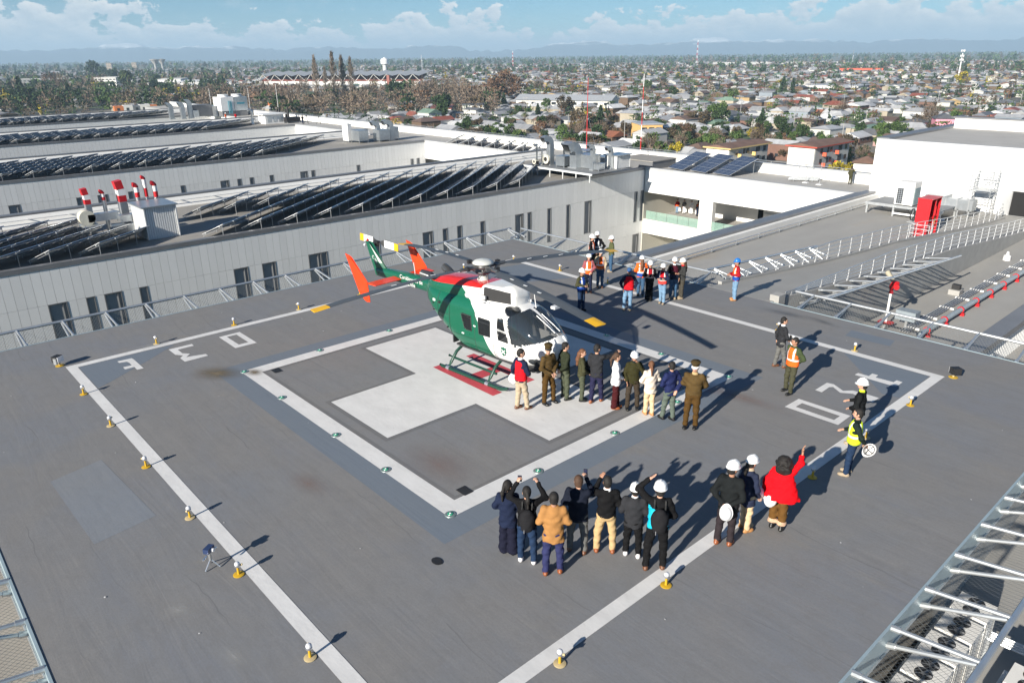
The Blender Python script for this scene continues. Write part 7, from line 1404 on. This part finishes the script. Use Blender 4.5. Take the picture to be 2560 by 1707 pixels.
person(22, 'person in open black jacket over yellow vest with white helmet', (9.93, 4.05), 262, 1.78, tc=cloth('black shell', (.012, .013, .014)), vest=None, pc=c_ddenim, sc_=sh_boot, hat='w', L='clasp', R='typing', hem=.84, bulk=1.10, collar=c_lime, sleeve=None, group=G4)
t, s, _ = person(23, 'person in dark blazer with black hair walking by the far line', (6.06, 7.21), 118, 1.70, tc=c_char, pc=c_grey, sc_=sh_brown, L='hold', R='clasp', head=-.3, hem=.76, collar=c_white, feet=((-.10, .09), (.16, -.09)), group=G4); held_helmet(t, s, -1, 'clasp', 'white helmet carried by the person in the blazer', (0, 1.4, 0), off=(.10, -.02, .0))
person(24, 'person in orange safety vest over olive flight suit, hands behind', (7.24, 5.72), 318, 1.74, tc=cloth('olive sleeve', (.055, .075, .035)), vest=(c_orange, c_orange, 1), pc=cloth('olive trousers', (.060, .060, .038)), sc_=sh_black, L='behind', R='behind', head=-.35, feet=((.10, .14), (-.02, -.15)), bulk=1.06, skin=skin_b, group=G4)
t, s, _ = person(25, 'person in orange and black vest, leftmost of the three at the net', (-5.64, 11.24), 70, 1.70, tc=c_black, vest=(c_orange, c_royal, 1), pc=c_black, sc_=sh_olive, hat='w', L='low', R='clasp', group=G3, vox=.026)
person(26, 'person in dark blue vest and helmet, middle of three at the net', (-5.73, 11.72), -25, 1.76, tc=c_black, vest=(c_navy, c_navy, 1), pc=c_black, sc_=sh_olive, hat='w', L='pocket', R='down', group=G3, vox=.026)
person(27, 'person in olive jacket and jeans, rightmost of three at the net', (-4.96, 11.83), 285, 1.66, tc=cloth('olive fleece', (.085, .095, .045)), vest=None, pc=c_denim, sc_=sh_boot, hat='w', L='typing', R='typing', skin=skin_b, group=G3, vox=.026)
person(28, 'person with dark hair, rose sleeves and orange vest by the line', (-3.55, 8.76), 15, 1.66, tc=c_rose, vest=(c_orange, None, 1), pc=c_navy, sc_=sh_brown, hat='w', hair=('long', 'black'), L='clasp', R='down', group=G3, vox=.026)
person(29, 'person in orange vest and jeans with a hand at the mouth', (-3.70, 9.66), 6, 1.65, tc=c_stone, vest=(c_orange, None, 1), pc=c_denim, sc_=sh_brown, hat='w', hair=('pony', 'black'), L='low', R='face', group=G3, vox=.026)
t, s, _ = person(30, 'person in blue vest over olive sweater looking at a phone', (-2.12, 6.79), 48, 1.68, tc=c_olive, vest=(c_royal, c_royal, 1), pc=c_ddenim, sc_=sh_black, hat='w', L='typing', R='typing', skin=skin_b, bulk=1.05, group=G3, vox=.024); phone(t, s, (.37, 0, 1.16), 'phone in the hands of the person in the blue vest')
person(31, 'person seen from behind in orange vest with blue hem', (-1.72, 9.95), 188, 1.68, tc=c_orange, vest=(c_orange, c_royal, 1), pc=c_denim, sc_=sh_olive, hat='w', hair=('long', 'chestnut'), L='typing', R='typing', group=G3, vox=.026)
person(32, 'person in red padded vest and blue cap, hands in pockets', (-.92, 8.18), 4, 1.68, tc=c_navy, vest=(c_red, None, 0), pc=c_lblue, sc_=sh_boot, hat='cap', L='pocket', R='pocket', bulk=1.12, skin=skin_b, feet=((.04, .09), (-.02, -.16)), group=G3, vox=.024)
person(33, 'person all in black with dark red vest and helmet', (-1.10, 9.71), 4, 1.64, tc=c_black, vest=(c_dred, c_black, 1), pc=c_black, sc_=sh_black, hat='w', L='folded', R='folded', wide=.05, feet=((.02, .06), (0, -.06)), group=G3, vox=.026)
person(34, 'person with folded arms, red and navy vest and light jeans', (-.52, 9.78), 345, 1.62, tc=c_navy, vest=(c_red, cloth('coral', (.70, .06, .05)), 1), pc=c_lblue, sc_=sh_boot, hat='w', hair=('pony', 'brown'), L='folded', R='folded', feet=((.06, .12), (-.04, -.05)), group=G3, vox=.026)
person(35, 'bearded person in dark vest, sunglasses and helmet', (-.59, 10.62), 0, 1.71, tc=c_black, vest=(cloth('dark maroon', (.06, .01, .02)), c_navy, 0), pc=c_denim, sc_=sh_boot, hat='w', L='pocket', R='folded', collar=c_white, skin=skin_b, group=G3, vox=.026)
person(36, 'person with long dark hair, grey clothes and red straps', (-.36, 10.86), 300, 1.66, tc=cloth('dark grey', (.035, .036, .036)), vest=None, pc=cloth('taupe', (.06, .055, .045)), sc_=sh_boot, hat='w', hair=('long', 'brown'), L='folded', R='folded', collar=c_red, group=G3, vox=.026)
person(37, 'person in blue helmet and orange and blue vest, alone by the ramp', (1.26, 12.23), 290, 1.70, tc=c_dred, vest=(c_orange, c_royal, 1), pc=c_lblue, sc_=sh_tan, hat='b', L='typing', R='typing', skin=skin_b, group=G3, vox=.026)
# people on the roofs
person(38, 'person in olive uniform looking over the parapet of the cross wing', (-16.6, 61.6), 172, 1.72, z=ZR, tc=c_olive, pc=c_olive, sc_=sh_black, L='low', R='phone', hat='police', vox=.032)
for i, (x, y, tcx, pcx, v_) in enumerate(((-36.6, 60.9, c_dred, c_lblue, (c_dred, c_orange, 0)), (-35.9, 61.3, c_grey, c_white, None), (-35.0, 61.5, c_white, c_white, None), (-33.9, 61.2, c_navy, c_navy, (c_orange, c_navy, 1)))):
    person(39 + i, ['worker in orange vest at the left on the balcony', 'person in grey top and white trousers on the balcony', 'person all in white on the balcony', 'person in navy with orange vest at the right on the balcony'][i], (x, y), [10, 30, -10, -30][i], 1.70, z=-8.74, tc=tcx, vest=v_, pc=pcx, sc_=sh_black, L='folded', R='down', vox=.034, group='people standing on the open balcony')
for i, (x, y, tcx) in enumerate(((-145.3, 50.6, c_orange), (-144.2, 52.3, c_red), (-126.5, 58.6, c_black))): person(43 + i, ['worker in orange crouched by the far solar racks', 'worker in red beside the far cooling tower', 'person in black with a tripod on the far parapet roof'][i], (x, y), [60, 200, 150][i], 1.70, z=ZR, tc=tcx, pc=c_navy, sc_=sh_black, hat='w' if i == 0 else None, L='typing', R='typing', vox=.045)
for i, (x, y) in enumerate(((-126.2, 59.3), (-123.5, 60.6))):
    t = thing('survey_tripod', ['dark tripod beside the person in black on the far roof', 'second tripod by the far white parapet'][i], 'tripod', (x, y, ZR))
    for a in (0, 2.1, 4.2): MB().cyl((0, 0, 1.4), (.55 * math.cos(a), .55 * math.sin(a), 0), .035, n=5).build('leg', strap_m, t)
    MB().box((0, 0, 1.5), (.2, .2, .22)).build('head', strap_m, t)
# ======================= TOWN LANDMARKS =======================
apt_w = M('apartment_white', (.66, .65, .62), .8, var=.06, scale=.6, dirt=((.48, .47, .44), .4, .62)); apt_f = M('apartment_grey', (.42, .42, .41), .8, var=.08, scale=.8); roof_br = M('apartment_roof', (.16, .095, .070), .85, var=.25, scale=.5, dirt=((.24, .13, .09), .35, .55)); trim_y = M('trim_yellow', (.62, .46, .20), .7, var=.08); trim_r = M('trim_red', (.42, .07, .045), .7, var=.08); bal_o = M('balcony_orange', (.62, .11, .05), .7, var=.1); bal_y = M('balcony_yellow', (.70, .50, .18), .7, var=.1); tin = M('warehouse_tin', (.42, .435, .45), .5, metal=.2, var=.15, scale=.3, stretch=(8, 1, 1))
def apartment(x0, x1, y0, y1, label, trim, bal, lv):
    t = thing('apartment_block', label, 'building', ((x0 + x1) / 2, (y0 + y1) / 2, ZG)); W_ = (x1 - x0) / 2; L_ = (y1 - y0) / 2; H = 8.4
    MB().bb((-W_, -L_, 0), (W_, L_, H)).build('wall', apt_w, t); MB().bb((W_ + .002, -L_ + .4, 0), (W_ + .06, L_ - .3, H)).build('front_wall', apt_f, t)
    rf = MB().add([(-W_ - .7, -L_ - .7, H + .35), (W_ + .9, -L_ - .7, H + .35), (W_ + .9, L_ + .7, H + .35), (-W_ - .7, L_ + .7, H + .35), (0, -L_ - .7, H + 1.0), (0, L_ + .7, H + 1.0)], [(0, 4, 5, 3), (1, 2, 5, 4), (0, 1, 4), (2, 3, 5)]).build('roof', roof_br, t)
    MB().bb((-W_ - .72, -L_ - .72, H + .01), (W_ + .92, L_ + .72, H + .34)).build('roof_trim', trim, t)
    for k in range(lv):
        z = .6 + 2.75 * k
        for y in (-.62, -.08, .42, .80): MB().bb((W_ + .05, y * L_ - .7, z + .6), (W_ + .10, y * L_ + .7, z + 1.9)).build('window', dark_glass, t)
        for y in (-.42, .30):
            b_ = MB().bb((W_ + .06, y * L_ - 1.5, z - .15), (W_ + 1.3, y * L_ + 1.7, z - .02)).bb((W_ + 1.2, y * L_ - 1.5, z - .018), (W_ + 1.3, y * L_ + 1.7, z + .8)).build('balcony', apt_f, t); MB().bb((W_ + .3, y * L_ - 1.75, z - .15), (W_ + 1.34, y * L_ - 1.51, z + .85)).build('balcony_end', bal, b_)
    for y in (-.25, .5): MB().bb((W_ + .06, y * L_ - .5, .1), (W_ + .12, y * L_ + .5, H - .3)).build('stair_opening', black_m, t)
apartment(-101.6, -94.6, 163.2, 182.8, 'three-storey white flats with yellow trim and yellow balconies', trim_y, bal_y, 3); apartment(-87.4, -79.9, 180.9, 200.9, 'three-storey white flats with red roof edge and orange balconies', trim_r, bal_o, 3)
def block(label, cx, cy, dx, dy, h, rz, wall, roof_, name='building', bands=0, cat='building', win=dark_glass):
    t = thing(name, label, cat, (cx, cy, ZG), rz); MB().bb((-dx / 2, -dy / 2, 0), (dx / 2, dy / 2, h)).build('wall', wall, t); MB().bb((-dx / 2 - .4, -dy / 2 - .4, h + .002), (dx / 2 + .4, dy / 2 + .4, h + .4)).build('roof', roof_, t)
    for k in range(bands):
        z = h * (k + .35) / max(bands, 1)
        for sx in (1,):
            n = max(3, int(dy / 4))
            for i in range(n): MB().bb((dx / 2 + .02, -dy / 2 + dy * (i + .15) / n, z), (dx / 2 + .08, -dy / 2 + dy * (i + .85) / n, z + h * .3 / max(bands, 1))).build('window', win, t)
        n = max(3, int(dx / 4))
        for i in range(n): MB().bb((-dx / 2 + dx * (i + .15) / n, -dy / 2 - .08, z), (-dx / 2 + dx * (i + .85) / n, -dy / 2 - .02, z + h * .3 / max(bands, 1))).build('window', win, t)
    return t
ochre = M('house_ochre', (.66, .42, .16), .8, var=.06); block('two-storey yellow house with dark windows beyond the ducts', -181, 238, 9, 14, 5.6, .95, ochre, tin, 'yellow_house', 2, 'house'); block('low yellow annex in front of the yellow house', -174, 232, 5, 12, 2.8, .95, ochre, RM[5], 'yellow_annex', 1, 'house')
# long tin warehouse
t = thing('warehouse', 'long tin-roofed white warehouse in the middle distance', 'warehouse', (-335, 350, ZG), math.radians(24))
MB().bb((-32, -9, 0), (32, 9, 5)).build('wall', apt_w, t); MB().add([(-33, -10, 4.9), (33, -10, 4.9), (33, 10, 4.9), (-33, 10, 4.9), (-33, 0, 8), (33, 0, 8)], [(0, 1, 5, 4), (3, 4, 5, 2), (0, 4, 3), (1, 2, 5)]).build('roof', tin, t)
for i in range(9): MB().bb((-28 + 7 * i, -9.1, 2.2), (-25 + 7 * i, -9.0, 3.8)).build('window', dark_glass, t)
block('low warehouse with long grey roof beyond the second wing', -395, 262, 16, 46, 4.2, math.radians(58), apt_w, tin, 'warehouse', 1, 'warehouse'); block('red-roofed school hall beyond the second wing', -352, 262, 12, 34, 4.0, math.radians(50), apt_w, RM[4], 'school_hall', 1); block('boxy white hall with flat roof beside the red-roofed hall', -330, 268, 12, 14, 6.0, math.radians(50), apt_w, RM[2], 'white_hall', 1)
# orange and white terraces
t = thing('terrace_building', 'two-storey orange, white and grey terraced building on the left', 'building', (-484, 133, ZG), math.radians(80))
orn = M('facade_orange', (.52, .17, .05), .8, var=.06)
for i, (m_, w_) in enumerate(((orn, 5), (apt_w, 5), (coping, 4), (apt_w, 5.5), (orn, 4))):
    x = -14 + sum((5, 5, 4, 5.5, 4)[:i]) ; MB().bb((x, -4, 0), (x + w_ - .02, 4, 6.4 + .3 * (i % 2))).build('bay', m_, t)
    for z in (1.2, 4.0): MB().bb((x + 1.4, -4.08, z), (x + 2.8, -4.0, z + 1.4)).build('window', dark_glass, t)
block('orange and dark brown cube house right of the cooling tower', -452, 205, 8, 9, 6.2, math.radians(70), orn, RM[2], 'cube_house', 2, 'house')
# far left institutions
block('grey slatted school block far at the left', -1068, 204, 55, 20, 11.5, math.radians(70), M('slat_grey', (.33, .34, .34), .8, var=.1), apt_w, 'school_block', 3); block('white block with dark glass front at the left', -1030, 268, 26, 40, 12, math.radians(50), apt_w, apt_w, 'office_block', 3); block('long flat white factory hall at the left', -900, 322, 34, 95, 8, math.radians(62), M('factory_white', (.78, .78, .77), .7, var=.04), M('factory_white', (.78, .78, .77), .7), 'factory_hall', 1); block('second flat white factory hall behind the first', -1000, 330, 26, 60, 9, math.radians(62), M('factory_white', (.78, .78, .77), .7), apt_w, 'factory_hall', 1)
crm = M('cream_tower', (.55, .45, .34), .8, var=.05)
for i, (x, y, w_) in enumerate(((-2640, 700, 60), (-2700, 790, 40))): block(['wide cream apartment slab near the horizon', 'narrower cream apartment slab near the horizon'][i], x, y, 14, w_, 22, math.radians(70), crm, crm, 'apartment_slab', 5)
for i, (x, y, w_) in enumerate(((-1060, 1640, 50), (-985, 1660, 60), (-900, 1690, 40))): block(['left', 'middle', 'right'][i] + ' long white housing block near the horizon', x, y, 14, w_, 9, math.radians(30 + 90), apt_f, apt_w, 'housing_block', 3)
block('flat orange hall far at the right', -520, 1180, 14, 60, 7, math.radians(115), bal_o, bal_o, 'orange_hall', 1); block('large grey-white roofed hall near the phone mast', -295, 640, 44, 30, 5, 0.1, apt_w, RM[1], 'sports_hall', 1)
# stadium: white wall, roof carried on a zigzag of struts
t = thing('stadium', 'long low stadium stand with white wall and zigzag roof supports', 'stadium', (-735, 418, ZG), math.radians(31)); st_w = M('stadium_white', (.70, .69, .66), .8, var=.06, scale=.2); st_r = M('stadium_red', (.28, .10, .075), .8, var=.1)
MB().bb((-95, -16, 0), (95, -12, 8)).build('wall', st_w, t); MB().add([(-95, -12, 8), (95, -12, 8), (95, 8, 15), (-95, 8, 15)], [(0, 1, 2, 3)]).build('seating', st_r, t)
for i in range(13): MB().add([(-96 + 14.8 * i, -18, 13.4), (-96 + 14.8 * (i + 1), -18, 13.4), (-96 + 14.8 * (i + 1), 12, 17), (-96 + 14.8 * i, 12, 17), (-96 + 14.8 * (i + .5), -18, 15.2), (-96 + 14.8 * (i + .5), 12, 18.6)], [(0, 4, 5, 3), (4, 1, 2, 5)]).build('roof_bay', tin, t); MB().cyl((-96 + 14.8 * i, -15, 8), (-96 + 14.8 * (i + .5), -17, 15), .28, n=6).build('strut', st_w, t); MB().cyl((-96 + 14.8 * (i + 1), -15, 8), (-96 + 14.8 * (i + .5), -17, 15), .28, n=6).build('strut', st_w, t)
for i in range(10): MB().bb((-88 + 18 * i, -16.2, 3), (-80 + 18 * i, -16.02, 5)).build('opening', coping, t)
MB().bb((-104, -14, 9), (-96, 4, 9.6)).build('side_truss', galv, t); MB().bb((60, -18, 0), (63, -16.1, 14)).build('red_tower', st_r, t)
# water towers
t = thing('water_tower', 'white drum-shaped water tower behind the stadium', 'water tower', (-1120, 720, ZG)); MB().lathe([(4.0, 0), (3.6, 17), (4.2, 18.5)], n=20).build('shaft', h_white, t, smooth=40); MB().lathe([(4.3, 18.4), (6.6, 20), (6.6, 27), (6.0, 28), (1.2, 30), (1.0, 30.6)], n=20).build('tank', h_white, t, smooth=40)
for i, (x, y, s_) in enumerate(((-1990, 628, 1.0), (-2130, 690, .9))):
    t = thing('water_tower', ['larger mushroom-shaped concrete water tower near the horizon', 'smaller mushroom-shaped concrete water tower near the horizon'][i], 'water tower', (x, y, ZG), 0); MB().lathe([(4.5 * s_, 0), (3.0 * s_, 12), (3.6 * s_, 20), (9 * s_, 28), (11.5 * s_, 30.5), (11.5 * s_, 31.2), (2, 32.5)], n=22).build('shell', conc, t, smooth=40)
t = thing('water_tower', 'pale goblet water tower on the far left horizon', 'water tower', (-2700, 390, ZG)); MB().lathe([(4, 0), (3, 14), (4, 24), (11, 38), (11, 39)], n=18).build('shell', h_white, t, smooth=40)
def lattice(x, y, h, w0, label, cols, name='radio_tower'):
    t = thing(name, label, 'tower', (x, y, ZG)); n = 10
    for k in range(n):
        b_ = MB(); z0 = h * k / n; z1 = h * (k + 1) / n; a0 = w0 * (1 - .8 * k / n); a1 = w0 * (1 - .8 * (k + 1) / n); c0 = [(a0 * math.cos(q), a0 * math.sin(q), z0) for q in (.3, 2.4, 4.5)]; c1 = [(a1 * math.cos(q), a1 * math.sin(q), z1) for q in (.3, 2.4, 4.5)]
        for j in range(3): b_.cyl(c0[j], c1[j], .22, n=4); b_.cyl(c0[j], c1[(j + 1) % 3], .14, n=4); b_.cyl(c1[j], c1[(j + 1) % 3], .14, n=4)
        b_.build('tower_section', cols[k % len(cols)], t)
    return t
lattice(-1180, 1700, 62, 3.0, 'tall red and white radio tower on the horizon', [red_p, white_p])
for i, (x, y, h) in enumerate(((-1420, 1010, 34), (-1690, 1090, 30), (-720, 1580, 34), (-1330, 1200, 40))): lattice(x, y, h, 1.6, ['slim grey radio mast right of the water tower', 'slim grey radio mast behind the stadium', 'slim mast far at the right', 'slim red and white mast on the horizon'][i], [galv] if i < 3 else [red_p, white_p], 'radio_mast')
t = thing('phone_mast', 'white monopole phone mast with antenna platforms beside a yellow tree', 'mast', (-256, 801, ZG)); MB().cyl((0, 0, 0), (0, 0, 29), .75, .4, 10).build('pole', h_white, t)
for z in (22, 25.5, 30):
    MB().lathe([(1.4, z), (1.5, z + .2)], n=10).build('platform', galv, t)
    for a in range(5): MB().bb((1.5 * math.cos(a * 1.26) - .2, 1.5 * math.sin(a * 1.26) - .2, z + .2), (1.5 * math.cos(a * 1.26) + .2, 1.5 * math.sin(a * 1.26) + .2, z + 2.0)).build('antenna', h_white, t)
# cars
def car(x, y, rz, col, label, van=False):
    t = thing('parked_car', label, 'car', (x, y, ZG + .03), rz, 'cars parked in the streets'); cm = M('car ' + label[:12], col, .3, var=.03, coat=.6); L_ = 2.2; hh = .78
    def hull(secs, nm, m_):
        b_ = MB(); V = []
        for xx, w_, zb, zt in secs: V += [(xx, -w_, zb), (xx, w_, zb), (xx, w_ * .96, zt), (xx, -w_ * .96, zt)]
        k = len(secs); b_.add(V, [(4 * i + j, 4 * i + (j + 1) % 4, 4 * i + 4 + (j + 1) % 4, 4 * i + 4 + j) for i in range(k - 1) for j in range(4)] + [(3, 2, 1, 0), tuple(4 * k - 4 + q for q in range(4))]); return b_.build(nm, m_, t, smooth=30)
    hull([(-2.15, .70, .35, .75), (-2.0, .84, .25, .88), (1.1, .86, .24, .92), (1.9, .82, .27, .80), (2.15, .66, .36, .66)], 'body', cm)
    r0 = 1.9 if van else 1.42
    hull([(-2.0 if van else -1.75, .76, .89, .95), (-1.7 if van else -1.2, .70, .9, r0), (.3 if not van else .7, .70, .91, r0), (1.15, .76, .91, .95)], 'cabin', dark_glass); hull([(-1.68 if van else -1.15, .62, r0 - .02, r0 + .03), (.25 if not van else .65, .62, r0 - .02, r0 + .03)], 'roof', cm)
    for sx in (-1.35, 1.35):
        for sy in (-.82, .82):
            wv = MB().cyl((sx, sy - .1, .30), (sx, sy + .1, .30), .31, n=14).build('wheel', black_m, t); MB().cyl((sx, sy + (.101 if sy > 0 else -.101), .30), (sx, sy + (.11 if sy > 0 else -.11), .30), .18, n=10).build('rim', galv, wv)
    for sy in (-.55, .55): MB().bb((2.1, sy - .12, .55), (2.17, sy + .12, .68)).build('headlight', lens, t)
car(-94.3, 244.8, 1.0, (.05, .10, .09), 'dark green car parked beside the red flats'); car(-91.3, 240.5, 1.0, (.25, .02, .03), 'dark red car parked next to the dark green car'); car(-89.9, 230.8, 1.3, (.02, .022, .03), 'black car parked behind the red flats'); car(-140, 272.8, .4, (.72, .72, .72), 'white van parked behind the yellow flats', True); car(-147, 281, .5, (.6, .62, .63), 'silver car behind the white van'); car(-205, 226, .9, (.25, .26, .3), 'grey car in the yard beyond the ducts')
# utility poles
def pole(x, y, h, label): 
    t = thing('utility_pole', label, 'utility pole', (x, y, ZG), .4, 'utility poles in the streets'); MB().cyl((0, 0, 0), (0, 0, h), .16, .10, 6).build('pole', conc, t); MB().bb((-1.1, -.06, h - .7), (1.1, .06, h - .55)).build('cross_arm', conc, t)
    for x_ in (-.95, 0, .95): MB().cyl((x_, 0, h - .55), (x_, 0, h - .3), .06, n=5).build('insulator', coping, t)
for i, (x, y) in enumerate(((-208.5, 329.5), (-102.5, 244.7), (-213.4, 359.7), (-197.8, 254.8), (-203.9, 215.6), (-222.4, 317.8), (-176.7, 356.1), (-172.7, 214.1), (-150, 300), (-128, 320), (-260, 300), (-300, 280), (-240, 400), (-190, 430), (-150, 460), (-330, 310), (-110, 400), (-120, 500))):
    zz, row = zone(x, y); pole(x, y, 8.5 + (i % 3), ' '.join(f'concrete utility pole {["", "with short arm", "with wide arm"][i % 3]} {row}, {zz}'.split()[:16]))
t = thing('pink_house', 'bright pink two-storey house behind the plant room', 'house', (-106, 346, ZG), .5); pk_ = M('house_pink', (.75, .30, .38), .8); MB().bb((-4, -5, 0), (4, 5, 5)).build('wall', pk_, t); MB().add([(-4.5, -5.5, 5), (4.5, -5.5, 5), (4.5, 5.5, 5), (-4.5, 5.5, 5), (0, -2, 7), (0, 2, 7)], [(0, 4, 5, 3), (1, 2, 5, 4), (0, 1, 4), (2, 3, 5)]).build('roof', RM[2], t); MB().bb((4.0, -1, 2.8), (4.06, 1, 4.2)).build('window', dark_glass, t)
t = thing('brown_hut', 'small brown hip-roofed hut below the soldier on the roof', 'house', (-77, 207, ZG), .3); MB().bb((-3, -3, 0), (3, 3, 2.6)).build('wall', apt_w, t); MB().add([(-3.8, -3.8, 2.6), (3.8, -3.8, 2.6), (3.8, 3.8, 2.6), (-3.8, 3.8, 2.6), (0, 0, 4.3)], [(0, 1, 4), (1, 2, 4), (2, 3, 4), (3, 0, 4)]).build('roof', roof_br, t)
# ======================= HAZE =======================
hm = bpy.data.materials.new('haze_air'); hm.use_nodes = True; ht = hm.node_tree; ht.nodes.clear()
pv = ht.nodes.new('ShaderNodeVolumePrincipled'); pv.inputs['Color'].default_value = (0.56, 0.79, 1.0, 1); pv.inputs['Density'].default_value = 0.00016; pv.inputs['Anisotropy'].default_value = 0.0
ho = ht.nodes.new('ShaderNodeOutputMaterial'); ht.links.new(pv.outputs[0], ho.inputs['Volume'])
hz_ = MB().bb((-15200, -6200, ZG - 1.2), (3200, 16200, 262)).build('haze', hm)
tag(hz_, kind='stuff')
